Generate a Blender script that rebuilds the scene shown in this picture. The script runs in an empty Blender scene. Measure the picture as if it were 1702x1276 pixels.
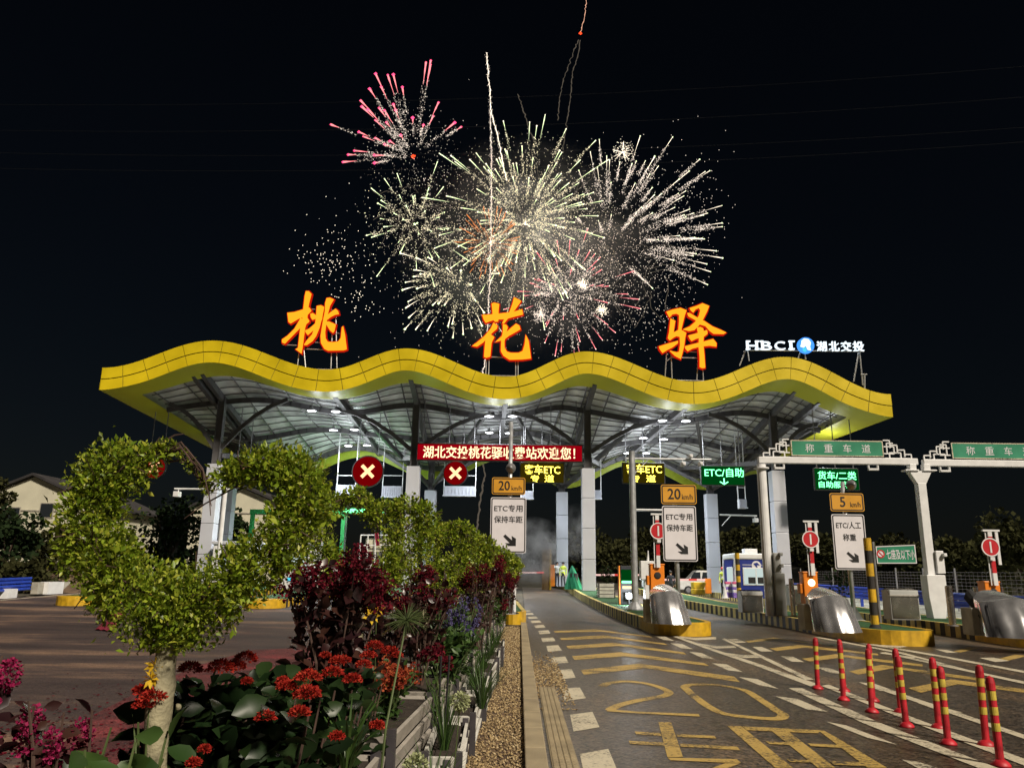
import bpy, bmesh, math, random
import numpy as np
from mathutils import Vector, Matrix
R = math.radians
rng = np.random.default_rng(7)
random.seed(7)
sc = bpy.context.scene
COL = sc.collection

# ------------------------------------------------------------------ camera, world, key light, exposure
CAM_H = 1.65
cam_d = bpy.data.cameras.new('camera'); cam = bpy.data.objects.new('camera', cam_d); COL.objects.link(cam)
cam_d.sensor_width = 36.0; cam_d.lens = 36.0 * 1290 / 1702
cam_d.clip_start = 0.05; cam_d.clip_end = 3000
CAM_M = Matrix.Translation((0, 0, CAM_H)) @ Matrix.Rotation(R(0.71), 4, 'Z') @ Matrix.Rotation(R(90 + 13.8), 4, 'X') @ Matrix.Rotation(R(0.8), 4, 'Z')
cam.matrix_world = CAM_M
sc.camera = cam

SUN_EL, SUN_AZ = 40.0, 38.0            # azimuth: degrees to the right of straight behind the camera
wd = bpy.data.worlds.new('World'); sc.world = wd; wd.use_nodes = True
wn = wd.node_tree; wbg = wn.nodes['Background']
sky = wn.nodes.new('ShaderNodeTexSky'); sky.sky_type = 'NISHITA'; sky.sun_disc = False
sky.sun_elevation = R(SUN_EL); sky.sun_rotation = R(180 - SUN_AZ)
wn.links.new(sky.outputs[0], wbg.inputs[0]); wbg.inputs[1].default_value = 0.0011
sl = bpy.data.lights.new('sun', 'SUN'); sun = bpy.data.objects.new('sun', sl); COL.objects.link(sun)
sl.energy = 4.6; sl.angle = R(6); sl.color = (1.0, 0.88, 0.72)
_sd = Vector((math.sin(R(SUN_AZ)) * math.cos(R(SUN_EL)), -math.cos(R(SUN_AZ)) * math.cos(R(SUN_EL)), math.sin(R(SUN_EL))))
sun.rotation_euler = _sd.to_track_quat('Z', 'Y').to_euler()
vs = sc.view_settings; sc.display_settings.display_device = 'sRGB'
vs.view_transform = 'Standard'; vs.look = 'None'; vs.exposure = 0.0; vs.gamma = 1.0
cy = sc.cycles
cy.use_denoising = True
try: cy.denoiser = 'OPENIMAGEDENOISE'
except Exception: pass
cy.max_bounces = 5; cy.diffuse_bounces = 3; cy.glossy_bounces = 3; cy.transmission_bounces = 3; cy.volume_bounces = 0; cy.transparent_max_bounces = 6
cy.sample_clamp_indirect = 4.0
cy.volume_max_steps = 96

# ------------------------------------------------------------------ pixels (of the 1702 px photograph) to places
def ray(px, py):
    d = Vector(((px - 851.0) / 1290.0, -(py - 638.0) / 1290.0, -1.0))
    d = CAM_M.to_3x3() @ d
    return Vector((0, 0, CAM_H)), d
def W(px, py, Y):
    o, d = ray(px, py); return o + d * ((Y - o.y) / d.y)
def sstep(a, b, x):
    t = min(1, max(0, (x - a) / (b - a))); return t * t * (3 - 2 * t)
def zg(X, Y):
    return 0.55 * sstep(28, 62, Y) * (1 - 0.5 * sstep(6, 14, X))
def hit(px, py, off=0.0):
    o, d = ray(px, py); lo, hi = 1.0, 140.0
    def f(t):
        p = o + d * t; return p.z - zg(p.x, p.y) - off
    if f(hi) > 0: return o + d * hi
    for _ in range(50):
        m = (lo + hi) / 2
        if f(m) > 0: lo = m
        else: hi = m
    return o + d * lo

# ------------------------------------------------------------------ materials
MATS = {}
def _nt(name):
    m = bpy.data.materials.new(name); m.use_nodes = True; MATS[name] = m
    return m, m.node_tree, m.node_tree.nodes['Principled BSDF']
def mat(name, c, rough=0.55, metal=0.0, var=0.2, scale=6.0, bump=0.0, bscale=60.0, spec=0.5, rvar=0.15):
    m, nt, b = _nt(name)
    tc = nt.nodes.new('ShaderNodeTexCoord')
    nz = nt.nodes.new('ShaderNodeTexNoise'); nz.inputs['Scale'].default_value = scale; nz.inputs['Detail'].default_value = 6
    nt.links.new(tc.outputs['Object'], nz.inputs['Vector'])
    mr = nt.nodes.new('ShaderNodeMapRange'); mr.inputs[1].default_value = 0.3; mr.inputs[2].default_value = 0.7
    mr.inputs[3].default_value = 1 - var; mr.inputs[4].default_value = 1 + var
    nt.links.new(nz.outputs[0], mr.inputs[0])
    mx = nt.nodes.new('ShaderNodeVectorMath'); mx.operation = 'SCALE'; mx.inputs[0].default_value = c
    nt.links.new(mr.outputs[0], mx.inputs['Scale']); nt.links.new(mx.outputs[0], b.inputs['Base Color'])
    mr2 = nt.nodes.new('ShaderNodeMapRange'); mr2.inputs[3].default_value = max(0.03, rough - rvar); mr2.inputs[4].default_value = min(1, rough + rvar)
    nt.links.new(nz.outputs[0], mr2.inputs[0]); nt.links.new(mr2.outputs[0], b.inputs['Roughness'])
    b.inputs['Metallic'].default_value = metal; b.inputs['Specular IOR Level'].default_value = spec
    if bump:
        n2 = nt.nodes.new('ShaderNodeTexNoise'); n2.inputs['Scale'].default_value = bscale; n2.inputs['Detail'].default_value = 4
        nt.links.new(tc.outputs['Object'], n2.inputs['Vector'])
        bp = nt.nodes.new('ShaderNodeBump'); bp.inputs['Strength'].default_value = bump; bp.inputs['Distance'].default_value = 0.02
        nt.links.new(n2.outputs[0], bp.inputs['Height']); nt.links.new(bp.outputs[0], b.inputs['Normal'])
    return m
def emit(name, c, s, sample=True):
    m = bpy.data.materials.new(name); m.use_nodes = True; MATS[name] = m
    nt = m.node_tree; nt.nodes.remove(nt.nodes['Principled BSDF'])
    e = nt.nodes.new('ShaderNodeEmission'); e.inputs[0].default_value = (*c, 1); e.inputs[1].default_value = s
    nt.links.new(e.outputs[0], nt.nodes['Material Output'].inputs[0])
    if not sample: m.cycles.emission_sampling = 'NONE'
    return m
def leafmat(name, cols, rough=0.45, trans=0.25, spec=0.4):
    m, nt, b = _nt(name)
    g = nt.nodes.new('ShaderNodeNewGeometry'); rp = nt.nodes.new('ShaderNodeValToRGB')
    nt.links.new(g.outputs['Random Per Island'], rp.inputs[0])
    el = rp.color_ramp.elements
    while len(el) < len(cols): el.new(0.5)
    for i, c in enumerate(cols):
        el[i].position = i / max(1, len(cols) - 1); el[i].color = (*c, 1)
    nt.links.new(rp.outputs[0], b.inputs['Base Color'])
    b.inputs['Roughness'].default_value = rough; b.inputs['Specular IOR Level'].default_value = spec
    if trans:
        tr = nt.nodes.new('ShaderNodeBsdfTranslucent'); nt.links.new(rp.outputs[0], tr.inputs[0])
        mx = nt.nodes.new('ShaderNodeMixShader'); mx.inputs[0].default_value = trans
        nt.links.new(b.outputs[0], mx.inputs[1]); nt.links.new(tr.outputs[0], mx.inputs[2])
        nt.links.new(mx.outputs[0], nt.nodes['Material Output'].inputs[0])
    return m
def groundmat(name, c1, c2, big=0.25, fine=40.0, rough=0.6, speck=0.4, c3=None, stretch=None, bump=0.3, rmin=None):
    m, nt, b = _nt(name)
    tc = nt.nodes.new('ShaderNodeTexCoord'); mp = nt.nodes.new('ShaderNodeMapping')
    nt.links.new(tc.outputs['Object'], mp.inputs[0])
    if stretch: mp.inputs['Scale'].default_value = stretch
    if name == 'asphalt_left': mp.inputs['Rotation'].default_value = (0, 0, R(14))
    n1 = nt.nodes.new('ShaderNodeTexNoise'); n1.inputs['Scale'].default_value = big; n1.inputs['Detail'].default_value = 8; n1.inputs['Roughness'].default_value = 0.65
    nt.links.new(mp.outputs[0], n1.inputs['Vector'])
    r1 = nt.nodes.new('ShaderNodeValToRGB'); r1.color_ramp.elements[0].position = 0.38; r1.color_ramp.elements[1].position = 0.64
    r1.color_ramp.elements[0].color = (*c1, 1); r1.color_ramp.elements[1].color = (*c2, 1)
    if c3:
        e = r1.color_ramp.elements.new(0.52); e.color = (*c3, 1)
    nt.links.new(n1.outputs[0], r1.inputs[0])
    n2 = nt.nodes.new('ShaderNodeTexVoronoi'); n2.inputs['Scale'].default_value = fine
    nt.links.new(tc.outputs['Object'], n2.inputs['Vector'])
    sp = nt.nodes.new('ShaderNodeSeparateColor'); nt.links.new(n2.outputs['Color'], sp.inputs[0])
    mr = nt.nodes.new('ShaderNodeMapRange'); mr.inputs[3].default_value = 1 - speck; mr.inputs[4].default_value = 1 + speck
    nt.links.new(sp.outputs[0], mr.inputs[0])
    ml = nt.nodes.new('ShaderNodeVectorMath'); ml.operation = 'SCALE'
    nt.links.new(r1.outputs[0], ml.inputs[0]); nt.links.new(mr.outputs[0], ml.inputs['Scale'])
    nt.links.new(ml.outputs[0], b.inputs['Base Color'])
    rr = nt.nodes.new('ShaderNodeMapRange'); rr.inputs[3].default_value = (rmin if rmin is not None else rough - 0.15); rr.inputs[4].default_value = rough + 0.2
    nt.links.new(n1.outputs[0], rr.inputs[0]); nt.links.new(rr.outputs[0], b.inputs['Roughness'])
    bp = nt.nodes.new('ShaderNodeBump'); bp.inputs['Strength'].default_value = bump; bp.inputs['Distance'].default_value = 0.01
    nt.links.new(n2.outputs['Distance'], bp.inputs['Height']); nt.links.new(bp.outputs[0], b.inputs['Normal'])
    return m

mat('yellow_panel', (0.62, 0.475, 0.010), 0.34, 0.0, 0.20, 0.5, bump=0.35, bscale=1.6, spec=0.5)
mat('yellow_soffit', (0.50, 0.50, 0.03), 0.42, 0.0, 0.12, 0.3)
mat('green_fascia', (0.40, 0.48, 0.04), 0.4, 0, 0.1)  # yellow fascia, tinted green for the green sign light falling on it
mat('seam', (0.14, 0.11, 0.01), 0.7)
mat('roof_sheet', (0.62, 0.63, 0.63), 0.35, 0.1, 0.45, 0.8)
mat('steel_dark', (0.12, 0.115, 0.12), 0.5, 0.2, 0.2, 2)
mat('canopy_steel', (0.085, 0.082, 0.085), 0.5, 0.1, 0.25, 2)
mat('steel_mid', (0.28, 0.28, 0.29), 0.42, 0.5, 0.2, 3)
mat('galvanised', (0.48, 0.50, 0.52), 0.42, 0.55, 0.18, 5)
mat('clad', (0.52, 0.54, 0.60), 0.4, 0.1, 0.06, 0.8)
mat('white_paint', (0.72, 0.73, 0.74), 0.45, 0, 0.08, 3)
mat('grey_paint', (0.42, 0.43, 0.42), 0.5, 0, 0.12, 3)
mat('sign_white', (0.70, 0.68, 0.72), 0.5, 0, 0.05, 2)
mat('sign_yellow', (0.62, 0.30, 0.02), 0.5, 0, 0.08, 2)
mat('sign_green', (0.02, 0.22, 0.12), 0.45, 0, 0.18, 1.5)
mat('sign_red', (0.50, 0.012, 0.02), 0.45, 0, 0.1, 3)
mat('black', (0.012, 0.012, 0.013), 0.5, 0, 0.1)
mat('rubber', (0.02, 0.02, 0.02), 0.8, 0, 0.2)
mat('orange_box', (0.78, 0.22, 0.012), 0.45, 0, 0.1, 2)
mat('kerb_yellow', (0.55, 0.33, 0.01), 0.6, 0, 0.3, 4, bump=0.3)
mat('kerb_pale', (0.52, 0.42, 0.13), 0.7, 0, 0.3, 4)
mat('kerb_black', (0.025, 0.022, 0.02), 0.7, 0, 0.3, 4)
mat('concrete', (0.34, 0.32, 0.27), 0.8, 0, 0.25, 3, bump=0.4)
mat('kerbstone', (0.33, 0.27, 0.17), 0.75, 0, 0.25, 2.5, bump=0.4)
mat('chrome', (0.78, 0.78, 0.80), 0.24, 0.86, 0.2, 4, rvar=0.06)
mat('steel_post', (0.45, 0.42, 0.38), 0.25, 1.0, 0.2, 3)
mat('blue_rail', (0.02, 0.06, 0.42), 0.4, 0.1, 0.15, 2)
mat('blue_booth', (0.015, 0.03, 0.22), 0.4, 0, 0.08, 2)
mat('bollard_red', (0.46, 0.014, 0.026), 0.5, 0, 0.35, 9)
mat('bollard_yellow', (0.52, 0.40, 0.06), 0.45, 0, 0.3, 9)
def paint(name, c, wear):
    m, nt, b = _nt(name); tc = nt.nodes.new('ShaderNodeTexCoord')
    def nz(s, d):
        n = nt.nodes.new('ShaderNodeTexNoise'); n.inputs['Scale'].default_value = s; n.inputs['Detail'].default_value = d; n.inputs['Roughness'].default_value = 0.7; nt.links.new(tc.outputs['Object'], n.inputs['Vector']); return n
    a, f = nz(1.1, 3), nz(26, 8); ad = nt.nodes.new('ShaderNodeMath'); ad.operation = 'MULTIPLY_ADD'; nt.links.new(a.outputs[0], ad.inputs[0]); ad.inputs[1].default_value = 0.75; nt.links.new(f.outputs[0], ad.inputs[2])
    r = nt.nodes.new('ShaderNodeValToRGB'); r.color_ramp.elements[0].position = wear; r.color_ramp.elements[1].position = wear + .16; r.color_ramp.elements[0].color = (0.06, 0.048, 0.036, 1); r.color_ramp.elements[1].color = (*c, 1)
    e = r.color_ramp.elements.new(wear + .07); e.color = (*[x * .55 for x in c], 1)
    nt.links.new(ad.outputs[0], r.inputs[0]); nt.links.new(r.outputs[0], b.inputs['Base Color']); b.inputs['Roughness'].default_value = 0.6
paint('paint_white', (0.60, 0.54, 0.40), 0.70); paint('paint_yellow', (0.50, 0.34, 0.09), 0.73)
mat('planter_grey', (0.36, 0.33, 0.29), 0.55, 0, 0.18, 4, bump=0.15)
mat('planter_white', (0.58, 0.57, 0.52), 0.5, 0, 0.15, 4)
mat('planter_post', (0.05, 0.045, 0.05), 0.5, 0, 0.2)
mat('soil', (0.035, 0.025, 0.018), 0.95, 0, 0.4, 12, bump=0.8)
mat('bark', (0.27, 0.245, 0.155), 0.8, 0, 0.55, 9, bump=0.35, bscale=70)
mat('twig', (0.07, 0.04, 0.03), 0.8, 0, 0.3, 20)
mat('stem_green', (0.07, 0.10, 0.03), 0.6, 0, 0.3, 10)
mat('tarp', (0.02, 0.30, 0.14), 0.5, 0, 0.2, 3, bump=0.4, bscale=8)
mat('turf', (0.025, 0.10, 0.03), 0.9, 0, 0.4, 8, bump=0.8, bscale=150)
mat('house_wall', (0.55, 0.53, 0.41), 0.85, 0, 0.12, 0.5)
mat('house_roof', (0.03, 0.028, 0.03), 0.8, 0, 0.3, 1)
mat('glass_dark', (0.02, 0.025, 0.03), 0.08, 0, 0.05)
mat('wood_panel', (0.28, 0.17, 0.06), 0.7, 0, 0.3, 3)
mat('dirt', (0.10, 0.065, 0.04), 0.95, 0, 0.4, 2, bump=0.9, bscale=6)
mat('cable', (0.008, 0.008, 0.009), 0.8)
mat('cloth_red', (0.20, 0.006, 0.03), 0.8, 0, 0.2)
mat('plastic_pink', (0.55, 0.10, 0.22), 0.5); mat('plastic_violet', (0.22, 0.14, 0.50), 0.5); mat('plastic_yellow', (0.62, 0.42, 0.02), 0.5)
mat('skin', (0.45, 0.27, 0.19), 0.5, 0, 0.05); mat('hair', (0.015, 0.012, 0.01), 0.6); mat('shirt_white', (0.62, 0.62, 0.60), 0.8, 0, 0.1)
mat('trouser_dark', (0.02, 0.022, 0.03), 0.85); mat('jacket_dark', (0.03, 0.035, 0.05), 0.8); mat('vest', (0.50, 0.62, 0.06), 0.6); mat('reflective', (0.75, 0.76, 0.7), 0.4)
mat('helmet_red', (0.5, 0.03, 0.02), 0.35); mat('shoe', (0.015, 0.015, 0.015), 0.5); mat('car_white', (0.6, 0.6, 0.58), 0.25, 0, 0.03)
groundmat('asphalt', (0.050, 0.034, 0.020), (0.118, 0.079, 0.045), 0.45, 30, 0.45, 1.0, c3=(0.055, 0.042, 0.031), stretch=(1.0, 0.22, 1.0), rmin=0.24)  # warm lamplight on the road is put into this brown
groundmat('asphalt_left', (0.034, 0.023, 0.025), (0.20, 0.125, 0.085), 0.5, 45, 0.75, 0.35, c3=(0.06, 0.04, 0.038), stretch=(0.30, 0.95, 1))  # red LED light on the exit road is put into this tint
groundmat('red_scraps', (0.05, 0.012, 0.014), (0.20, 0.03, 0.035), 1.2, 70, 0.85, 0.7, c3=(0.11, 0.022, 0.025))
groundmat('gravel', (0.15, 0.10, 0.05), (0.36, 0.26, 0.12), 0.9, 36, 0.9, 0.85, c3=(0.10, 0.06, 0.04), bump=1.0)
groundmat('earth', (0.045, 0.04, 0.028), (0.10, 0.085, 0.06), 0.3, 12, 0.9, 0.4, bump=0.8)
groundmat('pale_gravel', (0.20, 0.22, 0.20), (0.50, 0.52, 0.47), 0.7, 9, 0.9, 0.4, bump=0.8)
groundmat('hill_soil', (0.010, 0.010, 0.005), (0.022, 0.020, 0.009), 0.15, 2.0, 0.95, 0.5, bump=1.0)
leafmat('leaf_privet', [(0.11, 0.18, 0.012), (0.21, 0.31, 0.02), (0.33, 0.42, 0.035), (0.46, 0.47, 0.06)], 0.40, 0.38)
leafmat('leaf_privet_dark', [(0.06, 0.09, 0.008), (0.12, 0.16, 0.012), (0.18, 0.22, 0.018)], 0.40, 0.3)
mat('pebble', (0.36, 0.27, 0.14), 0.85, 0, 0.6, 30)
leafmat('pebbles', [(0.10, 0.07, 0.045), (0.24, 0.17, 0.09), (0.38, 0.28, 0.14), (0.50, 0.40, 0.24)], 0.85, 0, 0.2)
leafmat('leaf_maroon', [(0.018, 0.006, 0.008), (0.035, 0.012, 0.012), (0.05, 0.022, 0.015)], 0.35, 0.1, 0.6)
leafmat('leaf_glossy', [(0.006, 0.013, 0.005), (0.011, 0.026, 0.008), (0.022, 0.042, 0.012)], 0.36, 0.06, 0.22)
leafmat('leaf_bush', [(0.02, 0.05, 0.012), (0.045, 0.09, 0.02), (0.07, 0.13, 0.03)], 0.45, 0.2)
leafmat('leaf_far', [(0.020, 0.021, 0.008), (0.034, 0.036, 0.013), (0.048, 0.050, 0.018)], 0.9, 0.1, 0.1)
leafmat('leaf_far_green', [(0.009, 0.018, 0.007), (0.015, 0.028, 0.010), (0.024, 0.040, 0.014)], 0.9, 0.1, 0.1)
leafmat('leaf_blade', [(0.05, 0.08, 0.02), (0.10, 0.14, 0.05), (0.16, 0.19, 0.09)], 0.4, 0.2)
leafmat('petal_crimson', [(0.045, 0.003, 0.008), (0.10, 0.007, 0.016), (0.20, 0.016, 0.03)], 0.8, 0.25, 0.1)
leafmat('petal_pink', [(0.12, 0.004, 0.03), (0.27, 0.012, 0.07), (0.42, 0.04, 0.13)], 0.8, 0.25, 0.1)
leafmat('petal_orange', [(0.20, 0.008, 0.008), (0.38, 0.022, 0.015), (0.50, 0.06, 0.03)], 0.7, 0.2, 0.15)
leafmat('petal_rust', [(0.18, 0.015, 0.01), (0.32, 0.05, 0.02), (0.40, 0.10, 0.03)], 0.7, 0.2, 0.2)
leafmat('petal_violet', [(0.05, 0.04, 0.12), (0.10, 0.09, 0.22), (0.16, 0.14, 0.3)], 0.7, 0.2, 0.2)
leafmat('petal_yellow', [(0.55, 0.32, 0.02), (0.7, 0.48, 0.03)], 0.6, 0.2, 0.2)
leafmat('petal_cream', [(0.30, 0.34, 0.16), (0.45, 0.48, 0.28)], 0.7, 0.2, 0.2)
leafmat('plant_rust', [(0.10, 0.02, 0.01), (0.16, 0.05, 0.02), (0.07, 0.06, 0.02)], 0.7, 0.15, 0.2)
emit('led_orange', (1.0, 0.32, 0.012), 1.6); emit('led_red_edge', (1.0, 0.02, 0.004), 0.55)
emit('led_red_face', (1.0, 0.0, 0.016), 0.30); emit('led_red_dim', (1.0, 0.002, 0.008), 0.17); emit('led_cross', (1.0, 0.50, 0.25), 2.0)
emit('led_text_warm', (1.0, 0.80, 0.45), 1.6); emit('led_yellow', (1.0, 0.80, 0.10), 4.0); emit('led_yellow_dim', (1.0, 0.7, 0.02), 0.035)
emit('led_green', (0.18, 1.0, 0.36), 3.5); emit('led_green_dim', (0.0, 1.0, 0.12), 0.05)
emit('led_white', (0.80, 0.92, 1.0), 1.5); emit('led_blue', (0.06, 0.30, 1.0), 1.4); emit('led_teal', (0.1, 0.75, 0.95), 1.0)
emit('lamp_disc', (0.92, 0.96, 1.0), 14, False); emit('flood', (0.9, 0.95, 1.0), 20, False); emit('amber', (1.0, 0.75, 0.42), 4)
emit('boom_lit', (1.0, 0.62, 0.55), 1.0); emit('boom_lit_red', (1.0, 0.10, 0.08), 0.8)
emit('booth_window', (0.75, 0.9, 0.85), 0.75)
emit('fw_white', (1.0, 0.86, 0.66), 2.2, False); emit('fw_green', (0.86, 1.0, 0.55), 2.0, False); emit('fw_pink', (1.0, 0.07, 0.20), 2.2, False)
emit('fw_peach', (1.0, 0.52, 0.34), 1.2, False); emit('fw_orange', (1.0, 0.33, 0.08), 1.1, False); emit('fw_ember', (1.0, 0.84, 0.70), 1.4, False); emit('fw_gold', (1.0, 0.88, 0.58), 1.5, False); emit('fw_rose', (1.0, 0.24, 0.26), 1.9, False)
emit('fw_dim', (0.80, 0.66, 0.50), 0.13, False); emit('fw_red', (1.0, 0.06, 0.015), 2.5, False)  # fw_dim: light of the bursts on smoke trails, put in as emission

# ------------------------------------------------------------------ mesh building
class MB:
    def __init__(s): s.v = []; s.f = []; s.m = []
    def add(s, vs, fs, mi=0):
        n = len(s.v); s.v += [tuple(p) for p in vs]; s.f += [tuple(i + n for i in f) for f in fs]; s.m += [mi] * len(fs); return s
    def box(s, c, d, mi=0, rot=None):
        x, y, z = d[0] / 2, d[1] / 2, d[2] / 2
        vs = [Vector(p) for p in ((-x, -y, -z), (x, -y, -z), (x, y, -z), (-x, y, -z), (-x, -y, z), (x, -y, z), (x, y, z), (-x, y, z))]
        if rot is not None: vs = [rot @ p for p in vs]
        c = Vector(c)
        return s.add([p + c for p in vs], [(3, 2, 1, 0), (4, 5, 6, 7), (0, 1, 5, 4), (1, 2, 6, 5), (2, 3, 7, 6), (3, 0, 4, 7)], mi)
    def bar(s, a, b, w, h, mi=0):
        a = Vector(a); b = Vector(b); d = b - a; L = d.length
        if L < 1e-6: return s
        q = d.to_track_quat('Y', 'Z').to_matrix()
        return s.box((a + b) / 2, (w, L, h), mi, q)
    def tube(s, pts, r, n=8, mi=0, cap=True):
        pts = [Vector(p) for p in pts]; rs = r if hasattr(r, '__len__') else [r] * len(pts)
        vs = []; fs = []
        up = None
        for i, p in enumerate(pts):
            t = (pts[min(i + 1, len(pts) - 1)] - pts[max(i - 1, 0)])
            t = t.normalized() if t.length > 1e-9 else Vector((0, 0, 1))
            if up is None:
                up = Vector((0, 0, 1)) if abs(t.z) < 0.9 else Vector((1, 0, 0))
            a = t.cross(up);
            if a.length < 1e-6: a = t.cross(Vector((0.3, 1, 0.2)))
            a.normalize(); b = a.cross(t).normalized(); up = b
            for k in range(n):
                an = 2 * math.pi * k / n
                vs.append(p + (a * math.cos(an) + b * math.sin(an)) * rs[i])
        for i in range(len(pts) - 1):
            for k in range(n):
                fs.append((i * n + k, i * n + (k + 1) % n, (i + 1) * n + (k + 1) % n, (i + 1) * n + k))
        if cap:
            fs.append(tuple(range(n - 1, -1, -1))); o = (len(pts) - 1) * n; fs.append(tuple(o + k for k in range(n)))
        return s.add(vs, fs, mi)
    def lathe(s, prof, c=(0, 0, 0), n=16, mi=0, axis=None):
        c = Vector(c); vs = []; fs = []
        for r, z in prof:
            for k in range(n):
                a = 2 * math.pi * k / n; p = Vector((r * math.cos(a), r * math.sin(a), z))
                if axis is not None: p = axis @ p
                vs.append(c + p)
        for i in range(len(prof) - 1):
            for k in range(n):
                fs.append((i * n + k, i * n + (k + 1) % n, (i + 1) * n + (k + 1) % n, (i + 1) * n + k))
        if prof[0][0] > 1e-6: fs.append(tuple(range(n - 1, -1, -1)))
        if prof[-1][0] > 1e-6: fs.append(tuple((len(prof) - 1) * n + k for k in range(n)))
        return s.add(vs, fs, mi)
    def plate(s, poly, y, t, mi=0):
        """poly: (x, z) outline facing -Y at depth y, thickness t behind it; counter-clockwise seen from -Y"""
        a = sum(poly[i][0] * poly[(i + 1) % len(poly)][1] - poly[(i + 1) % len(poly)][0] * poly[i][1] for i in range(len(poly)))
        if a < 0: poly = poly[::-1]
        n = len(poly)
        vs = [(x, y, z) for x, z in poly] + [(x, y + t, z) for x, z in poly]
        fs = [tuple(range(n)), tuple(range(2 * n - 1, n - 1, -1))] + [(i, i + n, (i + 1) % n + n, (i + 1) % n) for i in range(n)]
        return s.add(vs, fs, mi)
    def grid(s, fn, nu, nv, mi=0, flip=False):
        vs = [fn(i / nu, j / nv) for j in range(nv + 1) for i in range(nu + 1)]
        fs = []
        for j in range(nv):
            for i in range(nu):
                a = j * (nu + 1) + i; q = (a, a + 1, a + nu + 2, a + nu + 1); fs.append(q[::-1] if flip else q)
        return s.add(vs, fs, mi)
    def build(s, name, mats, parent=None, smooth=False, bev=0.0, origin=None):
        me = bpy.data.meshes.new(name)
        o0 = Vector((0, 0, 0))
        if parent is not None: o0 = wloc(parent)
        elif origin is not None: o0 = Vector(origin)
        me.from_pydata([(p[0] - o0.x, p[1] - o0.y, p[2] - o0.z) for p in s.v], [], s.f)
        for m in ([mats] if isinstance(mats, str) else mats): me.materials.append(MATS[m])
        me.polygons.foreach_set('material_index', s.m)
        if smooth: me.polygons.foreach_set('use_smooth', [True] * len(me.polygons))
        me.update()
        o = bpy.data.objects.new(name, me); COL.objects.link(o)
        if parent is not None: o.parent = parent
        elif origin is not None: o.location = o0
        if smooth:
            try:
                me.shade_smooth() if False else None
            except Exception: pass
        if bev:
            b = o.modifiers.new('bevel', 'BEVEL'); b.width = bev; b.segments = 2; b.limit_method = 'ANGLE'; b.angle_limit = R(40)
        return o
def wloc(o):
    l = o.location.copy()
    while o.parent is not None: o = o.parent; l += o.location
    return l
def thing(name, label, cat, loc, group=None):
    o = bpy.data.objects.new(name, None); COL.objects.link(o); o.location = loc
    o.empty_display_size = 0.2
    return tag(o, label, cat, group)
def tag(o, label, cat, group=None):
    o['label'] = label; o['category'] = cat
    if group: o['group'] = group
    return o
def struct(o, kind='structure'):
    o['kind'] = kind; return o
def kids(o): return [c for c in bpy.data.objects if c.parent == o]
def dup(root, loc, label, group=None, rotz=0.0, scale=1.0):
    cache = {}
    allk = {}
    for c in bpy.data.objects:
        if c.parent is not None: allk.setdefault(c.parent.name, []).append(c)
    r = root.copy(); COL.objects.link(r); r.location = loc; r.rotation_euler = (0, 0, rotz); r.scale = (scale,) * 3
    r['label'] = label
    if group: r['group'] = group
    def rec(src, dst):
        for ch in allk.get(src.name, []):
            c = ch.copy(); COL.objects.link(c); c.parent = dst; rec(ch, c)
    rec(root, r)
    return r
def npmesh(name, verts, faces, mats, parent=None, fm=None, origin=None, smooth=False):
    me = bpy.data.meshes.new(name); verts = np.asarray(verts, dtype=np.float32); faces = np.asarray(faces, dtype=np.int32)
    o0 = np.zeros(3)
    if parent is not None: o0 = np.array(wloc(parent))
    elif origin is not None: o0 = np.array(origin)
    verts = verts - o0.astype(np.float32)
    k = faces.shape[1]; nf = len(faces)
    me.vertices.add(len(verts)); me.vertices.foreach_set('co', verts.ravel())
    me.loops.add(nf * k); me.loops.foreach_set('vertex_index', faces.ravel())
    me.polygons.add(nf); me.polygons.foreach_set('loop_start', np.arange(nf, dtype=np.int32) * k)
    try: me.polygons.foreach_set('loop_total', np.full(nf, k, dtype=np.int32))
    except Exception: pass
    for m in ([mats] if isinstance(mats, str) else mats): me.materials.append(MATS[m])
    if fm is not None: me.polygons.foreach_set('material_index', np.asarray(fm, dtype=np.int32))
    me.update(calc_edges=True); me.validate()
    if smooth: me.polygons.foreach_set('use_smooth', [True] * nf)
    o = bpy.data.objects.new(name, me); COL.objects.link(o)
    if parent is not None: o.parent = parent
    elif origin is not None: o.location = origin
    return o
FINE_V = np.array([(0, 0, 0)] + [(x * s, y, z) for y, x, z in ((.22, .21, .07), (.48, .30, .10), (.75, .20, .07)) for s in (-1, 1)] + [(0, .22, .0), (0, .48, .02), (0, .75, 0), (0, 1, -.07)])
FINE_F = np.array([(0, 7, 1), (0, 2, 7), (1, 7, 8), (1, 8, 3), (7, 2, 8), (2, 4, 8), (3, 8, 9), (3, 9, 5), (8, 4, 9), (4, 6, 9), (5, 9, 10), (9, 6, 10)])
LEAF_V = np.array([(0, 0, 0), (-.27, .45, .10), (0, .5, 0), (.27, .45, .10), (0, 1, -.04)])
LEAF_F = np.array([(0, 2, 1), (0, 3, 2), (1, 2, 4), (2, 3, 4)])
DIA_V = np.array([(0, 0, 0), (-.32, .5, .08), (.32, .5, .08), (0, 1, 0)])
DIA_F = np.array([(0, 2, 1), (1, 2, 3)])
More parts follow.
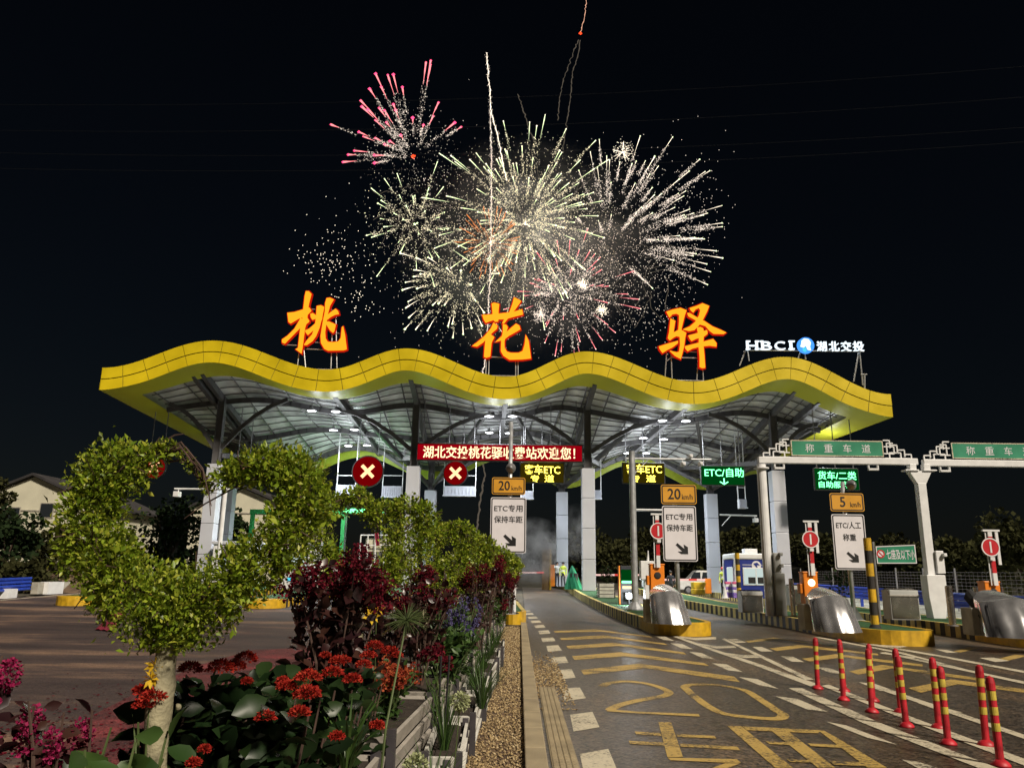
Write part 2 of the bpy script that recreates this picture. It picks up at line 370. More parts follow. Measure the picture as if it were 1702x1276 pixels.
def leaves_np(pos, dirs, sizes, wide=1.0, simple=False, up=0.6, fine=False):
    V, F = (FINE_V, FINE_F) if fine else (DIA_V, DIA_F) if simple else (LEAF_V, LEAF_F)
    n = len(pos); d = dirs / (np.linalg.norm(dirs, axis=1, keepdims=True) + 1e-9)
    nz = rng.normal(size=(n, 3)) + np.array([0, 0, up * 2]); a = np.cross(d, nz); a /= (np.linalg.norm(a, axis=1, keepdims=True) + 1e-9); b = np.cross(a, d)
    s = np.asarray(sizes).reshape(-1, 1, 1)
    vv = (V[None, :, 0:1] * wide * a[:, None, :] + V[None, :, 1:2] * d[:, None, :] + V[None, :, 2:3] * b[:, None, :]) * s + pos[:, None, :]
    ff = F[None] + (np.arange(n) * len(V))[:, None, None]
    return vv.reshape(-1, 3), ff.reshape(-1, 3)
def leaf_obj(name, m, pos, dirs, sizes, parent=None, **k):
    pick = k.pop('pick', None)
    v, f = leaves_np(np.asarray(pos, float), np.asarray(dirs, float), sizes, **k)
    fm = None if pick is None else np.repeat(np.asarray(pick, int), len(f) // len(pos))
    return npmesh(name, v, f, m, parent, fm=fm, smooth=bool(k.get('fine')))
def blob_pts(n, c, rad, shell=0.45):
    u = rng.normal(size=(n, 3)); u /= np.linalg.norm(u, axis=1, keepdims=True)
    r = rng.uniform(shell, 1, size=(n, 1)) ** 0.6
    return np.array(c) + u * r * np.array(rad), u
_txt_cache = {}
def text_np(body, bold=0.0, extrude=0.0):
    c = bpy.data.curves.new('t', 'FONT'); c.body = body; c.extrude = extrude; c.offset = bold; c.resolution_u = 3
    o = bpy.data.objects.new('t', c); COL.objects.link(o)
    dg = bpy.context.evaluated_depsgraph_get(); m = bpy.data.meshes.new_from_object(o.evaluated_get(dg))
    vs = [v.co.copy() for v in m.vertices]; fs = [tuple(p.vertices) for p in m.polygons]
    bpy.data.objects.remove(o); bpy.data.curves.remove(c); bpy.data.meshes.remove(m)
    return vs, fs
def text(mb, body, cx, cz, y, width=None, height=None, bold=0.0, depth=0.01, mi=0, sx=1.0):
    """lettering that faces -Y, centred on (cx, cz), its back at depth y"""
    vs, fs = text_np(body, bold, 0.5)
    x0 = min(v.x for v in vs); x1 = max(v.x for v in vs); y0 = min(v.y for v in vs); y1 = max(v.y for v in vs)
    k = (width / (x1 - x0)) if width else height / (y1 - y0)
    ky = height / (y1 - y0) if height else k
    kx = k if width else k * sx
    pts = [(cx + (v.x - (x0 + x1) / 2) * kx, y - depth * (v.z + 0.5), cz + (v.y - (y0 + y1) / 2) * ky) for v in vs]
    mb.add(pts, fs, mi)
def rrect(cx, cz, w, h, r, n=4):
    out = []
    for sx, sz, a0 in ((1, 1, 0), (-1, 1, 90), (-1, -1, 180), (1, -1, 270)):
        for k in range(n + 1):
            a = R(a0 + 90 * k / n); out.append((cx + sx * (w / 2 - r) + r * math.cos(a), cz + sz * (h / 2 - r) + r * math.sin(a)))
    return out
def ringplate(mb, outer, inner, y, t, mi=0):
    n = len(outer)
    vs = [(x, y, z) for x, z in outer] + [(x, y, z) for x, z in inner] + [(x, y + t, z) for x, z in outer] + [(x, y + t, z) for x, z in inner]
    fs = []
    for i in range(n):
        j = (i + 1) % n
        fs += [(i, j, n + j, n + i), (i, 2 * n + i, 2 * n + j, j), (n + i, n + j, 3 * n + j, 3 * n + i)]
    mb.add(vs, fs, mi)
def disc(c, r, n=20): return [(c[0] + r * math.cos(2 * math.pi * k / n), c[1] + r * math.sin(2 * math.pi * k / n)) for k in range(n)]
# ------------------------------------------------------------------ ground, roads, markings
def sheet(name, x0, x1, y0, y1, off, m, nx=8, step=1.0, xf=None):
    mb = MB(); ny = max(1, int((y1 - y0) / step))
    def fn(u, v):
        Y = y0 + (y1 - y0) * v
        a, b = (x0, x1) if xf is None else xf(Y)
        X = a + (b - a) * u
        return (X, Y, zg(X, Y) + off)
    mb.grid(fn, nx, ny)
    return struct(mb.build(name, m))
mb = MB()
xs = [-600, -200, -80, -40] + list(np.linspace(-32, 32, 33)) + [40, 80, 200, 600]
ys = [-200, -60, -20] + list(np.linspace(-8, 100, 109)) + [130, 200, 400, 900]
mb.add([(x, y, zg(x, y) - 0.05) for y in ys for x in xs], [(j * len(xs) + i, j * len(xs) + i + 1, (j + 1) * len(xs) + i + 1, (j + 1) * len(xs) + i) for j in range(len(ys) - 1) for i in range(len(xs) - 1)])
struct(mb.build('ground', 'earth', smooth=True))
sheet('road', 0.27, 19.2, -6, 110, 0.0, 'asphalt', 24)
sheet('exit_road', -25.6, -2.0, -6, 110, 0.0, 'asphalt_left', 24)
sheet('gravel_verge', -2.0, 0.07, -6, 27, -0.004, 'gravel', 6)
sheet('roadside_gravel', 19.2, 34, -6, 70, 0.004, 'pale_gravel', 8)

# kerbstone beside the gravel, drain cover, its studs
mb = MB()
Y = 3.0
while Y < 27.3:
    L = 0.98; mb.box((0.17, Y + L / 2, 0.02), (0.2, L, 0.09)); Y += 1.0
struct(mb.build('kerb_stone', 'kerbstone', bev=0.012))
mb = MB(); mb.box((0.43, 7.7, 0.012), (0.24, 9.4, 0.026)); 
for i in range(150):
    for k in range(4): mb.box((0.345 + k * 0.056, 3.15 + i * 0.0613, 0.031), (0.04, 0.03, 0.014))
struct(mb.build('drain_cover', 'kerbstone'))

def gp(pts, off=0.004):
    out = []
    for p in pts:
        q = hit(p[0], p[1], 0); out.append((q.x, q.y, zg(q.x, q.y) + off))
    return out
def c4(pts): return [(860 + x / 4.052, 1010 + y / 4.052) for x, y in pts]
def c5(pts): return [(1200 + x / 3.39, 1030 + y / 3.39) for x, y in pts]
def marks(name, polys, m, off=0.004):
    mb = MB()
    for k, p in enumerate(polys):
        g = gp(p, off + 0.0002 * k)
        a = sum(g[i][0] * g[(i + 1) % len(g)][1] - g[(i + 1) % len(g)][0] * g[i][1] for i in range(len(g)))
        if a < 0: g = g[::-1]
        mb.add(g, [tuple(range(len(g)))])
    return struct(mb.build(name, m))
def strip(a_pts, b_pts, n=10):
    """two pixel polylines with the same number of points -> quads"""
    return [[a_pts[i], a_pts[i + 1], b_pts[i + 1], b_pts[i]] for i in range(len(a_pts) - 1)]
# white blocks along the kerb
sq = [c4(p) for p in ([(300, 545), (420, 535), (462, 608), (318, 628)], [(355, 720), (505, 700), (553, 803), (378, 833)], [(420, 985), (612, 950), (680, 1110), (450, 1120)],
      [(262, 420), (365, 412), (392, 470), (277, 482)], [(228, 335), (322, 327), (344, 370), (235, 378)], [(195, 256), (275, 250), (300, 288), (206, 295)], [(160, 203), (240, 198), (258, 224), (170, 230)], [(140, 155), (208, 150), (222, 172), (150, 177)],
      [(112, 118), (175, 114), (190, 131), (124, 135)], [(88, 87), (148, 84), (163, 98), (98, 102)], [(68, 60), (124, 57), (138, 70), (76, 73)], [(50, 36), (100, 34), (112, 44), (58, 47)], [(38, 17), (82, 15), (92, 24), (44, 26)])]
marks('edge_block_marking', sq, 'paint_white')
chev = []
for top, bot in (([(425, 418), (820, 375), (1460, 462)], [(448, 450), (855, 405), (1500, 500)]),
                 ([(368, 325), (690, 298), (1255, 370)], [(385, 350), (725, 325), (1292, 391)]),
                 ([(328, 256), (640, 234), (1118, 298)], [(345, 277), (682, 256), (1140, 315)]),
                 ([(285, 200), (580, 185), (990, 238)], [(296, 216), (622, 204), (1012, 251)]),
                 ([(243, 156), (520, 144), (890, 190)], [(255, 167), (560, 159), (907, 200)])):
    chev += strip(c4(top), c4(bot))
marks('chevron_marking', chev, 'paint_yellow')
chev2 = []
for top, bot in (([(128, 118), (290, 99), (470, 122), (560, 135)], [(150, 127), (320, 108), (480, 131), (560, 143)]),
                 ([(268, 160), (430, 140), (640, 162), (880, 190)], [(310, 174), (465, 155), (650, 176), (880, 200)]),
                 ([(450, 218), (640, 192), (900, 222), (1130, 250)], [(495, 234), (690, 210), (910, 238), (1130, 262)]),
                 ([(715, 290), (900, 252), (1180, 290), (1500, 335)], [(770, 308), (960, 272), (1200, 310), (1500, 350)]),
                 ([(1050, 385), (1290, 335), (1702, 390)], [(1120, 410), (1330, 362), (1702, 410)])):
    chev2 += strip(c5(top), c5(bot))
for top, bot in (([(1305, 178), (1395, 150), (1702, 178)], [(1345, 183), (1460, 156), (1702, 186)]), ([(1560, 218), (1650, 196), (1702, 200)], [(1600, 232), (1700, 208), (1760, 214)])):
    chev2 += strip(c5(top), c5(bot))
marks('second_lane_chevron_marking', chev2, 'paint_yellow', 0.0025)
# the number 20 and the two characters painted in the lane
def ribbon(cl, wx, wy):
    pts = [hit(x, y) for x, y in cl]; polys = MB(); L = []; Rr = []
    for i, p in enumerate(pts):
        t = pts[min(i + 1, len(pts) - 1)] - pts[max(i - 1, 0)]; t.z = 0; t.normalize(); nx, ny = -t.y, t.x
        L.append((p.x + nx * wx / 2, p.y + ny * wy / 2)); Rr.append((p.x - nx * wx / 2, p.y - ny * wy / 2))
    return L, Rr
def smoothline(pts, n=6):
    out = []
    P = [pts[0]] + list(pts) + [pts[-1]]
    for i in range(1, len(P) - 2):
        for k in range(n):
            t = k / n; a, b, c, d = P[i - 1], P[i], P[i + 1], P[i + 2]
            out.append(tuple(0.5 * ((2 * b[j]) + (-a[j] + c[j]) * t + (2 * a[j] - 5 * b[j] + 4 * c[j] - d[j]) * t * t + (-a[j] + 3 * b[j] - 3 * c[j] + d[j]) * t ** 3) for j in (0, 1)))
    out.append(pts[-1]); return out
two = smoothline(c4([(570, 527), (615, 507), (720, 495), (850, 506), (960, 535), (1020, 568), (980, 594), (850, 616), (720, 645), (640, 676), (625, 690)])) 
zero = smoothline([(1137, 1141), (1150, 1137.5), (1190, 1138), (1235, 1146), (1262, 1161), (1290, 1180), (1302, 1188), (1292, 1194), (1250, 1192), (1205, 1186), (1178, 1174), (1152, 1155), (1137, 1141)])
mb = MB()
for cl in (two, zero):
    L, Rr = ribbon(cl, 0.13, 0.22)
    for i in range(len(L) - 1): mb.add([(*L[i], 0.004), (*L[i + 1], 0.004), (*Rr[i + 1], 0.004), (*Rr[i], 0.004)], [(3, 2, 1, 0)])
g = gp(c4([(600, 697), (610, 683), (800, 699), (1220, 716), (1230, 733), (800, 711)])); mb.add([(x, y, 0.006) for x, y, z in g], [tuple(range(6))])
struct(mb.build('speed_number_marking', 'paint_yellow'))
glyph = [[(790, 832), (960, 842), (970, 862), (800, 852)], [(1070, 850), (1325, 862), (1340, 880), (1078, 868)], [(750, 895), (985, 908), (992, 928), (760, 917)], [(1095, 915), (1480, 935), (1500, 958), (1100, 935)],
         [(950, 770), (1035, 770), (1115, 1005), (1010, 1005)], [(1012, 1009), (1480, 1020), (1505, 1045), (1400, 1043), (1030, 1027)], [(1400, 1047), (1500, 1049), (1330, 1110), (1230, 1110)]]
g5 = [[(30, 598), (110, 600), (400, 834), (300, 834)], [(280, 626), (375, 629), (640, 834), (540, 834)], [(545, 625), (575, 625), (640, 660), (930, 834), (820, 834)], [(115, 600), (560, 623), (540, 640), (140, 622)],
      [(245, 685), (385, 692), (402, 707), (268, 700)], [(482, 697), (650, 705), (670, 722), (502, 712)], [(365, 786), (518, 792), (530, 806), (385, 802)], [(605, 796), (785, 803), (815, 826), (630, 818)]]
marks('lane_character_marking', [c4(p) for p in glyph] + [c5(p) for p in g5], 'paint_yellow')
dia = [c4(p) for p in ([(1490, 465), (1620, 480), (1760, 545), (1630, 520)], [(1310, 372), (1410, 380), (1520, 432), (1420, 420)], [(1155, 295), (1240, 303), (1330, 345), (1240, 335)], [(1030, 238), (1110, 243), (1185, 278), (1105, 272)],
       [(920, 188), (990, 190), (1060, 222), (985, 215)], [(830, 148), (900, 150), (965, 178), (890, 172)], [(752, 114), (815, 116), (860, 137), (800, 133)], [(690, 86), (745, 88), (780, 104), (735, 101)], [(628, 61), (680, 63), (712, 76), (672, 73)], [(575, 38), (620, 40), (650, 52), (612, 50)], [(528, 18), (568, 20), (592, 30), (560, 28)])]
dia += [c5(p) for p in ([(300, 430), (425, 445), (600, 520), (480, 505)], [(590, 575), (700, 595), (990, 705), (820, 665)], [(1015, 790), (1100, 800), (1300, 860), (1150, 860)], [(30, 108), (80, 106), (138, 128), (80, 130)], [(170, 152), (225, 152), (288, 178), (220, 178)],
       [(330, 205), (400, 208), (465, 238), (395, 236)], [(530, 266), (610, 272), (690, 305), (610, 300)], [(770, 352), (860, 360), (1000, 410), (890, 400)], [(1100, 468), (1190, 478), (1360, 525), (1230, 515)], [(985, 122), (1040, 124), (1110, 143), (1050, 142)], [(1205, 166), (1270, 170), (1335, 187), (1265, 185)], [(890, 142), (960, 135), (1045, 152), (980, 160)], [(1450, 215), (1530, 212), (1620, 232), (1540, 238)])]
marks('dash_marking', dia, 'paint_white', 0.0035)
lines = []
for a, b in ((c4([(985, 170), (1250, 268), (1702, 424)]), c4([(1015, 168), (1280, 262), (1715, 410)])),
             (c5([(0, 192), (200, 262), (500, 375)]), c5([(10, 182), (210, 248), (540, 362)])),
             (c5([(0, 108), (200, 205), (470, 338)]), c5([(14, 104), (230, 203), (520, 338)])),
             (c5([(375, 385), (800, 585), (1480, 850)]), c5([(450, 385), (900, 585), (1590, 850)])),
             (c5([(560, 372), (1040, 565), (1760, 845)]), c5([(600, 365), (1100, 560), (1800, 820)])),
             (c5([(800, 365), (1200, 500), (1702, 672)]), c5([(840, 360), (1250, 495), (1702, 648)])),
             (c5([(520, 98), (1000, 190), (1370, 283)]), c5([(545, 96), (1020, 184), (1372, 278)])),
             (c5([(720, 122), (1200, 205), (1702, 300)]), c5([(760, 120), (1230, 200), (1702, 288)])),
             (c5([(890, 185), (1300, 275), (1702, 362)]), c5([(920, 182), (1320, 268), (1702, 348)])),
             (c5([(1090, 212), (1090.1, 212), (900, 186)]), c5([(1082, 216), (1082.1, 216), (890, 190)])),
             (c5([(690, 255), (1100, 385), (1702, 560)]), c5([(700, 250), (1115, 378), (1702, 545)])) ):
    lines += strip(a, b)
marks('lane_line_marking', lines[:-2], 'paint_white', 0.006)
hat = []
for a, b in ((c4([(1085, 190), (1200, 200), (1335, 196)]), c4([(1110, 202), (1200, 217), (1340, 212)])), (c4([(1215, 238), (1340, 256), (1460, 254)]), c4([(1250, 252), (1340, 273), (1475, 268)])), (c4([(1385, 300), (1520, 318), (1610, 318)]), c4([(1430, 318), (1530, 337), (1632, 336)]))):
    hat += strip(a, b)
marks('hatch_marking', hat, 'paint_white', 0.0045)
sheet('exit_edge_line', -25.1, -24.9, 5, 70, 0.004, 'paint_white', 1)

# firecracker paper on the near road
g = gp([(40, 1300), (150, 1190), (250, 1140), (330, 1105), (420, 1080), (600, 1072), (640, 1090), (640, 1180), (560, 1300), (300, 1400)], 0.004)
MB().add(g, [tuple(range(len(g)))[::-1]]) and None
mb = MB(); mb.add(g, [tuple(range(len(g)))]); struct(mb.build('scrap_covered_road', 'red_scraps'))
n = 2600
P = np.zeros((n, 3)); P[:, 0] = rng.normal(-3.6, 1.3, n).clip(-9, -2.1); P[:, 1] = rng.normal(8.6, 2.4, n).clip(4, 17); P[:, 2] = 0.012
D = rng.normal(size=(n, 3)); D[:, 2] *= 0.15
o = leaf_obj('firecracker_paper_scraps', 'petal_crimson', P, D, rng.uniform(0.025, 0.06, n), simple=True, wide=1.4, up=3)
o['kind'] = 'stuff'

# loose gravel on the verge, spilling over the kerb
n = 15000
P = np.zeros((n, 3)); P[:, 0] = rng.uniform(-.75, .06, n); P[:, 1] = 4.5 + 22 * rng.random(n) ** 1.6; P[:, 2] = .006
m_ = 1500; P[:m_, 0] = rng.uniform(.27, .75, m_); P[:m_, 1] = rng.normal(13.6, 1.5, m_).clip(10.5, 18); P[:m_, 2] = .012
r_ = rng.uniform(.008, .019, n) * (.8 + .02 * P[:, 1]); O = np.array([(1, 0, 0), (-1, 0, 0), (0, 1, 0), (0, -1, 0), (0, 0, .8), (0, 0, -.5)]); OF = np.array([(0, 2, 4), (2, 1, 4), (1, 3, 4), (3, 0, 4), (2, 0, 5), (1, 2, 5), (3, 1, 5), (0, 3, 5)])
v = O[None] * r_[:, None, None] * rng.uniform(.6, 1.4, (n, 6, 1)) + P[:, None, :]
o = npmesh('gravel', v.reshape(-1, 3), (OF[None] + (np.arange(n) * 6)[:, None, None]).reshape(-1, 3), 'pebbles'); o['kind'] = 'stuff'
# ------------------------------------------------------------------ toll islands
ISL_H = 0.38
def island(name, label, left_px, width, nose_n, far_Y, yellow_from, far_dx=0.0):
    """left_px: pixel polyline of the left kerb foot from far to near; the rest follows in parallel"""
    L = [hit(x, y) for x, y in left_px]
    first = L[0]
    L = [Vector((first.x + far_dx, far_Y, 0))] + L
    # resample along Y every metre
    ys = []; out = []
    for a, b in zip(L[:-1], L[1:]):
        n = max(1, int(abs(a.y - b.y)))
        for k in range(n): out.append(a.lerp(b, k / n))
    out.append(L[-1])
    left = [(p.x, p.y) for p in out]; right = [(p.x + width, p.y + 0.0) for p in out]
    xn, yn = left[-1]
    nose = [(xn + width * (0.5 - 0.5 * math.cos(math.pi * k / nose_n)), yn - 1.1 * math.sin(math.pi * k / nose_n) ** 0.8) for k in range(1, nose_n)]
    ring = left + nose + right[::-1]
    t = thing(name, label, 'toll island', (xn + width / 2, yn, zg(xn, yn)), 'raised toll islands between the lanes')
    top = MB(); zt = lambda x, y: zg(x, y) + ISL_H
    # top surface (turf) inset, kerb ring around it
    def inset(r, d):
        n = len(r); res = []
        for i in range(n):
            a = Vector(r[i - 1]); b = Vector(r[i]); c = Vector(r[(i + 1) % n])
            e1 = (b - a).normalized(); e2 = (c - b).normalized(); nn = Vector((-e1.y, e1.x)) + Vector((-e2.y, e2.x))
            if nn.length < 1e-6: nn = Vector((-e1.y, e1.x))
            nn.normalize(); res.append((b.x + nn.x * d, b.y + nn.y * d))
        return res
    inn = inset(ring, 0.16)
    m = len(left); tm = MB(); nn_ = len(ring)
    for i in range(m - 1):
        a, b = inn[i], inn[i + 1]; c, d = inn[nn_ - 2 - i], inn[nn_ - 1 - i]
        q = [(*a, zt(*a) - 0.02), (*b, zt(*b) - 0.02), (*c, zt(*c) - 0.02), (*d, zt(*d) - 0.02)]; tm.add(q, [(0, 1, 2, 3)])
    ns = [inn[k] for k in range(m - 1, m + len(nose) + 1)]
    tm.add([(*p, zt(*p) - 0.02) for p in ns], [tuple(range(len(ns)))])
    tm.build('turf', 'turf', t)
    kb = MB()
    # walk the ring and lay coloured kerb lengths
    s = 0.0; seg = 0.16
    n = len(ring)
    acc = 0.0
    for i in range(n - 1):
        a = Vector(ring[i]); b = Vector(ring[i + 1]); ai = Vector(inn[i]); bi = Vector(inn[i + 1]); LL = (b - a).length
        k = max(1, int(round(LL / seg)))
        for j in range(k):
            f0, f1 = j / k, (j + 1) / k
            p, q, pi, qi = a.lerp(b, f0), a.lerp(b, f1), ai.lerp(bi, f0), ai.lerp(bi, f1)
            mid = (p + q) / 2
            yellow = mid.y < yellow_from
            col = 0 if yellow else (1 if int(acc / 0.30) % 2 == 0 else 2)
            acc += LL / k
            z0 = zg(p.x, p.y) - 0.05; z1 = zg(p.x, p.y) + ISL_H; z2 = zg(q.x, q.y) + ISL_H; z3 = zg(q.x, q.y) - 0.05
            kb.add([(p.x, p.y, z0), (q.x, q.y, z3), (q.x, q.y, z2), (p.x, p.y, z1)], [(0, 1, 2, 3)], col)
            kb.add([(p.x, p.y, z1), (q.x, q.y, z2), (qi.x, qi.y, z2), (pi.x, pi.y, z1)], [(0, 1, 2, 3)], col if yellow else 3)
            kb.add([(pi.x, pi.y, z1), (qi.x, qi.y, z2), (qi.x, qi.y, z2 - 0.05), (pi.x, pi.y, z1 - 0.05)], [(0, 1, 2, 3)], 3)
    kb.build('kerb', ['kerb_yellow', 'kerb_pale', 'kerb_black', 'kerb_pale'], t)
    return t, left, width
isl1, L1, w1 = island('toll_island', 'striped island with a yellow nose, nearest the planters, green turf on top', [(920, 975), (966, 998), (1010, 1021), (1066, 1045), (1082, 1052)], 1.75, 12, 66, 26.5)
isl2, L2, w2 = island('toll_island', 'middle striped island carrying the lit orange barrier and a steel drum', [(1137, 1010), (1230, 1028), (1325, 1047), (1425, 1067)], 1.9, 12, 64, 25.5)
isl3, L3, w3 = island('toll_island', 'outermost island, cut by the right picture edge, under the pole shared by two gantries', [(1236, 1001), (1314, 1015), (1440, 1036), (1585, 1058), (1690, 1075)], 2.2, 12, 62, 23.5)
isl0, L0, w0 = island('toll_island', 'island behind the end of the planter row with only its yellow nose showing', [(822, 994), (831, 1032)], 0.95, 10, 64, 30)
def top_of(px, py): return hit(px, py, ISL_H)

# ------------------------------------------------------------------ canopy
FY, RY = 46.0, 60.0
def curve_from(px, Y):
    c = [W(x, y, Y) for x, y in px]; c = [(p.x, p.z) for p in c]
    def f(x):
        if x <= c[0][0]: return c[0][1]
        for (x0, z0), (x1, z1) in zip(c[:-1], c[1:]):
            if x <= x1:
                t = (x - x0) / (x1 - x0); return z0 + (z1 - z0) * (1 - math.cos(math.pi * t)) / 2
        return c[-1][1]
    return f, c[0][0], c[-1][0]
front, XL0, XR0 = curve_from([(170, 611), (354, 566), (543, 614), (676, 579), (840, 626), (975, 584), (1152, 634), (1306, 593), (1481, 655)], FY)
rear, _, _ = curve_from([(330, 752), (400, 758), (471, 790), (603, 749), (724, 787), (845, 751), (941, 800), (1052, 761), (1172, 803), (1262, 776), (1330, 770)], RY)
XL1, XR1 = W(372, 760, RY).x, W(1262, 785, RY).x
FH = 1.40
NS = 260
fx = [XL0 + (XR0 - XL0) * i / NS for i in range(NS + 1)]
def fnorm(x):
    e = 0.05; d = (front(x + e) - front(x - e)) / (2 * e); L = math.hypot(1, d)
    sh = sstep(0, 2.5, x - XL0) * sstep(0, 2.5, XR0 - x)
    return (d / L * sh, -1 / L)
def fpt(x, d):
    n = fnorm(x); return (x + n[0] * d, front(x) + n[1] * d)
def zbot(x): # soffit height at the fascia foot
    return front(x) - FH
canopy = thing('toll_canopy', 'wide toll plaza canopy with a wavy yellow fascia on tall white clad columns', 'canopy', (0, 50, 0))
# backing, panels with open joints
bk = MB(); up = MB(); lo = MB()
for a, b in zip(fx[:-1], fx[1:]):
    p, q, r_, s_ = fpt(a, 0.02), fpt(b, 0.02), fpt(b, FH - 0.02), fpt(a, FH - 0.02)
    bk.add([(s_[0], FY + 0.05, s_[1]), (r_[0], FY + 0.05, r_[1]), (q[0], FY + 0.05, q[1]), (p[0], FY + 0.05, p[1])], [(0, 1, 2, 3)])
bk.build('fascia_backing', 'seam', canopy)
arc = [0.0]
for a, b in zip(fx[:-1], fx[1:]): arc.append(arc[-1] + math.hypot(b - a, front(b) - front(a)))
PW = 1.28; npan = int(round(arc[-1] / PW)); PW = arc[-1] / npan
def x_at(s): return float(np.interp(s, arc, fx))
for k in range(npan):
    s0, s1 = k * PW + 0.014, (k + 1) * PW - 0.014
    for mbx, d0, d1, yo in ((up, 0.0, FH * 0.49, 0.0), (lo, FH * 0.49 + 0.05, FH, 0.03)):
        m = 6; vs = []
        for i in range(m + 1):
            x = x_at(s0 + (s1 - s0) * i / m)
            a = fpt(x, d0); b = fpt(x, d1); vs += [(a[0], FY + yo, a[1]), (b[0], FY + yo, b[1])]
        fs = [(2 * i, 2 * i + 1, 2 * i + 3, 2 * i + 2) for i in range(m)]
        mbx.add(vs, fs)
up.build('upper_fascia', 'yellow_panel', canopy, smooth=False); lo.build('lower_fascia', 'yellow_panel', canopy)
def soff(x, t):  # point under the roof: x along the front, t 0 front .. 1 rear
    xr = XL1 + (XR1 - XL1) * (x - XL0) / (XR0 - XL0)
    f = fpt(x, FH)
    X = f[0] * (1 - t) + xr * t
    z = f[1] * (1 - t) + (rear(xr)) * t
    return (X, FY + (RY - FY) * t, z)
SW = 1.4 / (RY - FY)
sf = MB()
sf.grid(lambda u, v: soff(XL0 + (XR0 - XL0) * u, v * SW), 200, 2)
sf.grid(lambda u, v: soff(XL0 + 1.5 * u, SW + v * (1 - SW)), 3, 24)
sf.grid(lambda u, v: soff(XR0 - 1.5 + 1.5 * u, SW + v * (1 - SW)), 3, 24)
sf.build('soffit', 'yellow_soffit', canopy, smooth=True)
tp = MB()
tp.grid(lambda u, v: (lambda p, q: (p[0], FY + v * 1.6, p[1] - v * 0.25))(fpt(XL0 + (XR0 - XL0) * u, 0.0), 0), 200, 2)
tp.build('coping', 'yellow_panel', canopy, smooth=True)
rs = MB()
rs.grid(lambda u, v: (lambda p: (p[0], p[1], p[2] + 0.25 + 0.2 * (1 - v)))(soff(XL0 + (XR0 - XL0) * u, SW * 0.7 + v * (1 - SW * 0.7))), 150, 30)
rs.build('roof_sheet', 'roof_sheet', canopy, smooth=True)
rt = MB()
rt.grid(lambda u, v: (lambda p: (p[0], p[1], p[2] + 0.6 + 0.3 * (1 - v)))(soff(XL0 + (XR0 - XL0) * u, SW * 0.7 + v * (1 - SW * 0.7))), 120, 20)
rt.build('roof_deck', 'steel_mid', canopy, smooth=True)
rf = MB(); ed = MB()
rf.grid(lambda u, v: (lambda p: (p[0], RY + 0.05, p[2] + 0.45 - v * 0.95))(soff(XL0 + (XR0 - XL0) * u, 1)), 150, 1)
rf.build('rear_fascia', 'green_fascia', canopy, smooth=True)
for xe, sg in ((XL0, -1), (XR0, 1)):
    ed.grid(lambda u, v: (lambda p: (p[0] + sg * 0.03, p[1] + 0.05, p[2] + (1 - v) * (FH * (1 - u) + 0.6 * u)))(soff(xe, u)), 24, 1)
ed.build('end_fascia', 'yellow_panel', canopy, smooth=True)
# steelwork below the sheets
def under(x, t, d=0.0):
    p = soff(x, t); return Vector((p[0], p[1], p[2] + 0.22 + 0.2 * (1 - t) - d))
XC = [W(x, 800, 50).x for x in (356, 687, 977, 1291)]     # columns
def x_front(Xw, t):  # inverse of the taper: world x at depth t -> front x
    lo_, hi_ = XL0, XR0
    for _ in range(40):
        m = (lo_ + hi_) / 2
        if soff(m, t)[0] < Xw: lo_ = m
        else: hi_ = m
    return (lo_ + hi_) / 2
pur = MB()
for i in range(17):
    t = SW + (1 - SW) * (i + 0.3) / 17
    pur.tube([under(XL0 + 1.5 + (XR0 - XL0 - 3) * k / 120, t, 0.05) for k in range(121)], 0.035, 4)
pur.build('purlin', 'steel_dark', canopy)
ba = MB()
nb = 27
for i in range(1, nb):
    x = XL0 + (XR0 - XL0) * i / nb
    ba.tube([under(x, SW + (1 - SW) * k / 16, 0.07) for k in range(17)], 0.05, 4)
ba.build('batten', 'steel_dark', canopy)
def beam(pts, w, h, name='rib'):
    mb = MB()
    for a, b in zip(pts[:-1], pts[1:]):
        d = (b - a).normalized() * 0.03; mb.bar(a - d, b + d, w, h)
    return mb.build(name, 'canopy_steel', canopy)
troughs = [W(x, 700, FY).x for x in (543, 840, 1152)]
for x in [x_front(c, 0.28) for c in XC] + troughs + [XL0 + 4.6, XR0 - 3.0]:
    beam([under(x, SW * 0.8 + (1 - SW * 0.8) * k / 12, 0.22) for k in range(13)], 0.30, 0.40)
for t in (0.30, 0.62, 0.93):
    beam([under(XL0 + 1.5 + (XR0 - XL0 - 3.0) * k / 70, t, 0.30) for k in range(71)], 0.22, 0.34, 'arch_beam')
# columns: cladding in courses, steel stub, base plate
def column(Xc, Yc, ztop_clad, t, w=0.82):
    z0 = zg(Xc, Yc) + ISL_H - 0.03
    c = bpy.data.objects.new('column', None); COL.objects.link(c); c.parent = canopy; c.location = Vector((Xc, Yc, z0)) - wloc(canopy)
    cl = MB(); n = 4; H = ztop_clad - z0; hh = H / n
    for k in range(n): cl.box((Xc, Yc, z0 + hh * (k + 0.5)), (w, w, hh - 0.025))
    cl.build('cladding', 'clad', c, bev=0.02)
    st = MB(); zt = under(x_front(Xc, t), t, 0.1).z
    st.box((Xc, Yc, (z0 + 0.05 + zt) / 2), (0.34, 0.30, zt - z0 - 0.1))
    for sx in (-1, 1): st.box((Xc + sx * 0.20, Yc, (ztop_clad + zt) / 2), (0.05, 0.44, zt - ztop_clad))
    st.build('steel_shaft', 'canopy_steel', c)
    return c, z0
zc = W(977, 779, 50).z
tF = (50 - FY) / (RY - FY); tR = (57.3 - FY) / (RY - FY)
for Xc in XC: column(Xc, 50, zc, tF)
XR_ = [W(x, 850, 57.3).x for x in (715, 934, 1182)] + [W(378, 850, 57.3).x]
zr = W(935, 818, 57.3).z
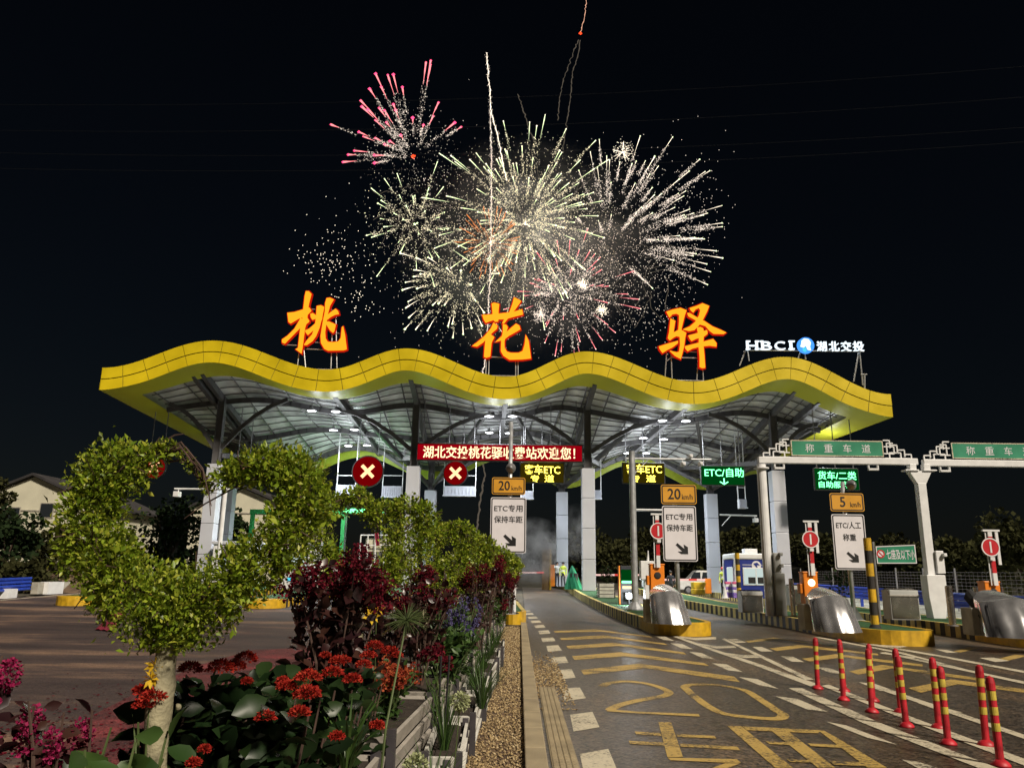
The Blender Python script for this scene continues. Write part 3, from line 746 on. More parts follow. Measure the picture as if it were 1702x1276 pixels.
for Xc in XR_: column(Xc, 57.3, zr, tR)
for Xc in XC:
    xf = x_front(Xc, tF)
    for sg in (-1, 1):
        a = Vector((Xc + sg * 0.25, 50.0, zc + 1.1)); b = under(min(max(xf + sg * 5.4, XL0 + 2), XR0 - 2), 0.24, 0.35)
        mid = a.lerp(b, 0.5) + Vector((0, 0, 0.5)); beam([a, a.lerp(mid, .5) + Vector((0, 0, .12)), mid, mid.lerp(b, .5) + Vector((0, 0, .12)), b], 0.18, 0.26, 'brace')
        b2 = under(min(max(xf + sg * 3.2, XL0 + 2), XR0 - 2), 0.93, 0.35); beam([Vector((Xc + sg * 0.2, 50.2, zc + 0.6)), b2], 0.22, 0.30, 'brace')
for Xc in XR_[:3]:
    xf = x_front(Xc, tR)
    for sg in (-1, 1):
        beam([Vector((Xc + sg * 0.2, 57.2, zr + 0.5)), under(xf + sg * 4.8, 0.90, 0.35)], 0.16, 0.24, 'brace')
        beam([Vector((Xc + sg * 0.2, 57.1, zr + 0.4)), under(min(max(xf + sg * 4.5, XL0 + 2), XR0 - 2), 0.30, 0.35)], 0.20, 0.28, 'brace')

# lamps under the roof
def canopy_lamp(px, py, Y, label):
    p = W(px, py, Y)
    t = thing('canopy_lamp', label, 'lamp', p, 'round lamps hanging under the canopy')
    xf = x_front(p.x, (Y - FY) / (RY - FY)); zt = max(p.z + 0.35, under(xf, (Y - FY) / (RY - FY), 0.2).z)
    m = MB(); m.lathe([(0.06, 0.34), (0.10, 0.20), (0.30, 0.08), (0.34, 0.0), (0.31, 0.0)], p, 20); m.build('housing', 'steel_mid', t, smooth=True)
    m = MB(); m.lathe([(0.0, -0.02), (0.20, -0.015), (0.31, 0.01)], p, 20); m.build('lens', 'lamp_disc', t)
    m = MB(); m.tube([p + Vector((0, 0, 0.3)), Vector((p.x, p.y, zt))], 0.02, 6); m.build('stem', 'steel_mid', t)
    l = bpy.data.lights.new('lamp_light', 'POINT'); l.energy = 105; l.color = (0.90, 0.95, 1.0); l.shadow_soft_size = 0.35
    lo_ = bpy.data.objects.new('lamp_light', l); COL.objects.link(lo_); lo_.parent = t; lo_.location = (0, 0, -1.1)
    s_ = bpy.data.lights.new('lamp_beam', 'SPOT'); s_.energy = 1500; s_.color = (0.90, 0.95, 1.0); s_.spot_size = R(140); s_.spot_blend = 0.7; s_.shadow_soft_size = 0.25
    so_ = bpy.data.objects.new('lamp_beam', s_); COL.objects.link(so_); so_.parent = t; so_.location = (0, 0, -0.1)
LAMPS = [((518, 683, 49), 'lamp high left, front pair of the first roof trough, the left one'), ((558, 684, 49), 'lamp high left, front pair of the first roof trough, the right one'),
         ((554, 715, 53), 'lamp in the middle pair of the first roof trough, left of its twin'), ((589, 714, 53), 'lamp in the middle pair of the first roof trough, right of its twin'),
         ((579, 741, 57), 'small far lamp just above the green arch, the left one'), ((610, 740, 57), 'small far lamp just above the green arch, the right one'),
         ((813, 692, 49), 'lamp above the red message board, upper pair, the left one'), ((852, 692, 49), 'lamp above the red message board, upper pair, the right one'),
         ((813, 719, 53), 'lamp just above the red message board, lower pair, the left one'), ((846, 720, 53), 'lamp just above the red message board, lower pair, the right one'),
         ((1101, 699, 49), 'lamp above the second speed sign, highest pair, the left one'), ((1140, 700, 49), 'lamp above the second speed sign, highest pair, the right one'),
         ((1069, 728, 53), 'lamp beside the top of the camera pole, middle pair, the left one'), ((1103, 730, 53), 'lamp beside the top of the camera pole, middle pair, the right one'),
         ((1043, 753, 57), 'far lamp left of the camera pole, above the rear wave'), ((1074, 753, 57), 'far lamp right of the camera pole, above the rear wave'), ((1375, 715, 50), 'single lamp under the right end of the canopy')]
for (a, lb) in LAMPS: canopy_lamp(*a, lb)
# ------------------------------------------------------------------ characters on the roof
def crop(pts, ox, oy, s): return [(ox + x / s, oy + y / s) for x, y in pts]
TAO = [[(590, 130), (630, 130), (665, 165), (630, 300), (615, 400), (600, 560), (575, 640), (545, 880), (525, 1005), (445, 945), (480, 930), (510, 660), (540, 520), (555, 380), (575, 200)],
       [(330, 435), (430, 425), (560, 385), (640, 360), (665, 400), (600, 470), (480, 515), (370, 580), (345, 560)],
       [(520, 500), (560, 560), (500, 650), (420, 730), (290, 865), (255, 850), (255, 810), (330, 760), (430, 660), (500, 540)],
       [(570, 500), (600, 490), (635, 540), (630, 560), (590, 590), (560, 560)],
       [(745, 340), (800, 330), (845, 350), (820, 480), (780, 640), (730, 760), (680, 830), (600, 885), (565, 885), (600, 830), (680, 740), (715, 640), (735, 500)],
       [(655, 450), (690, 440), (750, 480), (740, 510), (680, 530), (660, 500)], [(580, 685), (640, 660), (720, 590), (760, 600), (690, 680), (615, 745), (590, 715)], [(790, 505), (820, 495), (815, 530), (785, 560)],
       [(885, 230), (930, 225), (980, 245), (930, 330), (900, 440), (880, 560), (860, 700), (865, 790), (900, 845), (980, 850), (1050, 840), (1085, 790), (1100, 640), (1115, 625), (1140, 740), (1165, 945), (1120, 960), (900, 965), (850, 940), (805, 860), (800, 760), (830, 570), (860, 420), (865, 300)],
       [(880, 480), (940, 430), (1010, 380), (1040, 405), (1055, 450), (1000, 460), (940, 490), (890, 530)], [(880, 560), (920, 560), (1010, 600), (990, 690), (970, 715), (930, 680), (880, 600)]]
HUA = [[(290, 405), (350, 405), (560, 385), (760, 360), (890, 320), (905, 395), (800, 420), (640, 465), (480, 470), (340, 520), (310, 470)], [(430, 235), (470, 222), (545, 240), (535, 330), (530, 500), (480, 505), (450, 470), (440, 330)],
       [(770, 140), (875, 195), (780, 330), (690, 440), (620, 530), (590, 530), (640, 440), (700, 360), (745, 240)], [(460, 520), (520, 570), (510, 610), (420, 690), (300, 820), (210, 880), (140, 870), (200, 830), (320, 730), (420, 610)],
       [(340, 760), (400, 690), (470, 740), (430, 820), (410, 1030), (350, 1050), (315, 1035), (330, 850)], [(800, 540), (850, 570), (865, 620), (780, 670), (690, 720), (620, 775), (490, 810), (560, 750), (660, 660), (740, 590)],
       [(600, 550), (650, 555), (675, 590), (650, 680), (625, 800), (625, 900), (660, 960), (720, 980), (840, 980), (900, 950), (930, 850), (945, 705), (990, 800), (1025, 1060), (900, 1075), (700, 1080), (610, 1020), (570, 950), (575, 800), (600, 650)]]
YI = [[(250, 265), (340, 235), (460, 210), (550, 245), (520, 330), (490, 450), (470, 540), (545, 585), (530, 650), (510, 800), (465, 975), (380, 930), (300, 855), (400, 880), (440, 870), (455, 760), (450, 640), (400, 630), (360, 650), (300, 695), (270, 660), (290, 570), (310, 370), (380, 405), (365, 490), (355, 580), (430, 540), (440, 400), (440, 310), (400, 290), (340, 300), (295, 350)],
      [(135, 790), (280, 745), (420, 705), (420, 740), (340, 800), (260, 840), (190, 885), (150, 830)], [(600, 210), (700, 180), (790, 140), (890, 180), (860, 260), (800, 380), (740, 470), (670, 540), (590, 555), (500, 530), (600, 490), (680, 420), (740, 320), (760, 240), (740, 205), (690, 225), (655, 275), (620, 245)],
      [(565, 285), (600, 290), (700, 350), (820, 410), (940, 490), (1060, 540), (1148, 580), (1110, 600), (960, 595), (900, 550), (840, 480), (740, 450), (690, 390), (580, 330)], [(580, 625), (680, 600), (800, 560), (860, 545), (865, 600), (800, 650), (700, 670), (630, 705), (600, 670)],
      [(525, 790), (640, 760), (800, 720), (950, 680), (1000, 740), (1000, 790), (900, 775), (760, 790), (640, 820), (570, 860), (535, 820)], [(710, 505), (760, 500), (800, 520), (810, 600), (800, 750), (815, 900), (830, 1110), (790, 1115), (750, 1100), (750, 950), (735, 800), (740, 640), (715, 540)]]
def grow(poly, d):
    a = sum(poly[i][0] * poly[(i + 1) % len(poly)][1] - poly[(i + 1) % len(poly)][0] * poly[i][1] for i in range(len(poly)))
    s = 1 if a > 0 else -1; out = []
    for i in range(len(poly)):
        p0, p, p1 = Vector(poly[i - 1]), Vector(poly[i]), Vector(poly[(i + 1) % len(poly)])
        e1 = (p - p0).normalized(); e2 = (p1 - p).normalized(); n = Vector((e1.y, -e1.x)) + Vector((e2.y, -e2.x))
        if n.length < 0.3: n = Vector((e1.y, -e1.x))
        n.normalize(); out.append((p.x + n.x * d * s, p.y + n.y * d * s))
    return out
SY = FY + 0.9
def roof_char(strokes, ox, oy, s, label, legs, bars):
    base = W(*legs[0][0], SY)
    t = thing('roof_character', label, 'lit sign', base, 'glowing orange characters standing on the canopy')
    fm = MB(); em = MB()
    for i, st in enumerate(strokes):
        P = [W(x, y, SY) for x, y in crop(st, ox, oy, s)]; P = [(p.x, p.z) for p in P]
        fm.plate(P, SY - 0.16 - 0.004 * i, 0.10); em.plate(grow(P, 0.085), SY - 0.05 - 0.003 * i, 0.14)
    fm.build('lit_face', 'led_orange', t); em.build('side_return', 'led_red_edge', t)
    fr = MB()
    for (a, b) in legs:
        p, q = W(*a, SY + 0.15), W(*b, SY + 0.15); fr.tube([p, q], 0.035, 6); 
    for (a, b) in bars:
        p, q = W(*a, SY + 0.12), W(*b, SY + 0.12); fr.tube([p, q], 0.03, 6)
    fr.build('support_frame', 'galvanised', t)
L4 = lambda x, y, h: [((x, y + h), (x + 2, y)), ((x + 13, y + h), (x + 9, y))]
roof_char(TAO, 440, 470, 8.506, 'orange brush-written character farthest left on the canopy, with many slanting strokes', [((494, 612), (497, 585)), ((508, 612), (505, 580)), ((550, 612), (552, 552)), ((560, 612), (558, 520))], [((470, 573), (498, 574)), ((508, 580), (538, 581)), ((524, 569), (536, 569)), ((496, 613), (556, 614)), ((556, 554), (570, 554)), ((518, 514), (552, 515))])
roof_char(HUA, 770, 480, 9.114, 'orange character in the middle of the canopy with a grass-shaped top, fireworks behind', [((857, 626), (857, 590)), ((861, 626), (861, 590)), ((807, 626), (809, 590)), ((812, 626), (813, 590))], [((812, 593), (838, 594)), ((806, 624), (862, 625))])
roof_char(YI, 1080, 490, 9.114, 'orange horse-radical character on the right part of the canopy, near the white company sign', [((1105, 630), (1108, 585)), ((1117, 632), (1115, 580)), ((1158, 632), (1160, 600)), ((1169, 632), (1168, 612))], [((1114, 594), (1160, 595)), ((1136, 584), (1160, 585)), ((1108, 600), (1118, 592)), ((1104, 631), (1170, 633))])
# company sign
t = thing('company_sign', 'white glowing company name with a round blue emblem on the canopy', 'lit sign', W(1330, 598, SY))
m = MB()
def px_text(mb, body, x0, x1, yc, h, Y, **k):
    a, b = W(x0, yc, Y), W(x1, yc, Y); hh = (W((x0 + x1) / 2, yc - h / 2, Y) - W((x0 + x1) / 2, yc + h / 2, Y)).z
    text(mb, body, (a.x + b.x) / 2, (a.z + b.z) / 2, Y, width=b.x - a.x, height=hh, **k)
for ch, x0, x1 in (('H', 1240, 1259), ('B', 1265, 1282), ('C', 1287, 1304), ('I', 1312, 1316)): px_text(m, ch, x0, x1, 575, 14, SY - 0.1, bold=0.004, depth=0.14)
for x0, x1, yy in ((1238.5, 1245.5, 568.7), (1253.5, 1260.5, 568.7), (1238.5, 1245.5, 581.3), (1253.5, 1260.5, 581.3), (1309, 1319, 568.7), (1309, 1319, 581.3), (1262, 1267, 568.7), (1262, 1267, 581.3)):
    a, b = W(x0, yy - 1.1, SY), W(x1, yy + 1.1, SY); m.plate([(a.x, b.z), (b.x, b.z), (b.x, a.z), (a.x, a.z)], SY - 0.25, 0.12)
for ch, x0, x1 in (('湖', 1357, 1373), ('北', 1377, 1394), ('交', 1397, 1414), ('投', 1417, 1435)): px_text(m, ch, x0, x1, 576, 16, SY - 0.1, bold=0.004, depth=0.14)
m.build('lit_lettering', 'led_white', t)
c = W(1338, 575, SY); rr = 14 * 46.9 / 1290
m = MB(); m.plate(disc((c.x, c.z), rr, 32), SY - 0.2, 0.22); em = m.build('round_emblem', 'led_blue', t)
m = MB(); P = [(-.55, .55), (-.2, .85), (.35, .75), (.6, .3), (.45, -.2), (.55, -.7), (.1, -.6), (-.05, -.1), (-.35, -.35), (-.75, -.2), (-.6, .2)]
m.plate([(c.x + x * rr, c.z + z * rr) for x, z in P], SY - 0.23, 0.02); m.build('emblem_swoosh', 'led_white', em)
m = MB(); m.plate([(c.x + x * rr, c.z + z * rr) for x, z in [(-.5, -.5), (-.1, -.3), (0, -.75), (-.2, -.9), (-.45, -.75)]], SY - 0.225, 0.02); m.build('emblem_teal_patch', 'led_teal', em)
m = MB()
for a, b in (((1229, 608), (1240, 580)), ((1245, 600), (1242, 580)), ((1327, 596), (1330, 586)), ((1339, 597), (1338, 588)), ((1419, 634), (1427, 586)), ((1434, 640), (1429, 586))): m.tube([W(*a, SY + .1), W(*b, SY + .05)], 0.04, 6)
p, q = W(1238, 582, SY + .05), W(1436, 584, SY + .05); m.tube([p, q], 0.03, 6); m.build('support_frame', 'galvanised', t)
t = thing('lightning_rod', 'thin pale rod with a cross bar at the right shoulder of the canopy', 'rod', W(1437, 645, FY + .6))
m = MB(); m.tube([W(1437, 646, FY + .6), W(1437, 621, FY + .6)], 0.05, 6); m.tube([W(1431, 622, FY + .6), W(1441, 622, FY + .6)], 0.03, 6); m.build('rod', 'galvanised', t)

# ------------------------------------------------------------------ hanging lane signals and boards
def hang_rods(t, xs, y, z, gap=0.0):
    for x in xs:
        m = MB(); tt = (y - FY) / (RY - FY); zt = under(x_front(x, tt), tt, 0.15).z
        m.tube([(x, y, z), (x, y, zt)], 0.03, 6); m.build('hanging_rod', 'steel_mid', t)
def panel_px(x0, y0, x1, y1, Y):
    a, b = W(x0, y0, Y), W(x1, y1, Y); return (a.x, b.z, b.x, a.z)  # x0 z0 x1 z1
def lane_cross(cx, cy, half, hp, Y, label, gx=0, gy=0):
    c = W(cx, cy, Y); s = Y / 1290 / 0.97; r = half * s
    hx = hp * s
    t = thing('lane_signal', label, 'lane signal', (c.x, Y, c.z), 'lane signals hanging under the canopy')
    m = MB(); m.plate(disc((c.x, c.z), hx, 36), Y + 0.01, 0.22); m.build('housing', 'black', t)
    m = MB(); m.plate(disc((c.x, c.z), hx * .93, 36), Y - 0.005, 0.01); f = m.build('display', 'led_red_dim', t)  # red glowing disc added to stand for the bloom around the cross
    m = MB(); w = r * 0.30
    for i, sg in enumerate((1, -1)):
        P = [(-r, -r * sg), (r, r * sg)]; d = Vector((1, sg)).normalized(); nn = Vector((-d.y, d.x)) * w
        a = Vector((c.x - r, c.z - r * sg)); b = Vector((c.x + r, c.z + r * sg))
        m.plate([tuple(a - nn), tuple(b - nn), tuple(b + nn), tuple(a + nn)], Y - 0.03 - 0.006 * i, 0.015)
    m.build('red_cross', 'led_cross', f)
    hang_rods(t, (c.x - hx * .6, c.x + hx * .6), Y + 0.12, c.z + hx)
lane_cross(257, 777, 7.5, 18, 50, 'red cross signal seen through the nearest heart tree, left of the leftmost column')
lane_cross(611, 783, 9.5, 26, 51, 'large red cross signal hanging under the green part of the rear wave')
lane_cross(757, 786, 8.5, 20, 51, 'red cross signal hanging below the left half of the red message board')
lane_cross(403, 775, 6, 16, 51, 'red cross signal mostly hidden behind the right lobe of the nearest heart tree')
def text_signal(x0, y0, x1, y1, Y, lines, mt, md, label, bold=0.006):
    X0, Z0, X1, Z1 = panel_px(x0, y0, x1, y1, Y)
    t = thing('lane_signal', label, 'lane signal', ((X0 + X1) / 2, Y, Z0), 'lane signals hanging under the canopy')
    m = MB(); m.box(((X0 + X1) / 2, Y + 0.12, (Z0 + Z1) / 2), (X1 - X0, 0.22, Z1 - Z0)); m.build('housing', 'black', t, bev=0.02)
    m = MB(); m.plate([(X0 + .05, Z0 + .05), (X1 - .05, Z0 + .05), (X1 - .05, Z1 - .05), (X0 + .05, Z1 - .05)], Y - 0.005, 0.01); f = m.build('display', md, t)
    m = MB()
    for (bd, a, b, c, h) in lines: px_text(m, bd, a, b, c, h, Y - 0.015, bold=bold, depth=0.02)
    m.build('lit_lettering', mt, f)
    hang_rods(t, (X0 + .25, (X0 + X1) / 2, X1 - .25), Y + 0.12, Z1)
text_signal(864, 768, 938, 803, 50, [('客车ETC', 872, 931, 780, 16), ('专', 882, 896, 795, 12), ('道', 905, 921, 795, 12)], 'led_yellow', 'led_yellow_dim', 'yellow lettered lane signal right under the red message board')
text_signal(1034, 768, 1106, 804, 50, [('客车ETC', 1041, 1100, 779, 16), ('专', 1049, 1063, 795, 12), ('道', 1074, 1090, 795, 12)], 'led_yellow', 'led_yellow_dim', 'yellow lettered lane signal crossed by the tall camera pole')
text_signal(1164, 773, 1239, 807, 50, [('ETC/自助', 1171, 1236, 785, 15), ('↓', 1196, 1211, 800, 11)], 'led_green', 'led_green_dim', 'green lettered lane signal with a down arrow')
text_signal(1352, 777, 1430, 815, 47.5, [('货车/二类', 1359, 1423, 790, 14), ('自助服务', 1361, 1412, 805, 11)], 'led_green', 'led_green_dim', 'green lettered lane signal behind the post of the 5 km/h sign')
# long red message board
X0, Z0, X1, Z1 = panel_px(693, 736, 969, 768, 49.3)
t = thing('message_board', 'long red message board with one line of pale characters between two columns', 'message board', ((X0 + X1) / 2, 49.3, Z0))
m = MB(); m.box(((X0 + X1) / 2, 49.48, (Z0 + Z1) / 2), (X1 - X0, 0.3, Z1 - Z0)); m.build('housing', 'black', t, bev=0.02)
m = MB(); m.plate([(X0 + .06, Z0 + .06), (X1 - .06, Z0 + .06), (X1 - .06, Z1 - .06), (X0 + .06, Z1 - .06)], 49.315, 0.01); f = m.build('display', 'led_red_face', t)
m = MB(); px_text(m, '湖北交投桃花驿收费站欢迎您！', 703, 956, 752, 20.5, 49.30, bold=0.014, depth=0.02); m.build('lit_lettering', 'led_text_warm', f)
for k in range(7):
    m = MB(); x = X0 + .4 + (X1 - X0 - .8) * k / 6; tt = (49.5 - FY) / (RY - FY); m.tube([(x, 49.5, Z1), (x, 49.5, under(x_front(x, tt), tt, .15).z)], 0.03, 6); m.build('hanging_rod', 'steel_dark', t)
# hung maintenance frames with pale louvred boxes
def hung_box(x0, y0, x1, y1, Y, ytop, label, bar=True):
    X0, Z0, X1, Z1 = panel_px(x0, y0, x1, y1, Y)
    t = thing('hung_equipment_box', label, 'equipment box', ((X0 + X1) / 2, Y, Z0), 'pale boxes hung on rods under the canopy')
    m = MB(); m.box(((X0 + X1) / 2, Y, (Z0 + Z1) / 2), (X1 - X0, 0.5, Z1 - Z0))
    for k in range(9): m.box((X0 + (X1 - X0) * (k + .5) / 9, Y - 0.27, (Z0 + Z1) / 2 + .05), (0.03, 0.04, (Z1 - Z0) * .8))
    m.box(((X0 + X1) / 2, Y - 0.28, Z0 + 0.03), (X1 - X0 + .1, 0.08, 0.08)); m.build('louvred_box', 'clad', t)
    m = MB(); zt = W(x0, ytop, Y).z
    for x in (X0, X1):
        tt = (Y - FY) / (RY - FY); m.tube([(x, Y, Z0), (x, Y, under(x_front(x, tt), tt, .15).z)], 0.035, 6)
    if bar: m.tube([(X0, Y, zt), (X1, Y, zt)], 0.03, 6)
    m.build('rod_frame', 'white_paint', t)
hung_box(636, 808, 668, 827, 55, 790, 'pale louvred box hung left of a white column, beside the large red cross')
hung_box(738, 808, 790, 825, 55, 790, 'wide pale louvred box hung below the red cross under the message board')
hung_box(560, 806, 590, 824, 55, 790, 'pale louvred box hung left of the large red cross, low behind the hedge')
hung_box(985, 815, 999, 830, 55, 780, 'small pale box hung just right of the tall middle column', False)
hung_box(1227, 830, 1240, 845, 53, 810, 'small pale box hung between the green arrow signal and the right column')
hung_box(866, 816, 886, 830, 55, 790, 'pale box hung behind the first yellow speed sign', False)

# ------------------------------------------------------------------ speed and lane signs on posts
def post_sign(base_px, Y, rs, rw, speed, lines, arrow, label, top_px=None, horn=None, base_off=ISL_H, tilt=0.0):
    bx = W(base_px[0], base_px[1], Y).x; bz = zg(bx, Y) + base_off - 0.03
    t = thing('lane_sign', label, 'road sign', (bx, Y, bz), 'speed and lane signs on steel posts')
    zt = W(*(top_px or (base_px[0], rs[1])), Y).z
    m = MB(); m.tube([(bx, Y + .12, bz), (bx, Y + .12, zt)], 0.075, 14); m.build('post', 'galvanised', t, smooth=True)
    m = MB(); m.box((bx, Y + .12, bz + 0.02), (0.5, 0.5, 0.04))
    for k in range(4):
        a = math.pi / 2 * k + .78; d = Vector((math.cos(a), math.sin(a), 0))
        m.add([Vector((bx, Y + .12, bz + .45)) + d * .07, Vector((bx, Y + .12, bz + .04)) + d * .07, Vector((bx, Y + .12, bz + .04)) + d * .3], [(0, 1, 2)])
    m.build('base_plate', 'galvanised', t)
    def board(nm, r, bgm):
        X0, Z0, X1, Z1 = panel_px(*r, Y); cx, cz, w, h = (X0 + X1) / 2, (Z0 + Z1) / 2, X1 - X0, Z1 - Z0
        m = MB(); m.plate(rrect(cx, cz, w, h, .07), Y - .02, .035); b = m.build(nm, bgm, t)
        m = MB(); ringplate(m, rrect(cx, cz, w - .05, h - .05, .06), rrect(cx, cz, w - .12, h - .12, .04), Y - .026, .005); m.build('border', 'black', b)
        m = MB(); m.box((cx, Y + .045, cz + h * .25), (w * .8, .05, .06)); m.box((cx, Y + .045, cz - h * .25), (w * .8, .05, .06)); m.build('back_rail', 'galvanised', b)
        return b, cx, cz, w, h
    b, cx, cz, w, h = board('speed_board', rs, 'sign_yellow')
    m = MB(); text(m, speed, cx - w * .13, cz + h * .02, Y - .022, height=h * .56, bold=.012, depth=.005, sx=.9); text(m, 'km/h', cx + w * .24, cz - h * .12, Y - .022, height=h * .27, width=w * .30, depth=.005, bold=.004); m.build('lettering', 'black', b)
    b, cx, cz, w, h = board('lane_board', rw, 'sign_white')
    m = MB()
    for s, dz, ww in lines: text(m, s, cx, cz + dz * h, Y - .022, width=ww * w, height=.125 * h, depth=.005, bold=.012)
    A = [(-.20, .17), (-.12, .22), (.10, .02), (.10, .16), (.19, .08), (.19, -.20), (-.09, -.20), (-.18, -.12), (-.01, -.12)]
    A = [(-.185, .10), (-.13, .155), (.065, -.01), (.05, .115), (.17, .04), (.17, -.16), (-.03, -.16), (-.13, -.085), (.0, -.085)]
    m.plate([(cx + .05 * w + x * w, cz - .27 * h + z * w) for x, z in A], Y - .027, .005); m.build('lettering', 'black', b)
    if horn:
        c = W(*horn, Y - .1); m = MB(); ax = Matrix.Rotation(R(90), 3, 'X')
        m.lathe([(0.04, .14), (.07, .05), (.12, -.04), (.17, -.10), (.18, -.115), (.15, -.10), (.05, .02)], c, 18, axis=ax); m.bar((bx, Y + .12, c.z), (c.x, Y + .1, c.z), .04, .04); m.build('horn_speaker', 'steel_mid', t, smooth=True)
    return t
post_sign((845, 1020), 27.5, (818, 793, 873, 822), (816, 826, 874, 919), '20', [('ETC专用', .30, .80), ('保持车距', .10, .80)], 1, 'yellow number 20 board rising behind the end of the hedge', top_px=(842, 700), horn=(849, 777))
post_sign((1130, 1032), 25.8, (1098, 805, 1158, 838), (1100, 840, 1160, 933), '20', [('ETC专用', .30, .78), ('保持车距', .10, .78)], 1, 'yellow number 20 board on the island with the first steel drum')
post_sign((1424, 1043), 26.3, (1378, 819, 1437, 850), (1381, 854, 1444, 947), '5', [('ETC/人工', .30, .76), ('称重', .08, .40)], 1, 'yellow number 5 board beside the tall yellow and black post', top_px=(1402, 800), horn=(1417, 805))

# ------------------------------------------------------------------ weighing lane gantries
def fret(m, x, z, sg, y, w=1.0, h=.72):
    T = .045
    st = [[(0, 0), (1, 0)], [(1, 0), (1, .22), (.76, .22)], [(.76, .10), (.76, .45), (.50, .45)], [(.5, .3), (.5, .70), (.24, .70)], [(.24, .55), (.24, .95), (0, .95)], [(0, .62), (.38, .62), (.38, .25), (0, .25)], [(.62, 0), (.62, .30), (.2, .30), (.2, 0)], [(.12, .25), (.12, .8), (.36, .8)]]
    for k, pl in enumerate(st):
        for a, b in zip(pl[:-1], pl[1:]):
            m.bar((x + sg * a[0] * w, y + .003 * k, z + a[1] * h), (x + sg * b[0] * w, y + .003 * k, z + b[1] * h), .04, T)
def gantry_beam_set(t, xa, xb, Y, zb, sx0, sx1, body, nchar):
    m = MB(); m.box(((xa + xb) / 2, Y, zb), (xb - xa, .22, .24)); m.build('beam', 'white_paint', t, bev=.02)
    m = MB(); m.box(((sx0 + sx1) / 2, Y - .02, zb + .14 + .33), (sx1 - sx0, .05, .58)); b = m.build('sign_plate', 'sign_green', t)
    m = MB(); cx = (sx0 + sx1) / 2; w = sx1 - sx0
    ringplate(m, rrect(cx, zb + .47, w + .02, .60, .02), rrect(cx, zb + .47, w - .05, .53, .02), Y - .052, .006); 
    m.build('border', 'paint_white', b)
    m = MB()
    for k, ch in enumerate(body): text(m, ch, cx - w * .30 + w * .205 * k, zb + .47, Y - .047, height=.32, depth=.005)
    m.build('lettering', 'sign_white', b)
    m = MB(); fret(m, sx0 - .05, zb + .12, -1, Y); fret(m, sx1 + .05, zb + .12, 1, Y); m.build('fretwork', 'white_paint', t)
    for x in (xa + (xb - xa) * .13, xa + (xb - xa) * .72):
        m = MB(); m.box((x, Y - .02, zb - .30), (.36, .14, .07)); m.box((x - .17, Y - .02, zb - .2), (.04, .1, .16)); m.box((x + .17, Y - .02, zb - .2), (.04, .1, .16)); m.build('lane_antenna', 'white_paint', t)
GY = 29.0
zb = W(1400, 766, GY).z
pa = W(1273, 900, GY).x; pb0 = W(1553, 1000, GY - 1); 
t = thing('weighing_gantry', 'white gantry whose green board reads four characters, standing on the middle island', 'gantry', (pa, GY, zg(pa, GY) + ISL_H), 'white gantries over the weighing lanes')
xg = W(1525, 770, GY).x
gantry_beam_set(t, pa - .1, xg - .02, GY, zb, W(1315, 750, GY).x, W(1467, 750, GY).x, '称重车道', 4)
m = MB(); z0 = zg(pa, GY) + ISL_H - .03
m.tube([(pa, GY, z0), (pa, GY, zb - .16)], .17, 16); m.lathe([(.17, -.0), (.28, .02), (.28, .06), (.17, .08)], (pa, GY, zb - .35), 16); m.build('post', 'white_paint', t, smooth=False)
m = MB(); m.box((pa + .34, GY - .1, z0 + .75), (.36, .34, 1.5)); m.box((pa + .30, GY - .1, z0 + 1.85), (.24, .3, .7)); 
for k in range(2): m.box((pa + .40, GY - .3, z0 + 1.75 + .4 * k), (.12, .22, .12))
m.build('control_cabinet', 'grey_paint', t, bev=.02)
# second gantry shares the post with a Y-shaped head
xs_ = W(1540, 900, GY).x
t = thing('weighing_gantry', 'white gantry cut by the right picture edge, its board showing three characters', 'gantry', (xs_, GY, zg(xs_, GY) + ISL_H), 'white gantries over the weighing lanes')
xe = xs_ + 6.2
xg2 = W(1532, 772, GY).x
gantry_beam_set(t, xg2 + .04, xe, GY, zb - .03, W(1582, 755, GY).x, W(1582, 755, GY).x + (W(1467, 750, GY).x - W(1315, 750, GY).x), '称重车道', 4)
z0 = zg(xs_, GY) + ISL_H - .03
m = MB(); m.box((xs_, GY, (z0 + zb - .8) / 2), (.30, .30, zb - .8 - z0)); 
m.plate([(xs_ - .15, zb - .85), (xs_ + .15, zb - .85), (xs_ + .42, zb - .36), (xs_ - .42, zb - .36)], GY - .14, .28)
m.box((xs_ - .32, GY, zb - .33), (.5, .40, .05)); m.box((xs_ + .34, GY, zb - .33), (.5, .40, .05)); m.box((xs_ - .25, GY, zb - .2), (.24, .26, .22)); m.box((xs_ + .27, GY, zb - .2), (.24, .26, .22))
m.build('shared_post', 'white_paint', t, bev=.015)
m = MB(); m.plate([(xs_ - .22, z0), (xs_ + .22, z0), (xs_ + .36, z0 + .75), (xs_ + .36, z0 + 1.5), (xs_ - .30, z0 + 1.5), (xs_ - .30, z0 + .75)], GY - .35, .5); m.box((xs_ + .30, GY - .1, z0 + 1.95), (.28, .3, .8)); m.box((xs_ + .42, GY - .3, z0 + 2.2), (.12, .22, .12)); m.build('control_cabinet', 'white_paint', t, bev=.02)

zz = zg(xe, GY); m = MB(); m.box((xe - .15, GY, (zz + zb - .15) / 2), (.30, .30, zb - .15 - zz)); m.box((xe - .15, GY, zz + .02), (.6, .6, .05)); m.build('far_post', 'white_paint', t, bev=.015)
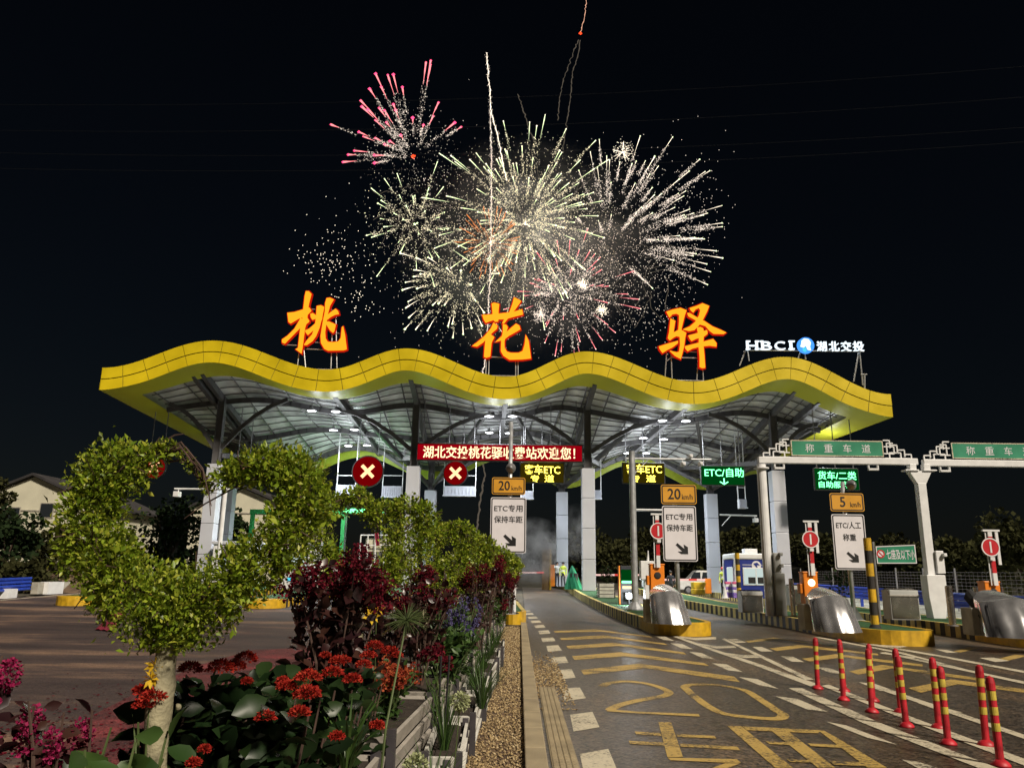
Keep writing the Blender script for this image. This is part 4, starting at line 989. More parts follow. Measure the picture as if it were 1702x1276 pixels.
# ------------------------------------------------------------------ barrier gates with raised booms
def raised_barrier(cab, Y, top, sgn, lamp, label, lit=False):
    x0, y0, x1, y1 = cab; X0, Z0, X1, Z1 = panel_px(x0, y0, x1, y1, Y); cx = (X0 + X1) / 2; w = (X1 - X0) * 1.08
    zb_ = zg(cx, Y) + ISL_H - .03
    t = thing('barrier_gate', label, 'barrier', (cx, Y, zb_), 'orange barrier gates with raised booms')
    m = MB(); m.box((cx, Y, (zb_ + Z1) / 2), (w, .42, Z1 - zb_)); m.box((cx, Y, Z1 + .01), (w + .04, .46, .05)); m.box((cx - w * .62, Y, Z1 - .55), (w * .25, .3, .34)); m.build('cabinet', 'orange_box', t, bev=.02)
    c = W(*lamp, Y - .22); m = MB(); m.lathe([(.0, .03), (.10, .02), (.125, 0), (.125, -.02)], c, 20, axis=Matrix.Rotation(R(90), 3, 'X')); m.build('signal_lamp', 'amber' if lit else 'rubber', t)
    T = W(*top, Y - .05); xb = T.x
    B = Z1 - .1
    bm = MB(); n = 9
    for k in range(n):
        bm.box((xb + .0, Y - .28, B + (T.z - B) * (k + .5) / n), (.13, .06, (T.z - B) / n), 1 if k in (2, 3, 6, 7) else 0)
    bm.box((xb + .22, Y - .28, T.z - .55), (.09, .05, 1.1)); bm.box((xb - .13, Y - .26, (T.z + B) / 2), (.03, .03, T.z - B)); bm.box((xb + .05, Y - .28, T.z), (.55, .08, .06))
    bm.build('boom', ['white_paint', 'sign_red'], t)
    s = W(*sgn, Y - .36); m = MB(); m.plate(disc((s.x, s.z), .30, 28), Y - .38, .03); d = m.build('round_disc', 'sign_red', t)
    m = MB(); m.box((s.x, Y - .385, s.z), (.055, .01, .36)); ringplate(m, disc((s.x, s.z), .30, 28), disc((s.x, s.z), .265, 28), Y - .386, .006); m.box((s.x + .02, Y - .37, s.z - .36), (.13, .02, .10)); m.build('white_bar', 'white_paint', d)
raised_barrier((1080, 938, 1103, 990), 29, (1090, 855), (1094, 882), (1093, 956), 'orange barrier gate with a dark lamp, half hidden by the second lane sign')
raised_barrier((1332, 951, 1358, 1005), 28.5, (1341, 867), (1347, 896), (1349, 968), 'orange barrier gate with its round lamp lit', True)
raised_barrier((1631, 967, 1661, 1020), 26.5, (1637, 882), (1646, 909), (1652, 984), 'orange barrier gate near the right picture edge, beside a black draped drum')

# ------------------------------------------------------------------ steel crash drums on the island noses
def drum(px, w, label, dark=False):
    p = top_of(*px); z0 = p.z - .03
    t = thing('crash_drum', label, 'crash drum', (p.x, p.y, z0), 'shiny steel crash drums on the island noses')
    m = MB(); r = w / 2; n = 96; vs = []
    for k in range(n):
        a = 2 * math.pi * k / n; rp = r * (1 + .03 * math.sin(10 * a)); x, y = rp * math.cos(a), rp * math.sin(a) * .9
        vs.append((p.x + x, p.y + y, z0))
    for k in range(n):
        a = 2 * math.pi * k / n; rp = r * (1 + .03 * math.sin(10 * a)); x, y = rp * math.cos(a) * .98, rp * math.sin(a) * .9
        vs.append((p.x + x * .84 - .10, p.y + y * .84 + .20, z0 + 1.0 - .20 * (x / r) ** 2 + .10 * (y / r)))
    fs = [(k, (k + 1) % n, n + (k + 1) % n, n + k) for k in range(n)] + [tuple(range(n, 2 * n))]
    m.add(vs, fs); o = m.build('curved_shell', 'chrome', t)
    for i, f in enumerate(o.data.polygons): f.use_smooth = i < n
    m = MB(); m.box((p.x - r * .95, p.y + .5, z0 + .33), (.30, .5, .66)); m.build('side_block', 'concrete', t, bev=.02)
    m = MB(); m.box((p.x - .05, p.y + .85, z0 + .42), (r * 1.1, .4, .84)); m.build('backing_frame', 'steel_mid', t)
    if dark:
        m = MB(); m.grid(lambda u, v: (p.x - r * .95 + u * r * .9, p.y + .15 + .75 * v - .1, z0 + .60 + .55 * v + .12 * math.sin(u * 9) - .55 * abs(u - .5)), 12, 6); m.build('black_cover', 'rubber', t)
    return t
drum((1116, 1034), 1.15, 'steel drum reflecting a red streak on the nose of the nearest striped island')
drum((1391, 1047), 1.20, 'steel drum below the 5 km/h sign')
drum((1690, 1056), 1.55, 'steel drum at the right picture edge with a torn black cover', True)

# ------------------------------------------------------------------ posts, bins, bollards, rails
def striped_post(px, H, r, label, off=0.0, cone=True):
    p = hit(px[0], px[1], off); z0 = p.z
    t = thing('striped_post', label, 'warning post', (p.x, p.y, z0), 'yellow and black warning posts')
    m = MB(); n = 8
    for k in range(n): m.lathe([(r, z0 + H * k / n), (r, z0 + H * (k + 1) / n)], (p.x, p.y, 0), 16, k % 2)
    o = m.build('pole', ['kerb_black', 'kerb_yellow'], t, smooth=False)
    if cone:
        m = MB(); m.lathe([(r * 3.2, 0), (r * 3.2, .04), (r * 1.3, .42), (r * 1.02, .46)], (p.x, p.y, z0), 18); m.build('rubber_foot', 'rubber', t, smooth=False)
striped_post((1457, 1066), 2.80, .105, 'tall yellow and black post on a black rubber cone beside the 5 km/h sign')
striped_post((1229, 996), 2.45, .12, 'yellow and black striped post in front of the blue booth', ISL_H, False)
def bin_box(px, w, h, label):
    p = top_of(*px); t = thing('steel_cabinet', label, 'cabinet', (p.x, p.y, p.z), 'small steel cabinets standing on the islands')
    z = p.z; x = p.x; y = p.y
    m = MB(); m.box((x, y + .3, z + h / 2), (w, .6, h)); m.build('body', 'grey_paint', t, bev=.015)
    m = MB(); m.box((x, y - .012, z + h * .40), (w * .92, .02, h * .70)); m.build('door', 'steel_post', t)
    m = MB(); m.add([(x - w * .53, y - .05, z + h * .8), (x + w * .53, y - .05, z + h * .8), (x + w * .5, y + .3, z + h * 1.06), (x - w * .5, y + .3, z + h * 1.06), (x + w * .5, y + .62, z + h * 1.0), (x - w * .5, y + .62, z + h * 1.0)], [(0, 1, 2, 3), (3, 2, 4, 5)]); m.build('lid', 'steel_post', t)
bin_box((1252, 1018), .80, .78, 'brownish steel cabinet on the middle island, beside the left gantry post')
bin_box((1507, 1030), .95, .95, 'grey and brown steel cabinet beside the shared gantry post')
bin_box((1327, 1006), .8, .9, 'pale wire-fronted cabinet beside the lit orange barrier')
def steel_bollard(px, ytop, r, label):
    p = top_of(*px); zt = W(px[0], ytop, p.y).z
    t = thing('steel_bollard', label, 'bollard', p, 'bare steel bollards on the islands')
    m = MB(); m.lathe([(r, 0), (r, zt - p.z - .02), (r * .8, zt - p.z)], p, 16); o = m.build('post', 'steel_post', t, smooth=False)
    m = MB(); m.lathe([(r * 1.5, 0), (r * 1.5, .03), (r * 1.1, .035)], p, 16); m.build('flange', 'steel_mid', t)
steel_bollard((1319, 1024), 961, .085, 'slim dark steel bollard left of the lit orange barrier')
steel_bollard((1584, 1040), 973, .10, 'steel bollard between the shared gantry post and the rightmost barrier')
steel_bollard((1627, 1022), 975, .10, 'shiny steel bollard just left of the rightmost orange barrier')
# flexible red lane posts
def flex_post():
    t = thing('flexible_post', 'x', 'bollard', (0, 0, 0), 'red plastic lane posts on the painted gore')
    m = MB(); m.lathe([(.085, 0), (.085, .015), (.065, .04), (.040, .06)], (0, 0, 0), 18); m.build('foot', 'bollard_red', t, smooth=True)
    m = MB(); H = .78
    prof = [(.050, .05)]; segs = [(.05, .30, 0), (.30, .37, 1), (.37, .44, 0), (.44, .51, 1), (.51, .57, 0), (.57, .65, 1)]
    for a, b, c in segs: m.lathe([(.0375 if c else .0355, a), (.0375 if c else .0355, b)], (0, 0, 0), 16, c)
    m.lathe([(.037, .65), (.041, .66), (.041, .72), (.032, .765), (.0, .785)], (0, 0, 0), 16, 0)
    m.build('post', ['bollard_red', 'bollard_yellow'], t, smooth=False)
    return t
fp = flex_post()
FP = [((540, 388), 'farthest red lane post of the near row, standing alone at the gore tip'), ((685, 452), 'second red lane post of the near row, counted from the gore tip'), ((845, 520), 'third red lane post of the near row, counted from the gore tip'), ((1040, 602), 'fourth red lane post of the near row, counted from the gore tip'), ((1275, 700), 'fifth red lane post of the near row, counted from the gore tip'), ((1572, 822), 'nearest red lane post, lowest in the picture'),
      ((690, 402), 'first red lane post of the far row, partly behind a near one'), ((852, 458), 'second red lane post of the far row, counted from the gore tip'), ((1008, 522), 'third red lane post of the far row, counted from the gore tip'), ((1222, 610), 'fourth red lane post of the far row, counted from the gore tip'), ((1490, 708), 'last red lane post of the far row, beside the nearest of all')]
for i, (p, lb) in enumerate(FP):
    q = hit(*c5([p])[0]); 
    if i == 0: fp.location = q; fp['label'] = lb
    else: dup(fp, q, lb, rotz=random.uniform(0, 6))
for i, o in enumerate([o for o in bpy.data.objects if o.name.startswith('flexible_post')]): o.scale = (1, 1, .97 + .05 * random.random()); o.rotation_euler = (R(random.uniform(-2.2, 2.2)), R(random.uniform(-2.5, 2.5)), random.uniform(0, 6))
def guard_rail(name, label, X, y0, y1, side, zoff=0.0, dx=0.0):
    t = thing('guard_rail', label, 'guard rail', (X, y0, zg(X, y0)), 'blue wave-beam guard rails')
    prof = [(0, .42), (.06, .46), (.06, .52), (0, .56), (0, .60), (.06, .64), (.06, .70), (0, .74), (-.012, .74), (-.012, .42)]
    m = MB()
    for zz in (0, ):
        n = len(prof); k = int((y1 - y0) / 2); vs = []
        for j in range(k + 1):
            Y = y0 + (y1 - y0) * j / k
            for a, z in prof: vs.append((X + side * a + dx * (Y - y0), Y, z + zg(X, Y) + zoff))
        fs = [(j * n + i, j * n + (i + 1) % n, (j + 1) * n + (i + 1) % n, (j + 1) * n + i) for j in range(k) for i in range(n)] + [tuple(range(n)), tuple(k * n + i for i in range(n))[::-1]]
        m.add(vs, fs)
        vs2 = [(x, y, z + .36) for x, y, z in vs]; m.add(vs2, fs)
    m.build('wave_beam', 'blue_rail', t)
    Y = y0 + .5
    while Y < y1:
        m = MB(); xx = X - side * .12 + dx * (Y - y0); m.box((xx, Y, zg(X, Y) + .55 + zoff / 2), (.13, .13, 1.1 + zoff)); m.box((xx + side * .06, Y, zg(X, Y) + .75 + zoff), (.1, .12, .5)); m.build('rail_post', 'blue_rail', t)
        Y += 2.4 if y1 - y0 < 25 else 4
guard_rail('g', 'long blue guard rail at the right edge of the road, behind the islands', 19.6, 14, 58, -1)
guard_rail('g', 'short blue guard rail at the far left, ending on a white block', -26.0, 26, 42.4, 1, -.12)
# wire fence on the right
t = thing('wire_fence', 'wire mesh fence on thin posts behind the right blue guard rail', 'fence', (23, 16, 0))
m = MB()
for k in range(11): m.tube([(23, 16, .25 + .17 * k + zg(23, 20)), (23, 66, .25 + .17 * k + zg(23, 60))], .010, 4)
for k in range(130): m.tube([(23, 16 + k * .38, .2 + zg(23, 16 + k * .38)), (23, 16 + k * .38, 2.0 + zg(23, 16 + k * .38))], .006, 3)
m.build('mesh', 'steel_dark', t)
for k in range(16):
    m = MB(); y = 16 + 3.3 * k; m.box((23, y, 1.1 + zg(23, y)), (.07, .07, 2.2)); m.build('fence_post', 'steel_mid', t)
# green direction sign
X0, Z0, X1, Z1 = panel_px(1455, 905, 1524, 936, 27)
t = thing('direction_sign', 'small green board with a round red mark, right of the striped post', 'road sign', ((X0 + X1) / 2, 27, zg(X0, 27)))
m = MB(); w = X1 - X0; h = Z1 - Z0; cx, cz = (X0 + X1) / 2, (Z0 + Z1) / 2
m.plate([(X0, Z0 - .02), (X1, Z0), (X1, Z1 + .02), (X0, Z1 - .05)], 27, .04); b = m.build('board', 'sign_green', t)
m = MB(); text(m, '七座及以下小', cx + w * .11, cz - .01, 27 - .004, width=w * .72, height=h * .56, depth=.006, bold=.012); ringplate(m, [(X0, Z0 - .02), (X1, Z0), (X1, Z1 + .02), (X0, Z1 - .05)], [(X0 + .03, Z0 + .01), (X1 - .03, Z0 + .03), (X1 - .03, Z1 - .01), (X0 + .03, Z1 - .08)], 26.994, .005); m.plate(disc((X0 + w * .11, cz + .0), h * .22, 20), 26.995, .004); m.build('lettering', 'sign_white', b)
m = MB(); ringplate(m, disc((X0 + w * .11, cz), h * .23, 20), disc((X0 + w * .11, cz), h * .16, 20), 26.990, .004); m.bar((X0 + w * .11 - .07, 26.988, cz + .07), (X0 + w * .11 + .07, 26.988, cz - .07), .006, .03); m.build('prohibition_mark', 'sign_red', b)
m = MB(); m.tube([(X0 - .06, 27.06, zg(X0, 27) + ISL_H * 0), (X0 - .06, 27.06, Z1 + .1)], .05, 10); m.bar((X0 - .06, 27.06, cz + .15), (X1, 27.06, cz + .15), .04, .04); m.build('post', 'steel_mid', t)
# camera pole on the first island
p = top_of(1056, 1013)
t = thing('camera_pole', 'tall steel pole with cross arms and cameras standing on the nearest striped island', 'camera pole', p)
m = MB(); zt = W(1052, 750, p.y).z; m.tube([p, (p.x, p.y, zt)], .13, 16); m.lathe([(.36, 0), (.36, .04), (.14, .3)], p, 12); m.build('pole', 'galvanised', t, smooth=False)
m = MB(); z1 = W(1052, 762, p.y).z; xa, xb = W(1040, 762, p.y).x, W(1182, 763, p.y).x; m.tube([(xa, p.y, z1), (xb, p.y, z1)], .045, 8); m.bar((p.x, p.y, z1 - .7), (p.x + .7, p.y, z1), .04, .04); m.build('upper_arm', 'galvanised', t)
m = MB(); z2 = W(1052, 847, p.y).z; m.tube([(p.x - .1, p.y, z2), (W(1100, 848, p.y).x, p.y, z2)], .05, 8); m.build('lower_arm', 'galvanised', t)
for i, (dx, dz) in enumerate(((2.35, .10), (2.05, -.22), (2.75, -.2))):
    m = MB(); m.box((p.x + dx, p.y - .1, z1 + dz), (.14, .42, .14)); m.box((p.x + dx, p.y, z1 + dz / 2), (.04, .04, abs(dz))); m.lathe([(.055, .0), (.055, .04)], (p.x + dx, p.y - .30, z1 + dz), 12, axis=Matrix.Rotation(R(90), 3, 'X')); m.build('camera', 'white_paint', t, bev=.01)
# camera arm on the rear right column
xc = W(1187, 855, 57).x
t = thing('bracket_camera', 'bracket arm with a hanging camera beside the rear right column', 'camera', (xc + .45, 57, W(1190, 855, 57).z))
m = MB(); z = W(1190, 855, 57).z; xe = W(1258, 856, 57).x; m.tube([(xc + .4, 57, z), (xe, 57, z - .05)], .06, 8); m.tube([(xc + .5, 57, z - .8), (xc + 1.2, 57, z - .05)], .04, 6); m.build('arm', 'white_paint', t)
m = MB(); m.box((xe - .15, 56.9, z - .38), (.30, .5, .28)); m.box((xe - .15, 57, z - .15), (.05, .05, .25)); m.build('camera', 'white_paint', t, bev=.02)
# left side pole with a short arm
p = hit(362, 956)
t = thing('camera_pole', 'slim white pole right of the leftmost column, seen through the heart tree', 'camera pole', (p.x, 44, zg(p.x, 44)))
xq = W(368, 880, 44).x; m = MB(); m.tube([(xq, 44, zg(xq, 44)), (xq, 44, W(376, 809, 44).z)], .12, 12); m.build('pole', 'white_paint', t, smooth=False)
m = MB(); zz = W(376, 813, 44).z; m.tube([(xq - .3, 44, zz), (xq + .25, 44, zz)], .05, 8); m.tube([(W(290, 812, 44).x, 44, zz), (xq, 44, zz)], .05, 8); m.build('arm', 'white_paint', t)
m = MB(); xx = W(296, 820, 44).x; m.box((xx, 43.9, zz - .32), (.3, .45, .3)); m.box((xx, 44, zz - .1), (.05, .05, .2)); m.build('camera', 'white_paint', t, bev=.02)
# yellow nose fitting and white post of the rear end of the planters
p = top_of(855, 1001)
t = thing('lane_post', 'short white post on the yellow island nose at the end of the planters', 'post', (W(855, 1000, 27.6).x, 27.6, ISL_H))
m = MB(); m.tube([(W(855, 1000, 27.6).x, 27.6, ISL_H - .03), (W(855, 975, 27.6).x, 27.6, W(855, 972, 27.6).z)], .06, 10); m.build('post', 'white_paint', t)
m = MB(); m.lathe([(.16, 0), (.16, .03), (.07, .06)], (W(855, 1000, 27.6).x, 27.6, ISL_H - .02), 12); m.build('foot', 'rubber', t)
# ------------------------------------------------------------------ planter boxes
def prow(Y): return -0.80 + 0.017 * (Y - 5)      # right face of the tall planters
def slat_box(name, label, group, x0, x1, y0, y1, z0, h, nsl, m, pm, yaw=0.0, cat='planter'):
    cx, cy = (x0 + x1) / 2, (y0 + y1) / 2
    t = thing(name, label, cat, (cx, cy, z0), group)
    w, d = x1 - x0, y1 - y0
    mb = MB(); sh = h / nsl
    for k in range(nsl):
        z = z0 + sh * (k + .5)
        for sx in (-1, 1): mb.box((cx + sx * (w / 2 - .012), cy, z + .004), (.028, d - .06, sh * .80), 0, Matrix.Rotation(R(11 * sx), 3, 'Y'))
        for sy in (-1, 1): mb.box((cx, cy + sy * (d / 2 - .012), z + .004), (w - .06, .028, sh * .80), 0, Matrix.Rotation(R(-11 * sy), 3, 'X'))
    mb.build('slat_side', m, t)
    for sx in (-1, 1):
        for sy in (-1, 1):
            mb = MB(); mb.box((cx + sx * (w / 2 - .015), cy + sy * (d / 2 - .015), z0 + h / 2 + .01), (.055, .055, h + .03)); mb.build('corner_post', pm, t)
    mb = MB(); mb.box((cx, cy, z0 + h - .05), (w - .10, d - .10, .04)); mb.box((cx, cy, z0 + h * .5), (w - .16, d - .16, h * .9)); mb.build('soil', 'soil', t)
    if yaw: t.rotation_euler = (0, 0, R(yaw))
    return t
PL = [(1.55, 3.05), (3.45, 4.9), (5.5, 7.2), (7.4, 9.4), (9.6, 11.7), (11.9, 13.8), (14.0, 15.9), (16.1, 18.0), (18.2, 20.1), (20.3, 22.2), (22.4, 24.3), (24.5, 26.3)]
wh = ['under the nearest heart tree and the coral flowers', 'with the coral flowers above its near end', 'with a dark end, below the rust coloured plants', 'below the second heart tree and the drooping green bush', 'below the third heart tree', 'just past the third heart tree', 'below the fourth heart tree', 'just past the fourth heart tree', 'below the fifth heart tree', 'just past the fifth heart tree', 'near the far end of the row', 'at the far end of the row beside the yellow nose']
for (a, b), s in zip(PL, wh):
    xr = prow((a + b) / 2); slat_box('planter_box', 'grey slatted planter box ' + s, 'grey slatted planter boxes in a row', xr - .95, xr, a, b, -.01, .64, 5, 'planter_grey', 'planter_post', random.uniform(-2.5, 1.0))
TR = [(4.55, 5.95, 'nearest, cut by the bottom picture edge'), (6.2, 7.6, 'second from the camera'), (7.9, 9.3, 'third from the camera'), (9.6, 11.0, 'fourth from the camera'), (11.3, 12.7, 'fifth from the camera'), (13.0, 14.6, 'sixth from the camera'), (15.0, 16.6, 'last and smallest of its row')]
for a, b, s in TR:
    xr = prow((a + b) / 2) + .33; slat_box('trough_planter', 'low pale trough beside the gravel, ' + s, 'low pale trough planters along the gravel', xr - .28, xr, a, b, -.01, .36, 3, 'planter_white', 'planter_post', random.uniform(-2, 2))

# ------------------------------------------------------------------ heart shaped trees
H0 = 2.75
HP = [(336, 828, 7), (326, 800, 8), (302, 782, 9), (268, 750, 11), (214, 780, 42), (165, 800, 58), (148, 850, 60), (160, 905, 62), (195, 955, 66), (245, 992, 68), (300, 1010, 66), (350, 990, 62), (396, 962, 60), (440, 926, 55), (474, 884, 52), (494, 838, 50), (482, 800, 47), (450, 782, 40), (414, 784, 34), (382, 790, 28), (356, 802, 21)]
K = H0 / 1290 / .985
def heart_local():
    out = []
    for x, y, r in HP: out.append((np.array([(x - 305) * K, 0, (1070 - y) * K]), r * K * .90))
    return out
HL = heart_local()
HC = [(p, max(r, 36 * K) if i in (0, 1, 2, 3, len(HL) - 1, len(HL) - 2, len(HL) - 3) else r) for i, (p, r) in enumerate(HL)]
def smooth_path(HL, n):
    P = np.array([p for p, r in HL]); Rr = np.array([r for p, r in HL]); t = np.linspace(0, len(HL) - 1, n); i = np.clip(t.astype(int), 0, len(HL) - 2); f = (t - i)[:, None]
    i0 = np.clip(i - 1, 0, None); i2 = i + 1; i3 = np.clip(i + 2, None, len(HL) - 1)
    a, b, c, d = P[i0], P[i], P[i2], P[i3]
    q = .5 * (2 * b + (c - a) * f + (2 * a - 5 * b + 4 * c - d) * f ** 2 + (3 * b - a - 3 * c + d) * f ** 3)
    return q, Rr[i] * (1 - f[:, 0]) + Rr[i2] * f[:, 0]
def heart_tree(Y, X, ztip, s, nleaf, lsz, label, seed, simple=False, rot=0.0, closed=False):
    global rng
    rng = np.random.default_rng(seed)
    t = thing('heart_tree', label, 'topiary tree', (X, Y, .58), 'heart shaped topiary trees in the planters')
    base = np.array([X, Y, ztip])
    q, rr = smooth_path(HC if closed else HL, 600)
    q = q * s; rr = rr * s
    cr, sr = math.cos(rot), math.sin(rot)
    def tr(p): return np.stack([p[:, 0] * cr - p[:, 1] * sr, p[:, 0] * sr + p[:, 1] * cr, p[:, 2]], 1) + base
    wgt = rr ** 1.6; wgt /= wgt.sum()
    idx = rng.choice(len(q), nleaf, p=wgt)
    u = rng.normal(size=(nleaf, 3)); u[:, 1] *= 1.0; u /= np.linalg.norm(u, axis=1, keepdims=True)
    # clumps: the tube surface bulges and thins
    ph = idx / 600 * 2 * math.pi
    bul = 1 + .16 * np.sin(ph * 9 + seed) + .10 * np.sin(ph * 23 + u[:, 2] * 3) + .10 * np.sin(u[:, 0] * 6 + ph * 14)
    rad = rng.uniform(.30, 1.0, nleaf) ** .55 * bul + (rng.random(nleaf) < .06) * rng.uniform(.05, .35, nleaf)
    pos = q[idx] + u * (rr[idx] * rad)[:, None] * np.array([1, .92, 1])
    # fill the tip under the notch
    m = int(nleaf * .10); pt = np.stack([rng.normal(0, .055, m) * s, rng.normal(0, .05, m) * s, rng.uniform(.0, .17, m) * s], 1); pos[:m] = pt * np.array([1, 1, 1]) + np.array([0, 0, .0]); u[:m] = rng.normal(size=(m, 3))
    d = u * .8 + rng.normal(size=(nleaf, 3)) * .7 + np.array([0, 0, .35])
    sz = lsz * (.45 + rng.random(nleaf) ** 1.5 * 1.1) * (1 + .25 * np.sin(idx * .11 + u[:, 0] * 3))
    cl = .12 + np.sin(pos[:, 0] * 38 / s + seed) * np.sin(pos[:, 1] * 41 / s + 2.1 + pos[:, 0] * 9) * np.sin(pos[:, 2] * 35 / s + seed * 1.7) + .5 * np.sin(pos[:, 0] * 71 / s + pos[:, 2] * 66 / s)
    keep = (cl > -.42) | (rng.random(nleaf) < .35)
    darker = (rad < .55) | (cl < -.1) & (rng.random(nleaf) < .7)  # darker leaves deep in the crown and in thin clumps
    leaf_obj('crown', ['leaf_privet', 'leaf_privet_dark'], tr(pos)[keep], d[keep], sz[keep], t, simple=simple, pick=darker[keep].astype(int))
    mb = MB()
    # twigs that follow the heart, loose ones over the notch
    for k in range(4):
        o = rng.normal(size=3) * .014 * s; pts = [tuple(p) for p in tr((q[10:590:24] + o + rng.normal(size=(len(q[10:590:24]), 3)) * .014 * s))]; mb.tube(pts, .0035 * s, 5)
    for k in range(70):
        i = rng.integers(0, 600); a = q[i]; dd = rng.normal(size=3); dd /= np.linalg.norm(dd); L = rr[i] * rng.uniform(1.0, 1.45); mb.tube([tuple(p) for p in tr(np.array([a, a + dd * L * .6 + rng.normal(size=3) * .01, a + dd * L]))], [.004 * s, .003 * s, .0015 * s], 4)
    for a, b, c in (((-.12, 0, .66), (.02, -.03, .70), (.10, -.04, .48)), ((-.10, .02, .64), (.04, .02, .66), (.085, .0, .45)), ((.28, 0, .60), (.10, .02, .53), (-.02, .03, .44)), ((-.16, .01, .66), (-.10, .0, .73), (-.04, .0, .74))):
        pts = np.array([a, b, c]) * s; mb.tube([tuple(p) for p in tr(np.array([pts[0], pts[0] * .3 + pts[1] * .7, pts[1] * .6 + pts[2] * .4, pts[2]]))], [.004, .0035, .003, .0015], 5)
    mb.build('branch', 'twig', t)
    mb = MB(); zb = .57; n = 22; pts = []; rs = []
    for k in range(n + 1):
        f = k / n; pts.append((X + .012 * math.sin(f * 5 + seed) - .012 * s * (1 - f), Y + .01 * math.cos(f * 4), zb + (ztip + .10 * s - zb) * f)); rs.append((.042 - .004 * f + .004 * math.sin(f * 19 + seed) + (.006 if k % 7 == 3 else 0)) * (.8 + .2 * s))
    rs[-1] *= 1.05
    mb.tube(pts, rs, 14)
    for k in range(6):
        f = rng.uniform(.1, .95); a = rng.uniform(0, 6.28); c = Vector((X + .045 * math.cos(a), Y + .045 * math.sin(a), zb + (ztip - zb) * f)); mb.lathe([(.013, -.006), (.009, .004), (.004, .007)], c, 8, axis=Vector((math.cos(a), math.sin(a), .2)).to_track_quat('Z', 'Y').to_matrix())
    mb.build('trunk', 'bark', t, smooth=True)
    return t
b = W(285, 1080, H0)
heart_tree(H0, b.x, b.z, 1.0, 34000, .0195, 'nearest topiary tree, clipped to a large open heart on a pale trunk', 1)
for (Y, px, py, s, n, ls, lb, sd) in ((6.1, 602, 1000, 1.15, 15000, .027, 'second topiary tree, just right of the nearest heart, above red flowers', 2), (9.8, 708, 990, 1.30, 10000, .035, 'third topiary tree in the receding row of hearts', 3),
                                   (13.4, 760, 986, 1.38, 8000, .042, 'fourth topiary tree in the receding row of hearts', 4), (17.2, 796, 985, 1.42, 6500, .05, 'fifth topiary tree, overlapping the foot of the white lane board', 5), (21.0, 818, 984, 1.45, 5000, .058, 'sixth topiary tree, small, near the end of the row', 6), (24.8, 830, 982, 1.50, 4200, .066, 'last topiary tree of the row, at the rounded hedge end', 7)):
    b = W(px, py, Y); heart_tree(Y, b.x, b.z, s, n, ls, lb, sd, simple=True, rot=random.uniform(-.25, .25), closed=True)

# ------------------------------------------------------------------ flowering plants in the planters
def stems_bush(name, label, cat, X, Y, z0, h, spread, nst, leafm, nleaf, lsz, petal=None, nfl=0, fsz=.07, npet=0, psz=.02, group=None, zlow=.1, wide=1.0, stemm='twig', seed=1, lean=(0, 0), simple=False, flz=(.85, 1.0)):
    global rng
    rng = np.random.default_rng(seed)
    t = thing(name, label, cat, (X, Y, z0), group)
    mb = MB(); tips = []; lp = []; ld = []
    for k in range(nst):
        a = rng.uniform(0, 6.28); rr_ = spread * math.sqrt(rng.random()); hh = h * rng.uniform(.70, 1.0)
        p0 = np.array([X + .2 * rr_ * math.cos(a), Y + .2 * rr_ * math.sin(a), z0 - .02]); p3 = np.array([X + rr_ * math.cos(a) + lean[0] * hh, Y + rr_ * math.sin(a) + lean[1] * hh, z0 + hh])
        p1 = p0 * .6 + p3 * .4 + np.array([0, 0, .12 * hh]) + rng.normal(size=3) * .03 * h; p2 = p0 * .25 + p3 * .75 + np.array([0, 0, .06 * hh]) + rng.normal(size=3) * .03 * h
        mb.tube([p0, p1, p2, p3], [.009, .007, .005, .003], 5); tips.append(p3)
        m = max(1, nleaf // nst); f = rng.uniform(zlow, 1, m); pts = np.where(f[:, None] < .5, p0 + (p1 - p0) * (f[:, None] * 2), p1 + (p3 - p1) * (f[:, None] * 2 - 1)); off = rng.normal(size=(m, 3)) * np.array([1, 1, .5]); off /= np.linalg.norm(off, axis=1, keepdims=True)
        lp.append(pts + off * rng.uniform(0.0, spread * .28, (m, 1))); ld.append(off + np.array([0, 0, .25]) + rng.normal(size=(m, 3)) * .3)
    mb.build('stem', stemm, t)
    lp = np.concatenate(lp); ld = np.concatenate(ld); leaf_obj('foliage', leafm, lp, ld, lsz * rng.uniform(.6, 1.25, len(lp)), t, wide=wide, simple=simple, fine=(Y < 9 and not simple))
    if petal:
        pp = []; pd = []
        for k in range(nfl):
            c = tips[k % nst].copy(); c[2] = z0 + (c[2] - z0) * rng.uniform(*flz) + .02; c[:2] += rng.normal(size=2) * spread * .18
            p, u = blob_pts(npet, c, (fsz, fsz, fsz * 1.35), .2); pp.append(p); pd.append(u + rng.normal(size=u.shape) * .6)
        pp = np.concatenate(pp); pd = np.concatenate(pd); leaf_obj('blossom', petal, pp, pd, psz * rng.uniform(.6, 1.3, len(pp)), t, simple=True, wide=1.7)
    return t
ZT = .60
# crape myrtles
G = 'crimson crape myrtles in the planters'
def myrtle(px, ytop, Y, spread, label, seed, nfl=16, nleaf=420, lsz=.075, fs=.085, nst=14, petal='petal_crimson', npet=260, zlow=.3, z0=ZT):
    p = W(px, ytop, Y); return stems_bush('crape_myrtle', label, 'flowering shrub', p.x, Y, z0, p.z - z0, spread, nst, 'leaf_maroon', nleaf, lsz, petal, nfl, fs, npet, .0045 * math.sqrt(Y) + .008, G, zlow=zlow, wide=1.15, seed=seed)
myrtle(560, 905, 4.75, .30, 'largest crimson flowering shrub, with dark leaves, right of the nearest heart tree', 11, 26, 700, .085, .075, 18)
myrtle(700, 928, 8.0, .32, 'dark crimson flowering shrub between the second and third heart trees', 12, 10, 300, .085, .075)
myrtle(652, 985, 7.2, .25, 'dark leaved shrub under the second heart tree with hardly any flowers', 13, 3, 420, .085, .05)
